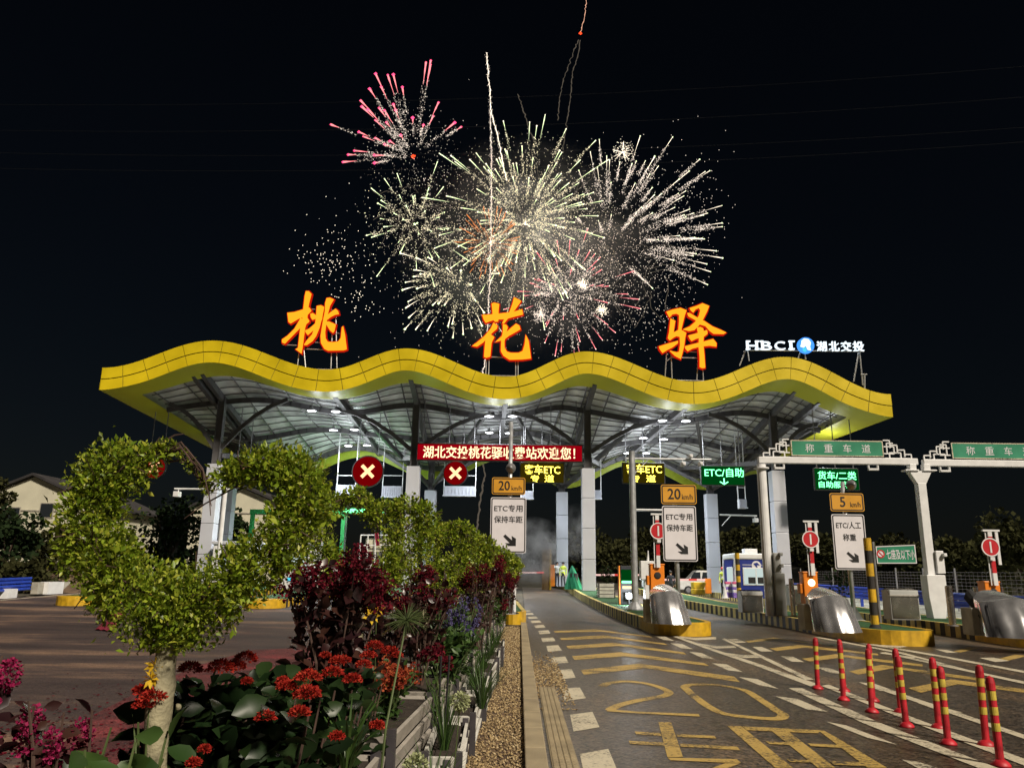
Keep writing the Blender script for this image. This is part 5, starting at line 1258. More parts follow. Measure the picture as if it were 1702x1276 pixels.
myrtle(797, 930, 12.0, .30, 'crimson spire of blossom below the fourth heart tree, left of the taller spire', 14, 9, 200, .10, .09)
myrtle(812, 925, 15.3, .34, 'tall crimson spire of blossom in the middle of the receding row', 15, 11, 200, .11, .10)
myrtle(838, 942, 19.2, .36, 'crimson flowering shrub below the rounded hedge end', 16, 10, 180, .12, .11)
myrtle(850, 950, 23, .36, 'last small crimson shrub of the row beside the white lane post', 17, 8, 160, .12, .11)
p = W(10, 1075, 2.45); stems_bush('crape_myrtle', 'bright pink flowering shrub cut by the left picture edge', 'flowering shrub', p.x - .02, 2.45, ZT, p.z - ZT, .11, 5, 'leaf_maroon', 60, .07, 'petal_pink', 6, .036, 260, .012, G, wide=1.2, seed=21, zlow=.35)
p = W(118, 1095, 2.5); stems_bush('crape_myrtle', 'pink flowering shrub at the lower left with purple brown leaves', 'flowering shrub', p.x, 2.5, .35, p.z - .35, .10, 7, 'leaf_maroon', 190, .06, 'petal_pink', 6, .034, 240, .012, G, wide=1.15, seed=22, zlow=.25, flz=(.84, .95))
# ixora with coral flower heads
def ixora(x0, x1, y0, y1, z0, h, label, nl, heads, seed):
    global rng
    rng = np.random.default_rng(seed)
    X, Y = (x0 + x1) / 2, (y0 + y1) / 2
    t = thing('ixora_bush', label, 'flowering shrub', (X, Y, z0), 'coral flowered bushes with glossy leaves')
    pos = np.stack([rng.uniform(x0, x1, nl), rng.uniform(y0, y1, nl), z0 + h * rng.uniform(.05, 1, nl) ** .7], 1)
    d = rng.normal(size=(nl, 3)) * np.array([1, 1, .35]) + np.array([.1, -.3, .15]); leaf_obj('foliage', 'leaf_glossy', pos, d, .125 * rng.uniform(.55, 1.15, nl), t, wide=1.0, fine=True)
    mb = MB()
    for k in range(30):
        a = (rng.uniform(x0, x1), rng.uniform(y0, y1)); mb.tube([(X + (a[0] - X) * .4, Y + (a[1] - Y) * .4, z0), (a[0], a[1], z0 + h * .6), (a[0] + .03, a[1], z0 + h * .95)], [.008, .006, .004], 5)
    mb.build('stem', 'twig', t)
    pp = []; pd = []
    for (px, py, Yh, s) in heads:
        c = np.array(W(px, py, Yh)); n = 420; s = s * .86; p, u = blob_pts(n, c, (.052 * s, .052 * s, .038 * s), .75); u[:, 2] = np.abs(u[:, 2]) * .8 - .1; p = c + u * np.array([.046, .046, .042]) * s * rng.uniform(.6, 1, (n, 1)); pp.append(p); pd.append(u + rng.normal(size=u.shape) * .35)
    leaf_obj('flower_head', 'petal_orange', np.concatenate(pp), np.concatenate(pd), .0135 * rng.uniform(.7, 1.2, sum(len(p) for p in pp)), t, simple=True, wide=.9)
ixora(-1.42, -.82, 2.95, 4.0, ZT, .58, 'near coral flowered bush with big glossy leaves, right of the pale trunk', 1300,
      [(316, 1113, 3.0, 1.0), (368, 1112, 3.0, 1.25), (392, 1108, 3.1, .8), (408, 1096, 3.2, 1.1), (512, 1128, 3.0, 1.15), (510, 1155, 2.95, 1.2), (552, 1120, 3.2, 1.0), (586, 1130, 3.2, .8), (476, 1142, 3.0, .8), (442, 1192, 2.9, .75), (498, 1185, 2.9, .8), (470, 1132, 3.3, .5), (410, 1133, 3.2, .4), (560, 1100, 3.4, .7), (626, 1206, 3.3, .6), (560, 1224, 3.0, .5)], 31)
ixora(-1.45, -.88, 4.1, 5.2, ZT, .46, 'farther coral flowered bush in front of the largest crimson shrub', 500, [(622, 1075, 4.4, 1.2), (612, 1090, 4.3, 1.0), (648, 1083, 4.4, 1.1), (604, 1106, 4.2, 1.0), (570, 1098, 4.1, .9), (660, 1090, 4.5, .7), (540, 1090, 4.4, .7)], 32)
ixora(-1.75, -1.32, 2.5, 3.1, .40, .55, 'small coral flowered bush just left of the pale trunk', 90, [(238, 1150, 2.75, .8), (256, 1158, 2.7, .9), (240, 1172, 2.7, .8), (264, 1145, 2.8, .7)], 33)
ixora(-1.70, -1.05, 1.95, 2.65, .12, .52, 'low glossy bush filling the bottom edge right of the trunk', 150, [(322, 1268, 2.4, .3), (340, 1245, 2.5, .25)], 34)
ixora(-1.12, -.80, 3.1, 5.0, ZT, .42, 'glossy dark bush along the near planter edge', 260, [(628, 1207, 3.6, .6)], 35)
# grasses, blades, celosia, salvia and others
def blades(name, label, X, Y, z0, n, h, w, m='leaf_blade', spread=.12, droop=.5, seed=1, cat='grass', group=None):
    global rng
    rng = np.random.default_rng(seed)
    t = thing(name, label, cat, (X, Y, z0), group); V = []; F = []
    for k in range(n):
        a = rng.uniform(0, 6.28); L = h * rng.uniform(.6, 1.1); o = np.array([math.cos(a), math.sin(a), 0]); s = np.array([-o[1], o[0], 0]); p0 = np.array([X, Y, z0 - .02]) + o * rng.uniform(0, spread * .4); b0 = len(V)
        dr = droop * rng.uniform(.5, 1.3)
        for i in range(6):
            f = i / 5; p = p0 + o * (spread * f + dr * L * f * f * .7) + np.array([0, 0, L * (f - dr * f * f * .55)]); ww = w * (1 - f) ** .6 * (.6 + .8 * f if f < .5 else 1) + .0006
            V += [p - s * ww / 2, p + s * ww / 2]
        for i in range(5): F.append((b0 + 2 * i, b0 + 2 * i + 1, b0 + 2 * i + 3, b0 + 2 * i + 2))
    npmesh('blade', V, F, m, t); return t
p = W(690, 1230, 4.2); blades('grass_tuft', 'dark thin grass tuft at the near corner of the grey planter', p.x + .02, 4.9, .34, 70, .42, .009, 'leaf_bush', .10, .45, 41)
p = W(640, 1280, 3.6); blades('grass_tuft', 'long arching grass blades at the bottom, beside the pale planter corner', p.x, 3.9, .30, 40, .55, .012, 'leaf_blade', .08, .6, 42)
p = W(250, 1230, 2.5); blades('grass_tuft', 'pale arching blades left of the pale trunk', p.x, 2.55, .60, 26, .72, .018, 'leaf_blade', .06, .55, 43)
p = W(560, 1150, 3.6); blades('grass_tuft', 'broad strap leaves between the coral flowers and the grey planter', p.x + .05, 3.65, .85, 26, .38, .016, 'leaf_bush', .08, .7, 44)
p = W(715, 1120, 6.4); blades('grass_tuft', 'upright green blades beside the black stake at the grey planter', p.x + .12, 6.5, .30, 50, .62, .012, 'leaf_bush', .08, .3, 45)
p = W(800, 1100, 8.6); blades('grass_tuft', 'feathery green tuft hanging over the pale troughs', p.x + .02, 8.5, .34, 120, .62, .010, 'leaf_bush', .14, .5, 46)
for i, (Y, s) in enumerate(((10.2, 'before'), (11.9, 'level with'), (13.8, 'just past'), (15.9, 'far past'))): blades('grass_tuft', f'green tuft in the low troughs, {s} the drooping green bush', prow(Y) + .18, Y, .33, 80, .55, .012, 'leaf_bush', .14, .5, 50 + i)
# wide leaved weed at the lower left
p = W(190, 1270, 2.4); stems_bush('leafy_weed', 'broad leaved green weed with a curled bud at the lower left', 'plant', p.x, 2.45, .55, .70, .15, 8, 'leaf_bush', 60, .12, group=None, stemm='stem_green', seed=61, zlow=.3)
# spiky round seed head on a long bare stalk
a = W(640, 1210, 3.3); c = W(676, 1030, 3.6); t = thing('papyrus_stalk', 'round spiky green head on a long bare leaning stalk', 'plant', (a.x, 3.3, a.z - .35))
mb = MB(); mb.tube([(a.x - .02, 3.3, a.z - .35), (a.x, 3.32, a.z), (c.x, 3.6, c.z)], [.006, .005, .004], 6); mb.build('stalk', 'stem_green', t)
mb = MB(); rng = np.random.default_rng(62)
for k in range(110):
    d = rng.normal(size=3); d /= np.linalg.norm(d); d[2] = d[2] * .7 + .1; mb.tube([c, Vector(c) + Vector(d) * .055, Vector(c) + Vector(d) * .11 - Vector((0, 0, .012))], [.0016, .0014, .0006], 3)
mb.build('spiky_head', 'stem_green', t)
# celosia / rust plants
p = W(715, 1090, 6.2); stems_bush('celosia_clump', 'rust orange plumed plants along the grey planter edge', 'flowering plant', prow(6.2) - .22, 6.2, ZT, .36, .26, 34, 'leaf_bush', 400, .06, 'petal_rust', 34, .035, 60, .022, None, stemm='stem_green', seed=63, flz=(.8, 1.0))
stems_bush('celosia_clump', 'low rusty foliage plants beside the coral flowers', 'flowering plant', prow(5.8) - .55, 5.6, ZT, .30, .26, 26, 'plant_rust', 420, .05, 'petal_rust', 16, .035, 50, .02, None, stemm='stem_green', seed=64)
p = W(762, 1005, 9.0); stems_bush('salvia_clump', 'clump of upright violet flower spikes', 'flowering plant', p.x, 9.3, ZT, p.z - ZT + .05, .20, 24, 'leaf_bush', 200, .06, 'petal_violet', 60, .028, 36, .02, None, stemm='stem_green', seed=65, flz=(.6, 1.0))
p = W(748, 1040, 8.9); stems_bush('drooping_bush', 'rounded bush of drooping green leaves below the violet spikes', 'bush', p.x + .02, 8.6, ZT, .50, .36, 24, 'leaf_bush', 1100, .085, None, group=None, stemm='stem_green', seed=66, wide=.8)
p = W(815, 1008, 12.5); stems_bush('red_daisy_clump', 'red flat flower heads over the planter edge', 'flowering plant', prow(12.5) - .2, 12.5, ZT, .46, .26, 18, 'leaf_bush', 260, .08, 'petal_crimson', 24, .07, 60, .035, None, stemm='stem_green', seed=67)
p = W(757, 1078, 7.6); stems_bush('red_daisy_clump', 'single dark red pompon flowers on thin stalks at the planter edge', 'flowering plant', prow(7.4) + .02, 7.4, .34, .62, .14, 9, 'leaf_bush', 120, .05, 'petal_crimson', 5, .05, 90, .03, None, stemm='stem_green', seed=68, flz=(.95, 1))
p = W(862, 985, 20.0); stems_bush('red_daisy_clump', 'small red flowers leaning over the road at the far planter end', 'flowering plant', prow(19) + .1, 19, ZT - .1, .60, .3, 14, 'leaf_bush', 240, .09, 'petal_crimson', 10, .07, 40, .04, None, stemm='stem_green', seed=69)
for (px, py, Y, lb, sd) in ((765, 1165, 6.0, 'pale cream pompon flower hanging over the trough planter', 71), (690, 1274, 4.6, 'pale cream pompon flower at the bottom picture edge', 72)):
    c = W(px, py, Y); t = thing('pompon_flower', lb, 'flower', (c.x, Y, .34)); P, u = blob_pts(420, c, (.065, .065, .06), .5); leaf_obj('petals', 'petal_cream', P, u + rng.normal(size=u.shape) * .4, np.full(420, .022), t, simple=True); mb = MB(); mb.tube([(c.x - .03, Y + .02, .32), (c.x, Y, c.z)], .005, 5); mb.build('stalk', 'stem_green', t)
for (px, py, Y, lb, sd) in ((258, 1106, 2.72, 'upper yellow star flower left of the pale trunk', 73), (252, 1128, 2.7, 'lower yellow star flower left of the pale trunk', 74), (618, 1022, 6.0, 'yellow flower at the foot of the second heart trunk', 75), (626, 1010, 6.1, 'yellow leaf like flower above the second heart trunk foot', 76)):
    c = W(px, py, Y); t = thing('yellow_flower', lb, 'flower', (c.x, Y, .6)); k = 9; an = np.linspace(0, 6.28, k, endpoint=False); d = np.stack([np.cos(an), np.full(k, -.5), np.sin(an)], 1); leaf_obj('petals', 'petal_yellow', np.repeat([np.array(c)], k, 0), d, np.full(k, .036 * Y / 2.7), t, wide=.8); mb = MB(); mb.tube([(c.x + .02, Y + .02, .58), (c.x, Y, c.z)], .003, 5); mb.build('stalk', 'stem_green', t)
# filler shrubs between the far planters
for i, (Y, s) in enumerate(((10.6, 'under the third heart tree'), (13.0, 'under the fourth heart tree'), (16.2, 'under the fifth heart tree'), (18.2, 'between the fifth and sixth heart trees'), (21.5, 'under the sixth heart tree'), (24.6, 'under the last heart tree'))):
    stems_bush('green_shrub', 'dark green leafy shrub ' + s, 'bush', prow(Y) - .3, Y, ZT, .60, .42, 20, 'leaf_bush', 800, .10, None, group='dark green shrubs under the heart trees', stemm='twig', seed=80 + i, simple=True)
for i, (Y, s) in enumerate(((11.4, 'left of the third and fourth heart trunks'), (15.0, 'left of the fourth and fifth heart trunks'), (20.0, 'far down the row on its left side'))):
    stems_bush('maroon_shrub', 'dark maroon leaved shrub ' + s, 'bush', prow(Y) - .75, Y, ZT, .85, .40, 20, 'leaf_maroon', 700, .10, None, group='dark maroon shrubs in the planters', stemm='twig', seed=90 + i, simple=True)
# thin stakes along the planter edge
for px, yt, Y, lb in ((731, 1148, 7.05, 'thin black stake at the corner of the planter with the dark end'), (785, 1085, 9.5, 'thin black stake at the next planter corner'), (745, 1150, 6.7, 'thin black leaning stake beside the cream pompon flower')):
    q = W(px, yt, Y); t = thing('garden_stake', lb, 'stake', (q.x, Y, 0), 'thin black stakes along the planters'); mb = MB(); mb.tube([(q.x + (.0 if px != 745 else -.04), Y, -.03), (q.x, Y, q.z + .25)], .009, 6); mb.lathe([(.013, 0), (.013, .03), (.0, .04)], (q.x, Y, q.z + .25), 8); mb.build('rod', 'black', t)
# ------------------------------------------------------------------ booth, terminals, small things on the islands
def pbox(t, name, m, c, d, bev=0.0):
    mb = MB(); mb.box(c, d); return mb.build(name, m, t, bev=bev)
p = W(1243, 990, 47.5); X, Y, z = p.x, 47.5, zg(p.x, 47.5) + ISL_H - .02
t = thing('toll_booth', 'blue toll booth with a white roof, round emblem and lit window', 'booth', (X, Y, z))
Wd, Dp, Ht = 2.0, 2.6, W(1243, 928, 47.5).z - z
pbox(t, 'wall', 'blue_booth', (X, Y, z + Ht / 2), (Wd, Dp, Ht), .05); pbox(t, 'roof', 'white_paint', (X, Y, z + Ht + .1), (Wd + .1, Dp + .15, .34), .08)
pbox(t, 'air_conditioner', 'white_paint', (X + .2, Y - .2, z + Ht + .42), (.75, .6, .28), .03)
pbox(t, 'corner_trim', 'white_paint', (X - Wd / 2 + .04, Y - Dp / 2 + .04, z + Ht / 2), (.2, .2, Ht - .02), .04); pbox(t, 'corner_trim', 'white_paint', (X - Wd / 2 + .04, Y + Dp / 2 - .04, z + Ht / 2), (.2, .2, Ht - .02), .04)
f = pbox(t, 'window_frame', 'white_paint', (X + .12, Y - Dp / 2 - .01, z + 1.22), (1.42, .06, 1.0), .02); pbox(f, 'pane', 'booth_window', (X + .12, Y - Dp / 2 - .045, z + 1.22), (1.30, .02, .88))
for dx in (-.12, .42): pbox(f, 'monitor', 'black', (X + .12 + dx - .1, Y - Dp / 2 - .07, z + 1.0), (.42, .03, .36), .01)
pbox(f, 'mullion', 'white_paint', (X + .16, Y - Dp / 2 - .06, z + 1.2), (.05, .03, .88))
f = pbox(t, 'side_window_frame', 'white_paint', (X - Wd / 2 - .01, Y - .2, z + 1.25), (.06, 1.4, 1.0), .02); pbox(f, 'pane', 'booth_window', (X - Wd / 2 - .045, Y - .2, z + 1.25), (.02, 1.28, .88))
mb = MB(); cz = z + Ht - .42; cx = X + .22; mb.plate(disc((cx, cz), .27, 24), Y - Dp / 2 - .02, .015); mb.box((cx - .5, Y - Dp / 2 - .012, cz + .04), (.6, .015, .03)); mb.box((cx + .48, Y - Dp / 2 - .012, cz + .04), (.55, .015, .03)); text(mb, '湖北交投', cx, cz - .38, Y - Dp / 2 - .005, width=.52, height=.12, depth=.01, bold=.02); em = mb.build('emblem', 'sign_white', t)
mb = MB(); mb.plate([(cx - .18, cz + .12), (cx + .05, cz + .18), (cx + .2, cz + .02), (cx + .02, cz + .02), (cx + .1, cz - .2), (cx - .05, cz - .06)], Y - Dp / 2 - .03, .008); mb.build('emblem_bird', 'blue_booth', em)
mb = MB(); mb.lathe([(.0, .0), (.16, 0)], (X - Wd / 2 - .02, Y - .9, z + Ht - .5), 16, axis=Matrix.Rotation(R(-90), 3, 'Y')); mb.build('side_emblem', 'sign_white', t)
# LED terminal with flood light
p = W(1043, 1000, 36); X, Y = p.x, 36; z = zg(X, Y) + ISL_H - .02; zt = W(1043, 940, 36).z; w = 23 * 36 / 1290
t = thing('display_terminal', 'dark terminal with green and pale lit lines beside the camera pole', 'terminal', (X, Y, z))
pbox(t, 'case', 'black', (X, Y, (z + zt) / 2), (w, .4, zt - z), .02); pbox(t, 'side_cover', 'orange_box', (X - w / 2 - .03, Y + .05, (z + zt) / 2), (.05, .42, zt - z))
pbox(t, 'green_line', 'led_green', (X, Y - .21, z + (zt - z) * .58), (w * .82, .02, .10)); pbox(t, 'green_screen', 'led_green_dim', (X, Y - .207, z + (zt - z) * .75), (w * .9, .01, .5)); pbox(t, 'pale_line', 'led_text_warm', (X, Y - .21, z + (zt - z) * .44), (w * .75, .02, .12))
c = W(1046, 990, 35.4); t = thing('flood_light', 'glaring white flood light on the turf in front of the dark terminal', 'flood light', (c.x, 35.4, c.z))
mb = MB(); mb.lathe([(.0, .02), (.10, .02), (.13, 0), (.13, -.03)], c, 20, axis=Matrix.Rotation(R(90), 3, 'X')); mb.build('lens', 'flood', t); mb = MB(); mb.box((c.x, 35.5, c.z), (.30, .12, .28)); mb.box((c.x, 35.5, (c.z + z) / 2 - .05), (.05, .05, c.z - z)); mb.build('housing', 'black', t)
l = bpy.data.lights.new('flood_beam', 'POINT'); l.energy = 130; l.color = (.85, .92, 1); l.shadow_soft_size = .12; lo_ = bpy.data.objects.new('flood_beam', l); COL.objects.link(lo_); lo_.parent = t; lo_.location = (0, -.3, 0.05)
# pale equipment cabinet behind the first barrier
p = W(1076, 975, 33); z = zg(p.x, 33) + ISL_H - .02; t = thing('equipment_cabinet', 'tall pale cabinet topped by a small device, left of the first orange barrier', 'cabinet', (p.x, 33, z)); zt = W(1076, 933, 33).z
pbox(t, 'column', 'white_paint', (p.x + .05, 33, (z + zt) / 2), (.36, .4, zt - z), .02); pbox(t, 'head', 'white_paint', (p.x - .02, 32.95, zt - .35), (.56, .5, .75), .03); mb = MB(); mb.tube([(p.x + .05, 33, zt), (p.x + .07, 33, zt + .45)], [.06, .02], 8); mb.build('antenna', 'white_paint', t)
# flower box on the island
p = W(1007, 990, 42); z = zg(p.x, 42) + ISL_H - .02
slat_box('planter_box', 'pale slatted flower box on the nearest striped island, beside the tall middle column', 'pale slatted flower boxes on the islands', p.x - .42, p.x + .42, 41.5, 42.5, z, .72, 4, 'planter_white', 'planter_post')
stems_bush('potted_shrub', 'small dark shrub in the pale slatted flower box', 'bush', p.x, 42, z + .68, .95, .35, 10, 'leaf_far_green', 160, .16, seed=101, simple=True)
p = W(1395, 995, 36); z = zg(p.x, 36) + ISL_H; stems_bush('potted_shrub', 'small dark shrub behind the second steel drum and the sign post', 'bush', p.x, 36, z, 2.0, .5, 10, 'leaf_far_green', 220, .18, seed=102, simple=True)
# green tarpaulin
p = W(954, 978, 52); z = zg(p.x, 52) + ISL_H - .02; t = thing('tarpaulin_heap', 'green tarpaulin draped over equipment beside the tall middle column', 'tarpaulin', (p.x, 52, z))
def tf(u, v):
    a = 2 * math.pi * u; r = (1 - v) ** .7 * (.50 + .05 * math.sin(a * 7) + .04 * math.sin(a * 13 + v * 6)) + .05 * (1 - v); return (p.x + r * math.cos(a) - .12 * v, 52 + r * math.sin(a) * .9, z + 1.62 * v * (.9 + .05 * math.sin(a * 3)))
mb = MB(); mb.grid(tf, 60, 14); mb.build('sheet', 'tarp', t, smooth=True); pbox(t, 'covered_equipment', 'steel_dark', (p.x, 52, z + .5), (.5, .5, 1.0))
# far barrier arms and their machines
def far_boom(xa, xb, py, Y, label, mach=None, mm='orange_box'):
    a, b = W(xa, py, Y), W(xb, py, Y); t = thing('barrier_gate', label, 'barrier', (b.x, Y, zg(b.x, Y)), 'far barrier gates with lowered lit booms'); mb = MB(); n = max(4, int(abs(b.x - a.x) / .5))
    for k in range(n): mb.box((a.x + (b.x - a.x) * (k + .5) / n, Y, a.z + (b.z - a.z) * (k + .5) / n), (abs(b.x - a.x) / n, .06, .13), 1 if k % 4 == 3 else 0)
    mb.build('boom', ['boom_lit', 'boom_lit_red'], t)
    if mach:
        A, B = W(mach[0], mach[1], Y), W(mach[2], mach[3], Y); pbox(t, 'cabinet', mm, ((A.x + B.x) / 2, Y, (A.z + B.z) / 2), (B.x - A.x, .4, A.z - B.z), .02)
far_boom(856, 904, 951, 62, 'lowered lit boom across the first lane, behind the smoke', (915, 938, 922, 974))
far_boom(988, 1066, 955, 60, 'lowered lit boom behind the flower box', (1066, 945, 1072, 975), 'white_paint')
far_boom(1103, 1172, 963, 54, 'lowered lit boom behind the second lane sign post', (1172, 961, 1182, 986))
p = W(915, 975, 63); t = thing('wooden_board', 'tall brown wooden board standing in the smoke', 'board', (p.x, 63, zg(p.x, 63))); A, B = W(901, 912, 63), W(917, 968, 63)
pbox(t, 'panel', 'wood_panel', ((A.x + B.x) / 2, 63, (A.z + zg(p.x, 63)) / 2), (B.x - A.x, .08, A.z - zg(p.x, 63))); pbox(t, 'edge_post', 'kerb_yellow', (B.x - .12, 62.9, (A.z + zg(p.x, 63)) / 2), (.12, .1, A.z - zg(p.x, 63)))
p = W(1160, 985, 50); z = zg(p.x, 50) + ISL_H - .02; t = thing('crash_cushion', 'bright yellow crash cushion with a tray shaped top, left of the rear right column', 'crash cushion', (p.x, 50, z)); pbox(t, 'base', 'plastic_yellow', (p.x, 50, z + .18), (.7, .9, .36), .06); mb = MB(); mb.plate([(p.x - .32, z + .36), (p.x + .32, z + .36), (p.x + .45, z + .75), (p.x - .35, z + .75)], 49.6, .8); mb.build('tray', 'plastic_yellow', t, bev=.03)
for i, (x, m, lb) in enumerate(((1211, 'plastic_pink', 'pink and violet plastic barricade left of the blue booth, the nearer half'), (1221, 'plastic_violet', 'pink and violet plastic barricade against the corner of the blue booth'))):
    p = W(x, 992, 46.5); z = zg(p.x, 46.5) + ISL_H - .02; t = thing('plastic_barricade', lb, 'barricade', (p.x, 46.5 - .3 * i, z)); zt = W(x, 966, 46.5).z; H = zt - z
    for k, mm in enumerate(('plastic_violet', 'plastic_violet', 'white_paint', 'plastic_violet', 'white_paint', 'plastic_pink')): pbox(t, 'band', mm, (p.x, 46.5 - .3 * i, z + H * (k + .5) / 6), (.34, .3, H / 6 - .01), .02)
p = W(1205, 986, 45.5); z = zg(p.x, 45.5) + ISL_H - .02; t = thing('traffic_cone', 'small white topped cone beside the barricades', 'cone', (p.x, 45.5, z)); mb = MB(); mb.box((p.x, 45.5, z + .02), (.36, .36, .04)); mb.lathe([(.15, .04), (.03, .65), (.0, .66)], (p.x, 45.5, z), 14); mb.build('cone_body', 'white_paint', t)
# white van behind
p = W(1168, 975, 68); X, Y, z = p.x, 68, zg(p.x, 68)
t = thing('parked_van', 'white van parked behind the yellow crash cushion, half hidden by the column', 'van', (X, Y, z))
mb = MB(); pr = [(-2.2, .35), (2.2, .35), (2.25, .9), (2.15, 1.75), (1.9, 1.95), (-.6, 1.95), (-1.3, 1.25), (-2.15, 1.05), (-2.25, .7)]; mb.plate([(X + a, z + b) for a, b in pr], Y - .85, 1.7); mb.build('body', 'car_white', t, bev=.08)
for a, b in ((-1.0, -.35), (-.25, .55), (.65, 1.7)): mb = MB(); mb.plate([(X + a + (-.2 if a < -.9 else 0), z + 1.25), (X + b, z + 1.25), (X + b, z + 1.8), (X + a + .12, z + 1.8)], Y - .87, .03); mb.build('window', 'glass_dark', t)
for a in (-1.4, 1.45):
    mb = MB(); mb.lathe([(.0, -.12), (.33, -.12), (.36, 0), (.33, .12), (0, .12)], (X + a, Y - .8, z + .34), 20, axis=Matrix.Rotation(R(90), 3, 'X')); wh_ = mb.build('wheel', 'rubber', t); mb = MB(); mb.lathe([(.0, .13), (.2, .135)], (X + a, Y - .8, z + .34), 14, axis=Matrix.Rotation(R(90), 3, 'X')); mb.build('hub_cap', 'steel_mid', wh_)
mb = MB(); mb.box((X - 2.2, Y - .6, z + .85), (.1, .3, .2)); mb.build('headlight', 'reflective', t)

# ------------------------------------------------------------------ people
def person(label, P, ang, pose, shirt, trouser, hat=None, bands=False, hairm='hair'):
    """pose: dict of joint offsets in metres for a 1.70 m figure facing -Y"""
    t = thing('person', label, 'person', P)
    J = {'pel': (0, 0, .92), 'waist': (0, 0, 1.06), 'chest': (0, 0, 1.28), 'neck': (0, .01, 1.44), 'nk2': (0, 0, 1.50), 'head': (0, -.01, 1.60), 'crown': (0, 0, 1.675),
         'lhip': (.095, 0, .88), 'lkn': (.10, -.01, .48), 'lan': (.105, .02, .09), 'lto': (.115, -.14, .035), 'rhip': (-.095, 0, .88), 'rkn': (-.10, -.01, .48), 'ran': (-.105, .02, .09), 'rto': (-.115, -.14, .035),
         'lsh': (.175, 0, 1.38), 'lel': (.225, .03, 1.10), 'lwr': (.235, -.04, .86), 'rsh': (-.175, 0, 1.38), 'rel': (-.225, .03, 1.10), 'rwr': (-.235, -.04, .86)}
    J.update(pose)
    rad = {'pel': .125, 'waist': .115, 'chest': .135, 'neck': .062, 'nk2': .052, 'head': .092, 'crown': .07, 'lhip': .085, 'lkn': .058, 'lan': .042, 'lto': .036, 'rhip': .085, 'rkn': .058, 'ran': .042, 'rto': .036, 'lsh': .062, 'lel': .043, 'lwr': .028, 'rsh': .062, 'rel': .043, 'rwr': .028}
    E = [('pel', 'waist'), ('waist', 'chest'), ('chest', 'neck'), ('neck', 'nk2'), ('nk2', 'head'), ('head', 'crown'), ('pel', 'lhip'), ('lhip', 'lkn'), ('lkn', 'lan'), ('lan', 'lto'), ('pel', 'rhip'), ('rhip', 'rkn'), ('rkn', 'ran'), ('ran', 'rto'), ('chest', 'lsh'), ('lsh', 'lel'), ('lel', 'lwr'), ('chest', 'rsh'), ('rsh', 'rel'), ('rel', 'rwr')]
    names = list(J); co = [Vector(J[n]) for n in names]; rr = [rad[n] for n in names]; ed = [(names.index(a), names.index(b)) for a, b in E]
    for s in 'lr':
        w = Vector(J[s + 'wr']); e = Vector(J[s + 'el']); d = (w - e).normalized(); side = d.cross(Vector((0, 1, .2))).normalized(); pal = d.cross(side).normalized()
        iw = names.index(s + 'wr'); co.append(w + d * .07); rr.append(.03); ip = len(co) - 1; ed.append((iw, ip))
        for k, L in enumerate((.066, .076, .07, .055)):
            o = (k - 1.5) * .019; a = w + d * .085 + side * o; b = a + d * L * .5 + pal * .006; c = a + d * L * .92 + pal * .024
            i0 = len(co); co += [a, b, c]; rr += [.009, .0085, .0075]; ed += [(ip, i0), (i0, i0 + 1), (i0 + 1, i0 + 2)]
        a = w + d * .04 + side * .032; b = a + d * .035 + side * .018; i0 = len(co); co += [a, b]; rr += [.010, .008]; ed += [(iw, i0), (i0, i0 + 1)]
    me = bpy.data.meshes.new('body'); me.from_pydata([tuple(c) for c in co], ed, []); o = bpy.data.objects.new('tmp', me); COL.objects.link(o)
    sk = o.modifiers.new('skin', 'SKIN'); 
    sv = me.skin_vertices[0].data
    for i, r_ in enumerate(rr): sv[i].radius = (r_, r_)
    sv[names.index('chest')].radius = (.15, .10); sv[names.index('waist')].radius = (.125, .09); sv[names.index('pel')].radius = (.13, .10); sv[names.index('pel')].use_root = True
    sk.use_smooth_shade = True
    sb = o.modifiers.new('sub', 'SUBSURF'); sb.levels = 1; sb.render_levels = 1
    dg = bpy.context.evaluated_depsgraph_get(); m2 = bpy.data.meshes.new_from_object(o.evaluated_get(dg)); bpy.data.objects.remove(o)
    m2.name = 'body'
    for nm in ('skin', shirt, trouser, 'shoe', 'reflective'): m2.materials.append(MATS[nm])
    hd = Vector(J['head'])
    for f in m2.polygons:
        c = f.center; mi = 1
        if c.z < .10 and min((c - Vector(J['lan'])).length, (c - Vector(J['ran'])).length) < .25: mi = 3
        elif c.z < .96 and min((c - Vector(J[s + 'wr'])).length for s in 'lr') > .14 and min((c - Vector(J[s + 'el'])).length for s in 'lr') > .17: mi = 2
        elif c.z > 1.47 and (c - hd).length < .19: mi = 0
        elif min((c - (Vector(J[s + 'wr']) + (Vector(J[s + 'wr']) - Vector(J[s + 'el'])).normalized() * .09)).length for s in 'lr') < .125: mi = 0
        elif bands and (1.08 < c.z < 1.14 or 1.22 < c.z < 1.27) and abs(c.x) < .2: mi = 4
        f.material_index = mi; f.use_smooth = True
    b = bpy.data.objects.new('body', m2); COL.objects.link(b); b.parent = t
    o0 = wloc(t)
    hc = hd + o0
    mb = MB(); mb.lathe([(.105, -.03), (.108, .02), (.09, .075), (.05, .105), (0, .112)] if not hat else [(.135, .0), (.118, .01), (.115, .05), (.09, .095), (.04, .12), (0, .125)], hc + Vector((0, .012, .02)), 18); mb.build('hat' if hat else 'hair', hat or hairm, t, smooth=True)
    mb = MB()
    for sx in (-1, 1): mb.lathe([(0, 0), (.012, .004), (.0, .010)], hc + Vector((sx * .033, -.088, .0)), 8, axis=Matrix.Rotation(R(90), 3, 'X'))
    mb.box(hc + Vector((0, -.088, -.055)), (.04, .012, .008)); mb.build('eyes_and_mouth', 'hair', t)
    mb = MB(); mb.lathe([(.014, -.02), (.012, .0), (.004, .022)], hc + Vector((0, -.092, -.018)), 8)
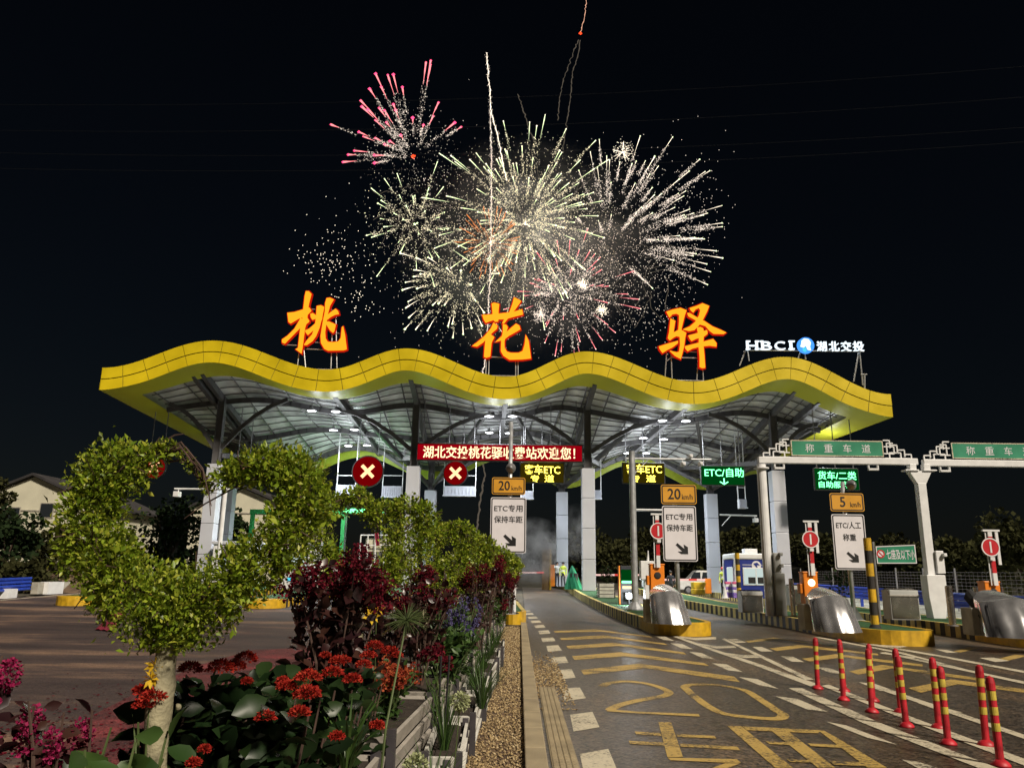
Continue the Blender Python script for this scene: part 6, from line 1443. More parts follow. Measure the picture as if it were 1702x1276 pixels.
    for sx in (-1, 1): mb.box(hc + Vector((sx * .093, .0, -.01)), (.018, .035, .055))
    mb.build('nose_and_ears', 'skin', t)
    t.rotation_euler = (0, 0, ang); return t
zt = lambda x, y: zg(x, y) + ISL_H - .02
q = W(926, 974, 56); person('person in white shirt and dark trousers with one hand raised to the face', (q.x, 56, zt(q.x, 56)), R(30), {'rel': (-.30, -.16, 1.28), 'rwr': (-.16, -.22, 1.50), 'lel': (.22, -.06, 1.12), 'lwr': (.10, -.22, 1.18)}, 'shirt_white', 'trouser_dark')
q = W(936, 976, 55); person('person in a bright reflective vest beside the green tarpaulin', (q.x, 55, zt(q.x, 55)), R(-20), {'lkn': (.11, -.10, .48), 'lan': (.12, .06, .09), 'lto': (.12, -.1, .035)}, 'vest', 'trouser_dark', None, True)
q = W(1116, 995, 50); person('person in dark clothes behind the barrier boom, right of the first orange barrier', (q.x, 50, zg(q.x, 50)), R(160), {}, 'jacket_dark', 'trouser_dark')
q = W(1203, 982, 50.5); person('person in a reflective vest and red helmet left of the blue booth', (q.x, 50.5, zt(q.x, 50.5)), R(-15), {'lwr': (.2, -.14, .88)}, 'vest', 'trouser_dark', 'helmet_red', True)

# ------------------------------------------------------------------ background: embankment, bushes, houses
def hz(X, Y):
    d = Y + max(0, X - 16) * .9
    return zg(X, Y) + 4.6 * sstep(72, 96, d) * sstep(-14, 4, X) * .85 * (1 + .15 * math.sin(X * .35) + .1 * math.sin(X * .9 + Y * .4)) + .9 * sstep(96, 150, d)
mb = MB(); nx, ny = 70, 36
mb.add([(-16 + 110 * i / nx, 24 + 120 * j / ny, hz(-16 + 110 * i / nx, 24 + 120 * j / ny) - (.12 if hz(-16 + 110 * i / nx, 24 + 120 * j / ny) - zg(-16 + 110 * i / nx, 24 + 120 * j / ny) < .05 else 0)) for j in range(ny + 1) for i in range(nx + 1)], [(j * (nx + 1) + i, j * (nx + 1) + i + 1, (j + 1) * (nx + 1) + i + 1, (j + 1) * (nx + 1) + i) for j in range(ny) for i in range(nx)])
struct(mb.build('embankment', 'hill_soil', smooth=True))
def far_bush(X, Y, z0, w, h, label, group, n=2200, ls=.32, m='leaf_far', seed=1, tall=False):
    global rng
    rng = np.random.default_rng(seed); t = thing('background_tree' if tall else 'background_bush', label, 'tree' if tall else 'bush', (X, Y, z0), group)
    pp = []; dd = []; k = 9 if not tall else 14
    for i in range(k):
        a = rng.uniform(0, 6.28); r = w * .5 * math.sqrt(rng.random()) * (.75 if tall else .85); zz = z0 + h * (rng.uniform(.35, .88) if tall else rng.uniform(.2, .72)); s = w * rng.uniform(.22, .36); c = (X + r * math.cos(a), Y + r * math.sin(a) * .8, zz)
        p, u = blob_pts(n // k, c, (s, s, min(s * rng.uniform(.6, 1.0), h * .42)), .35); pp.append(p); dd.append(u + rng.normal(size=u.shape) * .6)
    pp = np.concatenate(pp); pp[:, 2] = np.maximum(pp[:, 2], z0 + .05); dd = np.concatenate(dd); leaf_obj('crown', m, pp, dd, ls * 1.25 * rng.uniform(.5, 1.3, len(pp)), t, simple=True, wide=1.4)
    mb = MB(); hh = h * (.6 if tall else .4); mb.tube([(X, Y, z0 - .2), (X + .1, Y, z0 + hh * .5), (X, Y + .1, z0 + hh)], [w * .035, w * .028, w * .012], 8)
    for i in range(4):
        a = rng.uniform(0, 6.28); mb.tube([(X + .05, Y, z0 + hh * .5), (X + w * .25 * math.cos(a), Y + w * .2 * math.sin(a), z0 + hh * 1.15)], [w * .018, w * .006], 5)
    mb.build('trunk', 'twig', t)
BG = 'dark bushes on the embankment behind the toll plaza'
spots = []
rr_ = random.Random(3)
for (px, ytop, wpx, Y, lb) in ((895, 905, 60, 82, 'behind the wooden board and the smoke'), (950, 900, 60, 84, 'just left of the tall middle column'), (1018, 880, 95, 80, 'between the tall middle column and the camera pole'), (1065, 892, 70, 86, 'behind the pale equipment cabinet'), (1115, 880, 90, 84, 'behind the second lane sign'), (1165, 893, 70, 80, 'left of the rear right column'),
                             (1212, 890, 80, 86, 'behind the blue booth, left half'), (1262, 880, 80, 82, 'behind the blue booth, right half'), (1330, 893, 85, 78, 'behind the lit orange barrier'), (1385, 897, 75, 72, 'behind the 5 km/h sign'), (1440, 888, 85, 70, 'left of the green direction sign'), (1500, 895, 85, 66, 'behind the green direction sign'), (1560, 890, 85, 62, 'behind the shared gantry post'), (1610, 885, 75, 58, 'left of the rightmost barrier')):
    c = W(px, ytop, Y); z0 = hz(c.x, Y) - .3; w = wpx * 1.35 * Y / 1290; far_bush(c.x, Y, z0, w, max(2.2, c.z - z0), 'dark bush on the embankment ' + lb, BG, 2600, .34, 'leaf_far', 200 + px)
for (px, ytop, wpx, Y, lb) in ((1690, 850, 110, 48, 'tall dark tree at the right picture edge behind the rightmost barrier'), (1650, 880, 70, 54, 'dark tree just left of the tall one at the right picture edge')):
    c = W(px, ytop, Y); z0 = hz(c.x, Y) - .3; far_bush(c.x, Y, z0, wpx * Y / 1290, c.z - z0, lb, None, 2400, .26, 'leaf_far', 300 + px, True)
for (px, ytop, wpx, Y, m, tall, lb) in ((292, 818, 120, 62, 'leaf_far_green', True, 'dark green tree seen through the nearest heart, left of the column'), (392, 845, 60, 66, 'leaf_far_green', True, 'dark green tree right of the slim pole, before the pale house'), (150, 868, 90, 56, 'leaf_far', False, 'dark bush before the pale gable house, right part'), (85, 862, 90, 60, 'leaf_far', False, 'dark bush before the pale gable house, middle'), (20, 850, 90, 52, 'leaf_far_green', True, 'green tree at the left picture edge before the house'),
                                       (40, 930, 100, 46, 'leaf_far', False, 'low reddish bush behind the short blue guard rail'), (230, 880, 90, 62, 'leaf_far_green', False, 'dark bush behind the left lobe of the nearest heart'), (330, 905, 80, 58, 'leaf_far_green', False, 'green bush at the foot of the leftmost column'), (5, 775, 50, 70, 'leaf_far', True, 'tall dark tree top beside the gable at the left edge')):
    c = W(px, ytop, Y); far_bush(c.x, Y, zg(c.x, Y) - .1, wpx * Y / 1290, c.z - zg(c.x, Y), lb, None, 1700, .28, m, 400 + px, tall)
# dirt mound and concrete kerb on the left
p = W(110, 960, 48); mb = MB(); mb.grid(lambda u, v: (p.x - 4.5 + 9 * u, 45.5 + 6 * v, zg(p.x, 48) - .05 + 1.5 * math.sin(math.pi * u) ** 1.2 * math.sin(math.pi * v) * (1 + .15 * math.sin(u * 17) * math.sin(v * 11))), 24, 16); o = mb.build('dirt_mound', 'dirt', smooth=True); tag(o, 'brown dirt mound behind the concrete kerb at the left', 'mound')
t = thing('concrete_kerb', 'low concrete kerb wall with one white block at the left road edge', 'kerb wall', (-26.3, 43, zg(-26, 43))); pbox(t, 'wall', 'concrete', (-26.3, 46.8, zg(-26, 46) + .3), (.35, 7.0, .62)); pbox(t, 'white_block', 'white_paint', (-26.1, 44.6, zg(-26, 45) + .32), (.45, 1.5, .66)); pbox(t, 'end_block', 'white_paint', (-25.95, 40.6, zg(-26, 40) + .22), (.5, .7, .48))
# pale houses
def house(xc, zr_, Y, wid, pitch, dep, label, win=()):
    c = W(xc, zr_, Y); z0 = zg(c.x, Y); t = thing('pale_house', label, 'house', (c.x, Y, z0)); ze = c.z - pitch * wid / 2
    mb = MB(); mb.plate([(c.x - wid / 2, z0), (c.x + wid / 2, z0), (c.x + wid / 2, ze), (c.x, c.z), (c.x - wid / 2, ze)], Y, dep); mb.build('wall', 'house_wall', t)
    mb = MB()
    for s in (-1, 1):
        a = Vector((c.x, 0, c.z + .12)); b = Vector((c.x + s * (wid / 2 + .7), 0, ze - .7 * pitch + .12)); mb.add([(a.x, Y - .5, a.z), (b.x, Y - .5, b.z), (b.x, Y + dep + .5, b.z), (a.x, Y + dep + .5, a.z), (a.x, Y - .5, a.z + .25), (b.x, Y - .5, b.z + .25), (b.x, Y + dep + .5, b.z + .25), (a.x, Y + dep + .5, a.z + .25)], [(0, 1, 2, 3), (4, 7, 6, 5), (0, 4, 5, 1), (1, 5, 6, 2), (2, 6, 7, 3), (3, 7, 4, 0)])
    mb.build('roof', 'house_roof', t)
    mb = MB(); mb.box((c.x, Y - .05, ze - .4), (wid, .08, .14)); mb.build('string_course', 'concrete', t)
    for (px, py, w, h) in win:
        q = W(px, py, Y); f = pbox(t, 'window_frame', 'concrete', (q.x, Y - .03, q.z), (w + .2, .1, h + .2)); pbox(f, 'pane', 'glass_dark', (q.x, Y - .09, q.z), (w, .03, h))
house(58, 792, 82, 15, .42, 14, 'pale gable house at the left edge behind the bushes', ((22, 855, 1.3, 1.4), (78, 848, 1.3, 1.4)))
house(405, 812, 84, 11, .40, 14, 'pale gable house seen through the nearest heart tree, right of the column')
# green lit sign of the exit lanes, lighting the rear fascia from below
c = W(606, 849, 57); t = thing('green_lit_sign', 'green glowing strip sign of the exit lanes seen over the second heart tree', 'lit sign', c); mb = MB(); mb.box(c, (3.2, .3, .5)); mb.build('housing', 'black', t); mb = MB(); mb.box((c.x, c.y - .17, c.z), (3.0, .03, .3)); mb.build('green_strip', 'led_green', t); mb = MB()
for dx in (-1.3, 1.3): mb.tube([(c.x + dx, c.y, zg(c.x, 57)), (c.x + dx, c.y, c.z)], .07, 8)
mb.build('post', 'steel_mid', t)
l = bpy.data.lights.new('green_glow', 'POINT'); l.energy = 170; l.color = (.12, 1, .15); l.shadow_soft_size = .5; o = bpy.data.objects.new('green_glow', l); COL.objects.link(o); o.parent = t; o.location = (-.5, -.8, .6)
# green portal frame and left plaza furniture
a = W(417, 890, 60); b = W(424, 850, 60); t = thing('green_portal', 'green painted portal frame before the pale house, inside the nearest heart', 'portal', (a.x, 60, zg(a.x, 60))); mat('green_paint', (.04, .36, .10), .5); pbox(t, 'post', 'green_paint', (a.x, 60, (zg(a.x, 60) + b.z) / 2), (.28, .28, b.z - zg(a.x, 60))); pbox(t, 'post', 'green_paint', (a.x + 7, 60, (zg(a.x, 60) + b.z) / 2), (.28, .28, b.z - zg(a.x, 60))); pbox(t, 'lintel', 'green_paint', (a.x + 3.5, 59.98, b.z), (7.4, .26, .34))
for i, (px, lb) in enumerate(((150, 'toll island of the exit lanes far left, behind the nearest heart'), (455, 'toll island of the exit lanes behind the nearest heart tree, by its right lobe'), (560, 'toll island of the exit lanes behind the largest crimson shrub'), (668, 'toll island of the exit lanes behind the second heart tree'))):
    X = W(px, 960, 50).x
    if i == 0: X = XC[0]
    if i == 3: X = XC[1]
    t = thing('toll_island', lb, 'toll island', (X, 44, zg(X, 44)), 'toll islands of the exit lanes'); mb = MB(); L = 30; y0 = 36
    for k in range(int(L / .3)):
        y = y0 + .3 * k
        for s in (-1, 1): mb.add([(X + s * .9, y, zg(X, y)), (X + s * .9, y + .3, zg(X, y + .3)), (X + s * .9, y + .3, zg(X, y + .3) + ISL_H), (X + s * .9, y, zg(X, y) + ISL_H)], [(0, 1, 2, 3)], k % 2)
    mb.lathe([(.9, -.05), (.9, ISL_H), (0, ISL_H + .005)], (X, y0, zg(X, y0)), 20, 0); mb.build('kerb', ['kerb_yellow', 'kerb_black'], t)
    mb = MB(); mb.grid(lambda u, v: (X - .9 + 1.8 * u, y0 + L * v, zg(X, y0 + L * v) + ISL_H - .008), 2, 20); mb.build('turf', 'turf', t)
for px, py, Y, mm, lb, wpx, hpx in ((395, 930, 50, 'white_paint', 'white toll booth beyond the slim pole, seen through the nearest heart', 60, 42), (500, 955, 47, 'white_paint', 'white toll booth behind the right lobe of the nearest heart', 46, 50)):
    A = W(px, py, Y); z = zg(A.x, Y) + ISL_H - .02; w = wpx * Y / 1290; h = 2.5; t = thing('toll_booth', lb, 'booth', (A.x, Y, z)); pbox(t, 'wall', mm, (A.x, Y, z + h / 2), (w, 2.4, h), .05); pbox(t, 'roof', 'clad', (A.x, Y, z + h + .08), (w + .2, 2.6, .2), .04); f = pbox(t, 'window_frame', 'steel_mid', (A.x, Y - 1.21, z + 1.5), (w * .8, .05, .9)); pbox(f, 'pane', 'booth_window', (A.x, Y - 1.245, z + 1.5), (w * .74, .02, .8)); pbox(t, 'teal_band', 'led_teal', (A.x, Y - 1.215, z + .55), (w * .5, .02, .18))
t = thing('scaffold_truck', 'cream sided load with a pale rail frame behind the largest crimson shrub', 'trailer', (W(635, 915, 50).x, 50, zg(-8, 50)))
A, B = W(612, 895, 50), W(668, 918, 50); pbox(t, 'side_panel', 'house_wall', ((A.x + B.x) / 2, 50, (A.z + B.z) / 2), (B.x - A.x, 1.6, A.z - B.z)); pbox(t, 'chassis', 'steel_dark', ((A.x + B.x) / 2, 50, B.z - .3), (B.x - A.x, 1.5, .5)); mb = MB()
for x in (600, 612, 625, 640): q = W(x, 888, 49); mb.tube([(q.x, 49, zg(q.x, 49)), (q.x, 49, q.z)], .04, 6)
q0, q1 = W(600, 889, 49), W(645, 889, 49); mb.tube([q0, q1], .04, 6); q0, q1 = W(598, 906, 49), W(645, 906, 49); mb.tube([q0, q1], .04, 6); mb.build('rail_frame', 'white_paint', t)
for k in (.25, .75):
    mb = MB(); mb.lathe([(0, -.12), (.42, -.12), (.45, 0), (.42, .12), (0, .12)], (A.x + (B.x - A.x) * k, 49.2, zg(-8, 50) + .45), 18, axis=Matrix.Rotation(R(90), 3, 'X')); mb.build('wheel', 'rubber', t)
a = W(625, 895, 46); t = thing('small_flag', 'small dark red flag hanging in front of the cream load', 'flag', a); mb = MB(); mb.grid(lambda u, v: (a.x + .22 * u + .12 * v - .1, 46 + .04 * math.sin(u * 6), a.z + .35 - .75 * v), 6, 10); mb.build('cloth', 'cloth_red', t); mb = MB(); mb.tube([(a.x - .1, 46.02, zg(a.x, 46)), (a.x - .1, 46.02, a.z + .5)], .02, 6); mb.build('pole', 'steel_mid', t)
# red cloth lying on the exit road
g = [hit(x, y) for x, y in ((158, 1047), (186, 1050), (210, 1020), (196, 1012))]; mb = MB()
ca = g
def cf(u, v):
    p = ca[0].lerp(ca[3], v).lerp(ca[1].lerp(ca[2], v), u); return (p.x, p.y, zg(p.x, p.y) + .02 + .03 * math.sin(u * 9 + v * 4) ** 2)
mb.grid(cf, 14, 14); o = mb.build('red_cloth', 'cloth_red', smooth=True); tag(o, 'crumpled dark red cloth lying on the dusty exit road', 'cloth')

# ------------------------------------------------------------------ power lines
for i, (a, b, lb) in enumerate((((-200, 186), (1900, 108), 'topmost thin power line across the night sky'), ((-200, 228), (1900, 160), 'second thin power line from the top across the night sky'), ((-200, 264), (1900, 212), 'third thin power line from the top across the night sky'), ((-200, 290), (1900, 236), 'lowest thin power line across the night sky'))):
    A, B = W(*a, 170), W(*b, 170); mb = MB(); n = 40
    mb.tube([A.lerp(B, k / n) - Vector((0, 0, 5 * 4 * (k / n) * (1 - k / n))) + Vector((0, 0, 2.5)) for k in range(n + 1)], .035, 4); o = mb.build('power_line', 'cable'); tag(o, lb, 'power line', 'power lines across the sky')

# ------------------------------------------------------------------ fireworks
FWY = 135.0
OCT = np.array([(1, 0, 0), (-1, 0, 0), (0, 1, 0), (0, -1, 0), (0, 0, 1), (0, 0, -1)]); OCF = np.array([(0, 2, 4), (2, 1, 4), (1, 3, 4), (3, 0, 4), (2, 0, 5), (1, 2, 5), (3, 1, 5), (0, 3, 5)])
def dots(name, m, pos, r, parent):
    pos = np.asarray(pos, float); r = np.broadcast_to(np.asarray(r, float), (len(pos),)); v = OCT[None] * r[:, None, None] + pos[:, None, :]; f = OCF[None] + (np.arange(len(pos)) * 6)[:, None, None]
    return npmesh(name, v.reshape(-1, 3), f.reshape(-1, 3), m, parent)
PX = FWY / 1290.0
def burst(center, heads, label, trail_m, head_m, dot_m, tail=.45, head_r=1.3, trail_w=1.1, ndots=26, depth=.6, scatter=0, scat_r=0, core=None, seed=1, droop=0.0, group='firework bursts over the canopy', wig=0.0, headdots=True):
    r_ = np.random.default_rng(seed); C = np.array(W(*center, FWY)); t = thing('firework_burst', label, 'firework', C, group)
    tr = MB(); hp = []; hr = []; dp = []; dr = []
    R0 = max(math.hypot(h[0] - center[0], h[1] - center[1]) for h in heads)
    for h in heads:
        H = np.array(W(h[0], h[1], FWY)); d2 = math.hypot(h[0] - center[0], h[1] - center[1]); H = H + np.array([0, 1, 0]) * PX * math.sqrt(max(0, R0 ** 2 - d2 ** 2)) * depth * (1 if r_.random() < .5 else -1) * r_.uniform(.4, 1); L = np.linalg.norm(H - C); tl = tail * r_.uniform(.45, 1.35)
        def at(f):
            p = C + (H - C) * f; p = p.copy(); p[2] += droop * PX * (1 - (2 * f - 1) ** 2) * d2 * .25; return p
        fs = np.linspace(1, 1 - min(tl * .42, .95), 6); wob = np.cumsum(r_.normal(size=(6, 3)) * PX * wig, 0); tr.tube([at(f) + wob[i] for i, f in enumerate(fs)], [trail_w * PX * w * r_.uniform(.6, 1.2) for w in (1.0, .95, .7, .45, .25, .1)], 5)
        n = int(1.5 * ndots * r_.uniform(.6, 1.3)); ff = 1 - tl * .35 - r_.random(n) * tl * .9; ff = ff[ff > .03]
        for f in ff: dp.append(at(f) + r_.normal(size=3) * PX * 2.3 * (1.2 - f + .25)); dr.append(PX * (.22 + .75 * r_.random() ** 2))
        hp.append(H); hr.append(PX * head_r * r_.uniform(.7, 1.3))
    for k in range(scatter):
        u = r_.normal(size=3); u /= np.linalg.norm(u); dp.append(C + u * PX * scat_r * r_.uniform(.35, 1) * np.array([1, .6, 1])); dr.append(PX * (.22 + .7 * r_.random() ** 2))
    tr.build('spark_trail', trail_m, t)
    dots('glowing_star', head_m, hp, hr, t)
    if dp: dots('ember', dot_m, dp, dr, t)
    if core: dots('core_glow', core, [C + r_.normal(size=3) * PX * 2 for k in range(9)], [PX * r_.uniform(.8, 2.2) for k in range(9)], t)
    return t
def ring_heads(c, n, r0, r1, seed, a0=0, a1=360, sq=1.0):
    r_ = np.random.default_rng(seed); out = []
    for k in range(n):
        a = R(a0 + (a1 - a0) * (k + r_.uniform(-.35, .35)) / n); r = r_.uniform(r0, r1); out.append((c[0] + r * math.cos(a), c[1] - r * math.sin(a) * sq))
    return out
redh = ring_heads((688, 260), 10, 60, 120, 71, 100, 190) + [(716, 101), (709, 109), (718, 122), (626, 129), (649, 142), (659, 145), (595, 154), (597.6, 166), (617, 157), (636, 153), (659, 193), (699, 185), (717.5, 179), (618, 203), (634, 223), (553, 215), (601, 232), (563, 253), (593, 261), (692, 222), (758, 220), (768, 221), (628, 275), (636, 182), (636, 199), (628, 213), (727, 160)]
burst((688, 260), redh, 'pink tipped firework burst, upper left of all', 'fw_rose', 'fw_pink', 'fw_ember', .52, 3.0, 1.8, 46, .35, 380, 115, 'fw_red', 1)
gh = ring_heads((690, 372), 20, 45, 110, 72) + [(668, 338), (694, 354), (681, 361), (633, 363), (640, 372), (764, 371), (741, 364), (703, 338), (715, 338), (655, 385), (677, 386), (720, 396), (660, 404), (700, 402), (725, 410), (640, 350), (650, 340), (735, 385)]
burst((690, 372), gh, 'small greenish burst below the pink one, left of the big bursts', 'fw_green', 'fw_green', 'fw_gold', .55, 1.5, .8, 26, .6, 520, 125, 'fw_green', 2)
big = ring_heads((872, 372), 74, 60, 172, 3) + [(858, 238), (887, 234), (908, 258), (965, 285), (730, 255), (822, 262), (838, 240), (785, 300), (990, 360), (1000, 330), (958, 310), (925, 305), (878, 340)] + ring_heads((872, 372), 40, 30, 90, 33)
burst((872, 372), big, 'largest greenish white burst in the middle of the sky', 'fw_green', 'fw_white', 'fw_gold', .50, 1.5, .85, 46, .7, 1900, 180, 'fw_white', 3, .15)
burst((816, 404), ring_heads((816, 404), 46, 34, 62, 4), 'dense orange flower burst in front of the largest one', 'fw_orange', 'fw_peach', 'fw_orange', 1.3, .6, .7, 8, .8, 60, 60, 'fw_white', 4)
rh = ring_heads((1008, 412), 26, 70, 190, 55, -30, 120) + [(1118, 228), (1095, 240), (1138, 297), (1150, 428), (1182, 431), (1143, 447), (1190, 360), (1165, 330), (1150, 295), (1172, 300), (1075, 300), (1060, 330), (1020, 285), (990, 265), (1040, 310), (1110, 360), (1120, 395), (1085, 430), (1035, 250), (1130, 340), (1000, 300), (1100, 260), (1160, 385)] + ring_heads((1008, 412), 14, 120, 185, 5, -20, 80)
burst((1008, 412), rh, 'wide pale burst spraying to the upper right', 'fw_white', 'fw_green', 'fw_ember', .34, 1.3, .65, 80, .6, 1500, 195, 'fw_dim', 5, .1)
lh = ring_heads((940, 486), 22, 50, 115, 73) + [(1003, 438), (1005, 466), (985, 483), (1060, 503), (1065, 513), (985, 440), (990, 446), (960, 430), (925, 420), (918, 455), (895, 450), (945, 415), (938, 520), (960, 540), (992, 575), (935, 572), (915, 535), (870, 500), (880, 485), (905, 575), (1020, 560), (958, 588), (895, 475), (1000, 420), (1040, 500), (860, 470)]
burst((940, 486), lh, 'rosy burst above the right hand side of the middle character', 'fw_rose', 'fw_white', 'fw_ember', .62, 1.1, .75, 34, .5, 420, 120, 'fw_white', 6)
llh = ring_heads((765, 478), 16, 50, 100, 74, 150, 330) + [(672, 489), (677, 517), (673, 547), (750, 551), (735, 493), (667, 425), (695, 444), (723, 518), (770, 470), (690, 455), (715, 440), (800, 535), (793, 515), (745, 455), (780, 455), (830, 470)]
burst((765, 478), llh, 'burst with comet tails falling towards the left and middle characters', 'fw_white', 'fw_green', 'fw_gold', .50, 2.0, 1.0, 36, .5, 500, 125, None, 7, .35)
for (c, r, n, lb, m, sd) in (((1035, 253), 24, 170, 'small round cloud of white sparks at the upper right', 'fw_white', 11), ((898, 522), 16, 150, 'small round cloud of rosy sparks right of the middle character', 'fw_ember', 12), ((1000, 516), 13, 120, 'small dense spark ball right of the middle character', 'fw_white', 13), ((968, 472), 12, 110, 'small dense spark ball just above the rosy burst', 'fw_white', 14)):
    r_ = np.random.default_rng(sd); C = np.array(W(*c, FWY - 3)); t = thing('spark_ball', lb, 'firework', C, 'small spark balls among the bursts'); u = r_.normal(size=(n, 3)); u /= np.linalg.norm(u, axis=1, keepdims=True); dots('ember', m, C + u * PX * r * r_.uniform(.3, 1, (n, 1)), PX * r_.uniform(.4, .95, n), t)
    tr = MB()
    for k in range(14): d = r_.normal(size=3); d /= np.linalg.norm(d); tr.tube([C, C + d * PX * r * .8], [PX * .5, PX * .25], 4)
    tr.build('spark_trail', m, t)
# loose sparks drifting to the left and right
r_ = np.random.default_rng(20)
def cloud(name, label, pts, m, sz, kind=None):
    C = np.mean(np.asarray(pts), 0); t = thing(name, label, 'firework', tuple(C), 'loose drifting sparks'); dots('ember', m, pts, sz, t); t['kind'] = 'stuff'
def px_cloud(cx, cy, sx, sy, n): return [np.array(W(cx + r_.normal() * sx, cy + r_.normal() * sy, FWY + r_.normal() * 3)) for _ in range(n)]
cloud('drifting_sparks', 'loose white sparks left of the big bursts, above the left character', px_cloud(540, 440, 26, 22, 80) + px_cloud(600, 500, 24, 16, 44) + px_cloud(585, 420, 36, 40, 60), 'fw_white', PX * .85)
cloud('drifting_sparks', 'loose pale sparks spread right of the big bursts, above the right character', px_cloud(1130, 350, 40, 60, 240) + px_cloud(1090, 520, 26, 26, 60) + px_cloud(1120, 440, 30, 20, 90), 'fw_ember', PX * .75)
cloud('drifting_sparks', 'fine glitter sprinkled through the middle of all the bursts', px_cloud(880, 400, 90, 70, 1500) + px_cloud(960, 450, 80, 60, 900) + px_cloud(750, 400, 70, 70, 700), 'fw_ember', PX * .6)
# rising rockets with trails
def rocket(pts, label, m, w, head=None, seed=1, dotted=False):
    rr2 = np.random.default_rng(seed); P = [np.array(W(x, y, FWY)) for x, y in pts]; t = thing('rocket_trail', label, 'firework', P[0], 'rising rocket trails'); q = []
    for a, b in zip(P[:-1], P[1:]):
        n = max(3, int(np.linalg.norm(b - a) / (PX * 4)))
        for k in range(n): q.append(a + (b - a) * k / n + rr2.normal(size=3) * PX * .8)
    q.append(P[-1]); mb = MB(); mb.tube(q, [PX * w * rr2.uniform(.5, 1.4) for _ in q], 4); mb.build('trail', m, t)
    if dotted: dots('ember', 'fw_ember', [p + rr2.normal(size=3) * PX * 1.6 for p in q for _ in range(5)], [PX * rr2.uniform(.3, .8) for p in q for _ in range(5)], t)
    if head: dots('burning_head', head, [P[0]] + [P[0] + rr2.normal(size=3) * PX * 1.5 for _ in range(5)], [PX * 3.2] + [PX * 1.6] * 5, t)
rocket([(965, 56), (972, 28), (976, -12)], 'red burning rocket at the top with a thin trail leaving the picture', 'fw_peach', .5, 'fw_red', 31)
rocket([(961, 66), (950, 95), (936, 135), (930, 165), (927, 200)], 'thin pale trail under the red rocket, the left one', 'fw_dim', .8, None, 32)
rocket([(964, 68), (962, 85), (952, 120), (948, 165), (942, 205), (936, 250)], 'thin pale trail under the red rocket, the right one', 'fw_dim', .8, None, 33)
rocket([(809, 90), (812, 130), (814, 150), (816, 185), (828, 230), (842, 300)], 'bright white rising trail at the upper middle', 'fw_white', .7, None, 34, True)
rocket([(861, 157), (870, 185), (880, 215), (888, 235)], 'short grey rising trail right of the bright white one', 'fw_dim', 1.0, None, 35)
rocket([(815, 185), (817, 260), (816, 400), (812, 520), (806, 600), (801, 625)], 'long straight white trail falling past the middle character', 'fw_ember', .55, None, 36, True)
rocket([(806, 640), (808, 700), (800, 750), (806, 790), (798, 830), (792, 880)], 'wavy pale smoke trail below the message board, left of the first speed sign', 'fw_dim', 1.5, None, 37)
r_ = np.random.default_rng(41)
for k, (c, n, R1, lb) in enumerate((((690, 330), 22, 95, 'curling smoke tails around the small greenish burst'), ((940, 400), 30, 170, 'curling smoke tails across the big bursts'), ((1050, 440), 22, 130, 'curling smoke tails of the wide right burst'))):
    C = np.array(W(*c, FWY)); t = thing('smoke_tails', lb, 'firework', C, 'curling smoke tails of the bursts'); mb = MB()
    for i in range(n):
        a = r_.uniform(0, 6.28); d = np.array([math.cos(a), r_.normal() * .3, math.sin(a)]); p = C + d * PX * R1 * r_.uniform(.15, .5); q = [p]; 
        for s in range(14): d = d + r_.normal(size=3) * .28 + np.array([0, 0, -.02]); d /= np.linalg.norm(d); p = p + d * PX * R1 * .045; q.append(p)
        mb.tube(q, [PX * .55] * len(q), 4)
    mb.build('tail', 'fw_dim', t)  # smoke given its own dim glow for the firelight falling on it

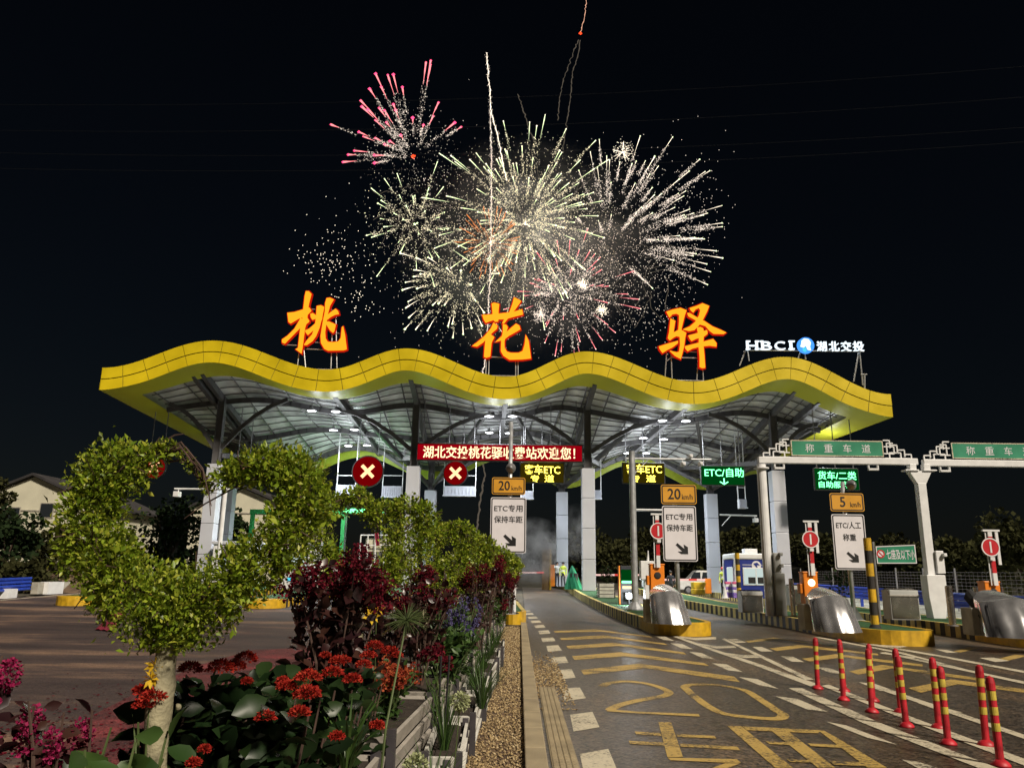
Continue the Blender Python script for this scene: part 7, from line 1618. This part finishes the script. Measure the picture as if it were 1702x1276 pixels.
# ------------------------------------------------------------------ smoke
def smoke(name, label_kind, c, s, dens, nscale, col=(.8, .78, .74), thr=.5):
    mb = MB(); mb.lathe([(0, -1), (.5, -.87), (.87, -.5), (1, 0), (.87, .5), (.5, .87), (0, 1)], (0, 0, 0), 20); o = mb.build(name, 'seam'); o.location = c; o.scale = s; o['kind'] = 'stuff'
    m = bpy.data.materials.new(name); m.use_nodes = True; nt = m.node_tree; nt.nodes.remove(nt.nodes['Principled BSDF']); v = nt.nodes.new('ShaderNodeVolumePrincipled'); nt.links.new(v.outputs[0], nt.nodes['Material Output'].inputs['Volume'])
    v.inputs['Color'].default_value = (*col, 1); v.inputs['Anisotropy'].default_value = 0.0
    tc = nt.nodes.new('ShaderNodeTexCoord'); nz = nt.nodes.new('ShaderNodeTexNoise'); nz.inputs['Scale'].default_value = nscale; nz.inputs['Detail'].default_value = 5; nz.inputs['Roughness'].default_value = .6
    nt.links.new(tc.outputs['Object'], nz.inputs['Vector']); ln = nt.nodes.new('ShaderNodeVectorMath'); ln.operation = 'LENGTH'; nt.links.new(tc.outputs['Object'], ln.inputs[0])
    fo = nt.nodes.new('ShaderNodeMapRange'); fo.inputs[1].default_value = 1; fo.inputs[2].default_value = .2; fo.inputs[3].default_value = 0; fo.inputs[4].default_value = 1; nt.links.new(ln.outputs['Value'], fo.inputs[0])
    mr = nt.nodes.new('ShaderNodeMapRange'); mr.inputs[1].default_value = thr - .08; mr.inputs[2].default_value = thr + .2; mr.inputs[3].default_value = 0; mr.inputs[4].default_value = dens; nt.links.new(nz.outputs[0], mr.inputs[0])
    mu = nt.nodes.new('ShaderNodeMath'); mu.operation = 'MULTIPLY'; nt.links.new(mr.outputs[0], mu.inputs[0]); nt.links.new(fo.outputs[0], mu.inputs[1]); nt.links.new(mu.outputs[0], v.inputs['Density'])
    o.data.materials.clear(); o.data.materials.append(m); return o
c = W(885, 410, FWY); smoke('firework_smoke', 's', c, (27, 9, 24), .028, 4.2, thr=.53)
for i, (px, py, e, co) in enumerate(((872, 372, 9000, (1, .95, .75)), (1008, 412, 6000, (1, .85, .7)), (940, 486, 6000, (1, .85, .8)), (690, 262, 3500, (1, .15, .2)), (765, 478, 5000, (.9, 1, .75)), (860, 300, 5000, (1, .95, .8)), (920, 420, 5000, (1, .95, .8)))):
    l = bpy.data.lights.new('firework_glow', 'POINT'); l.energy = e; l.color = co; l.shadow_soft_size = 4.0; o = bpy.data.objects.new('firework_glow', l); COL.objects.link(o); o.location = W(px, py, FWY - 3)
c = W(893, 880, 61); smoke('ground_smoke', 's', c + Vector((-.3, 0, -1.6)), (2.8, 2.2, 2.7), 2.2, 2.6, (.92, .9, .87), .50)
c = W(958, 885, 62); smoke('ground_smoke', 's', c, (1.7, 1.5, 2.4), .9, 2.4, (.92, .9, .87), .50)
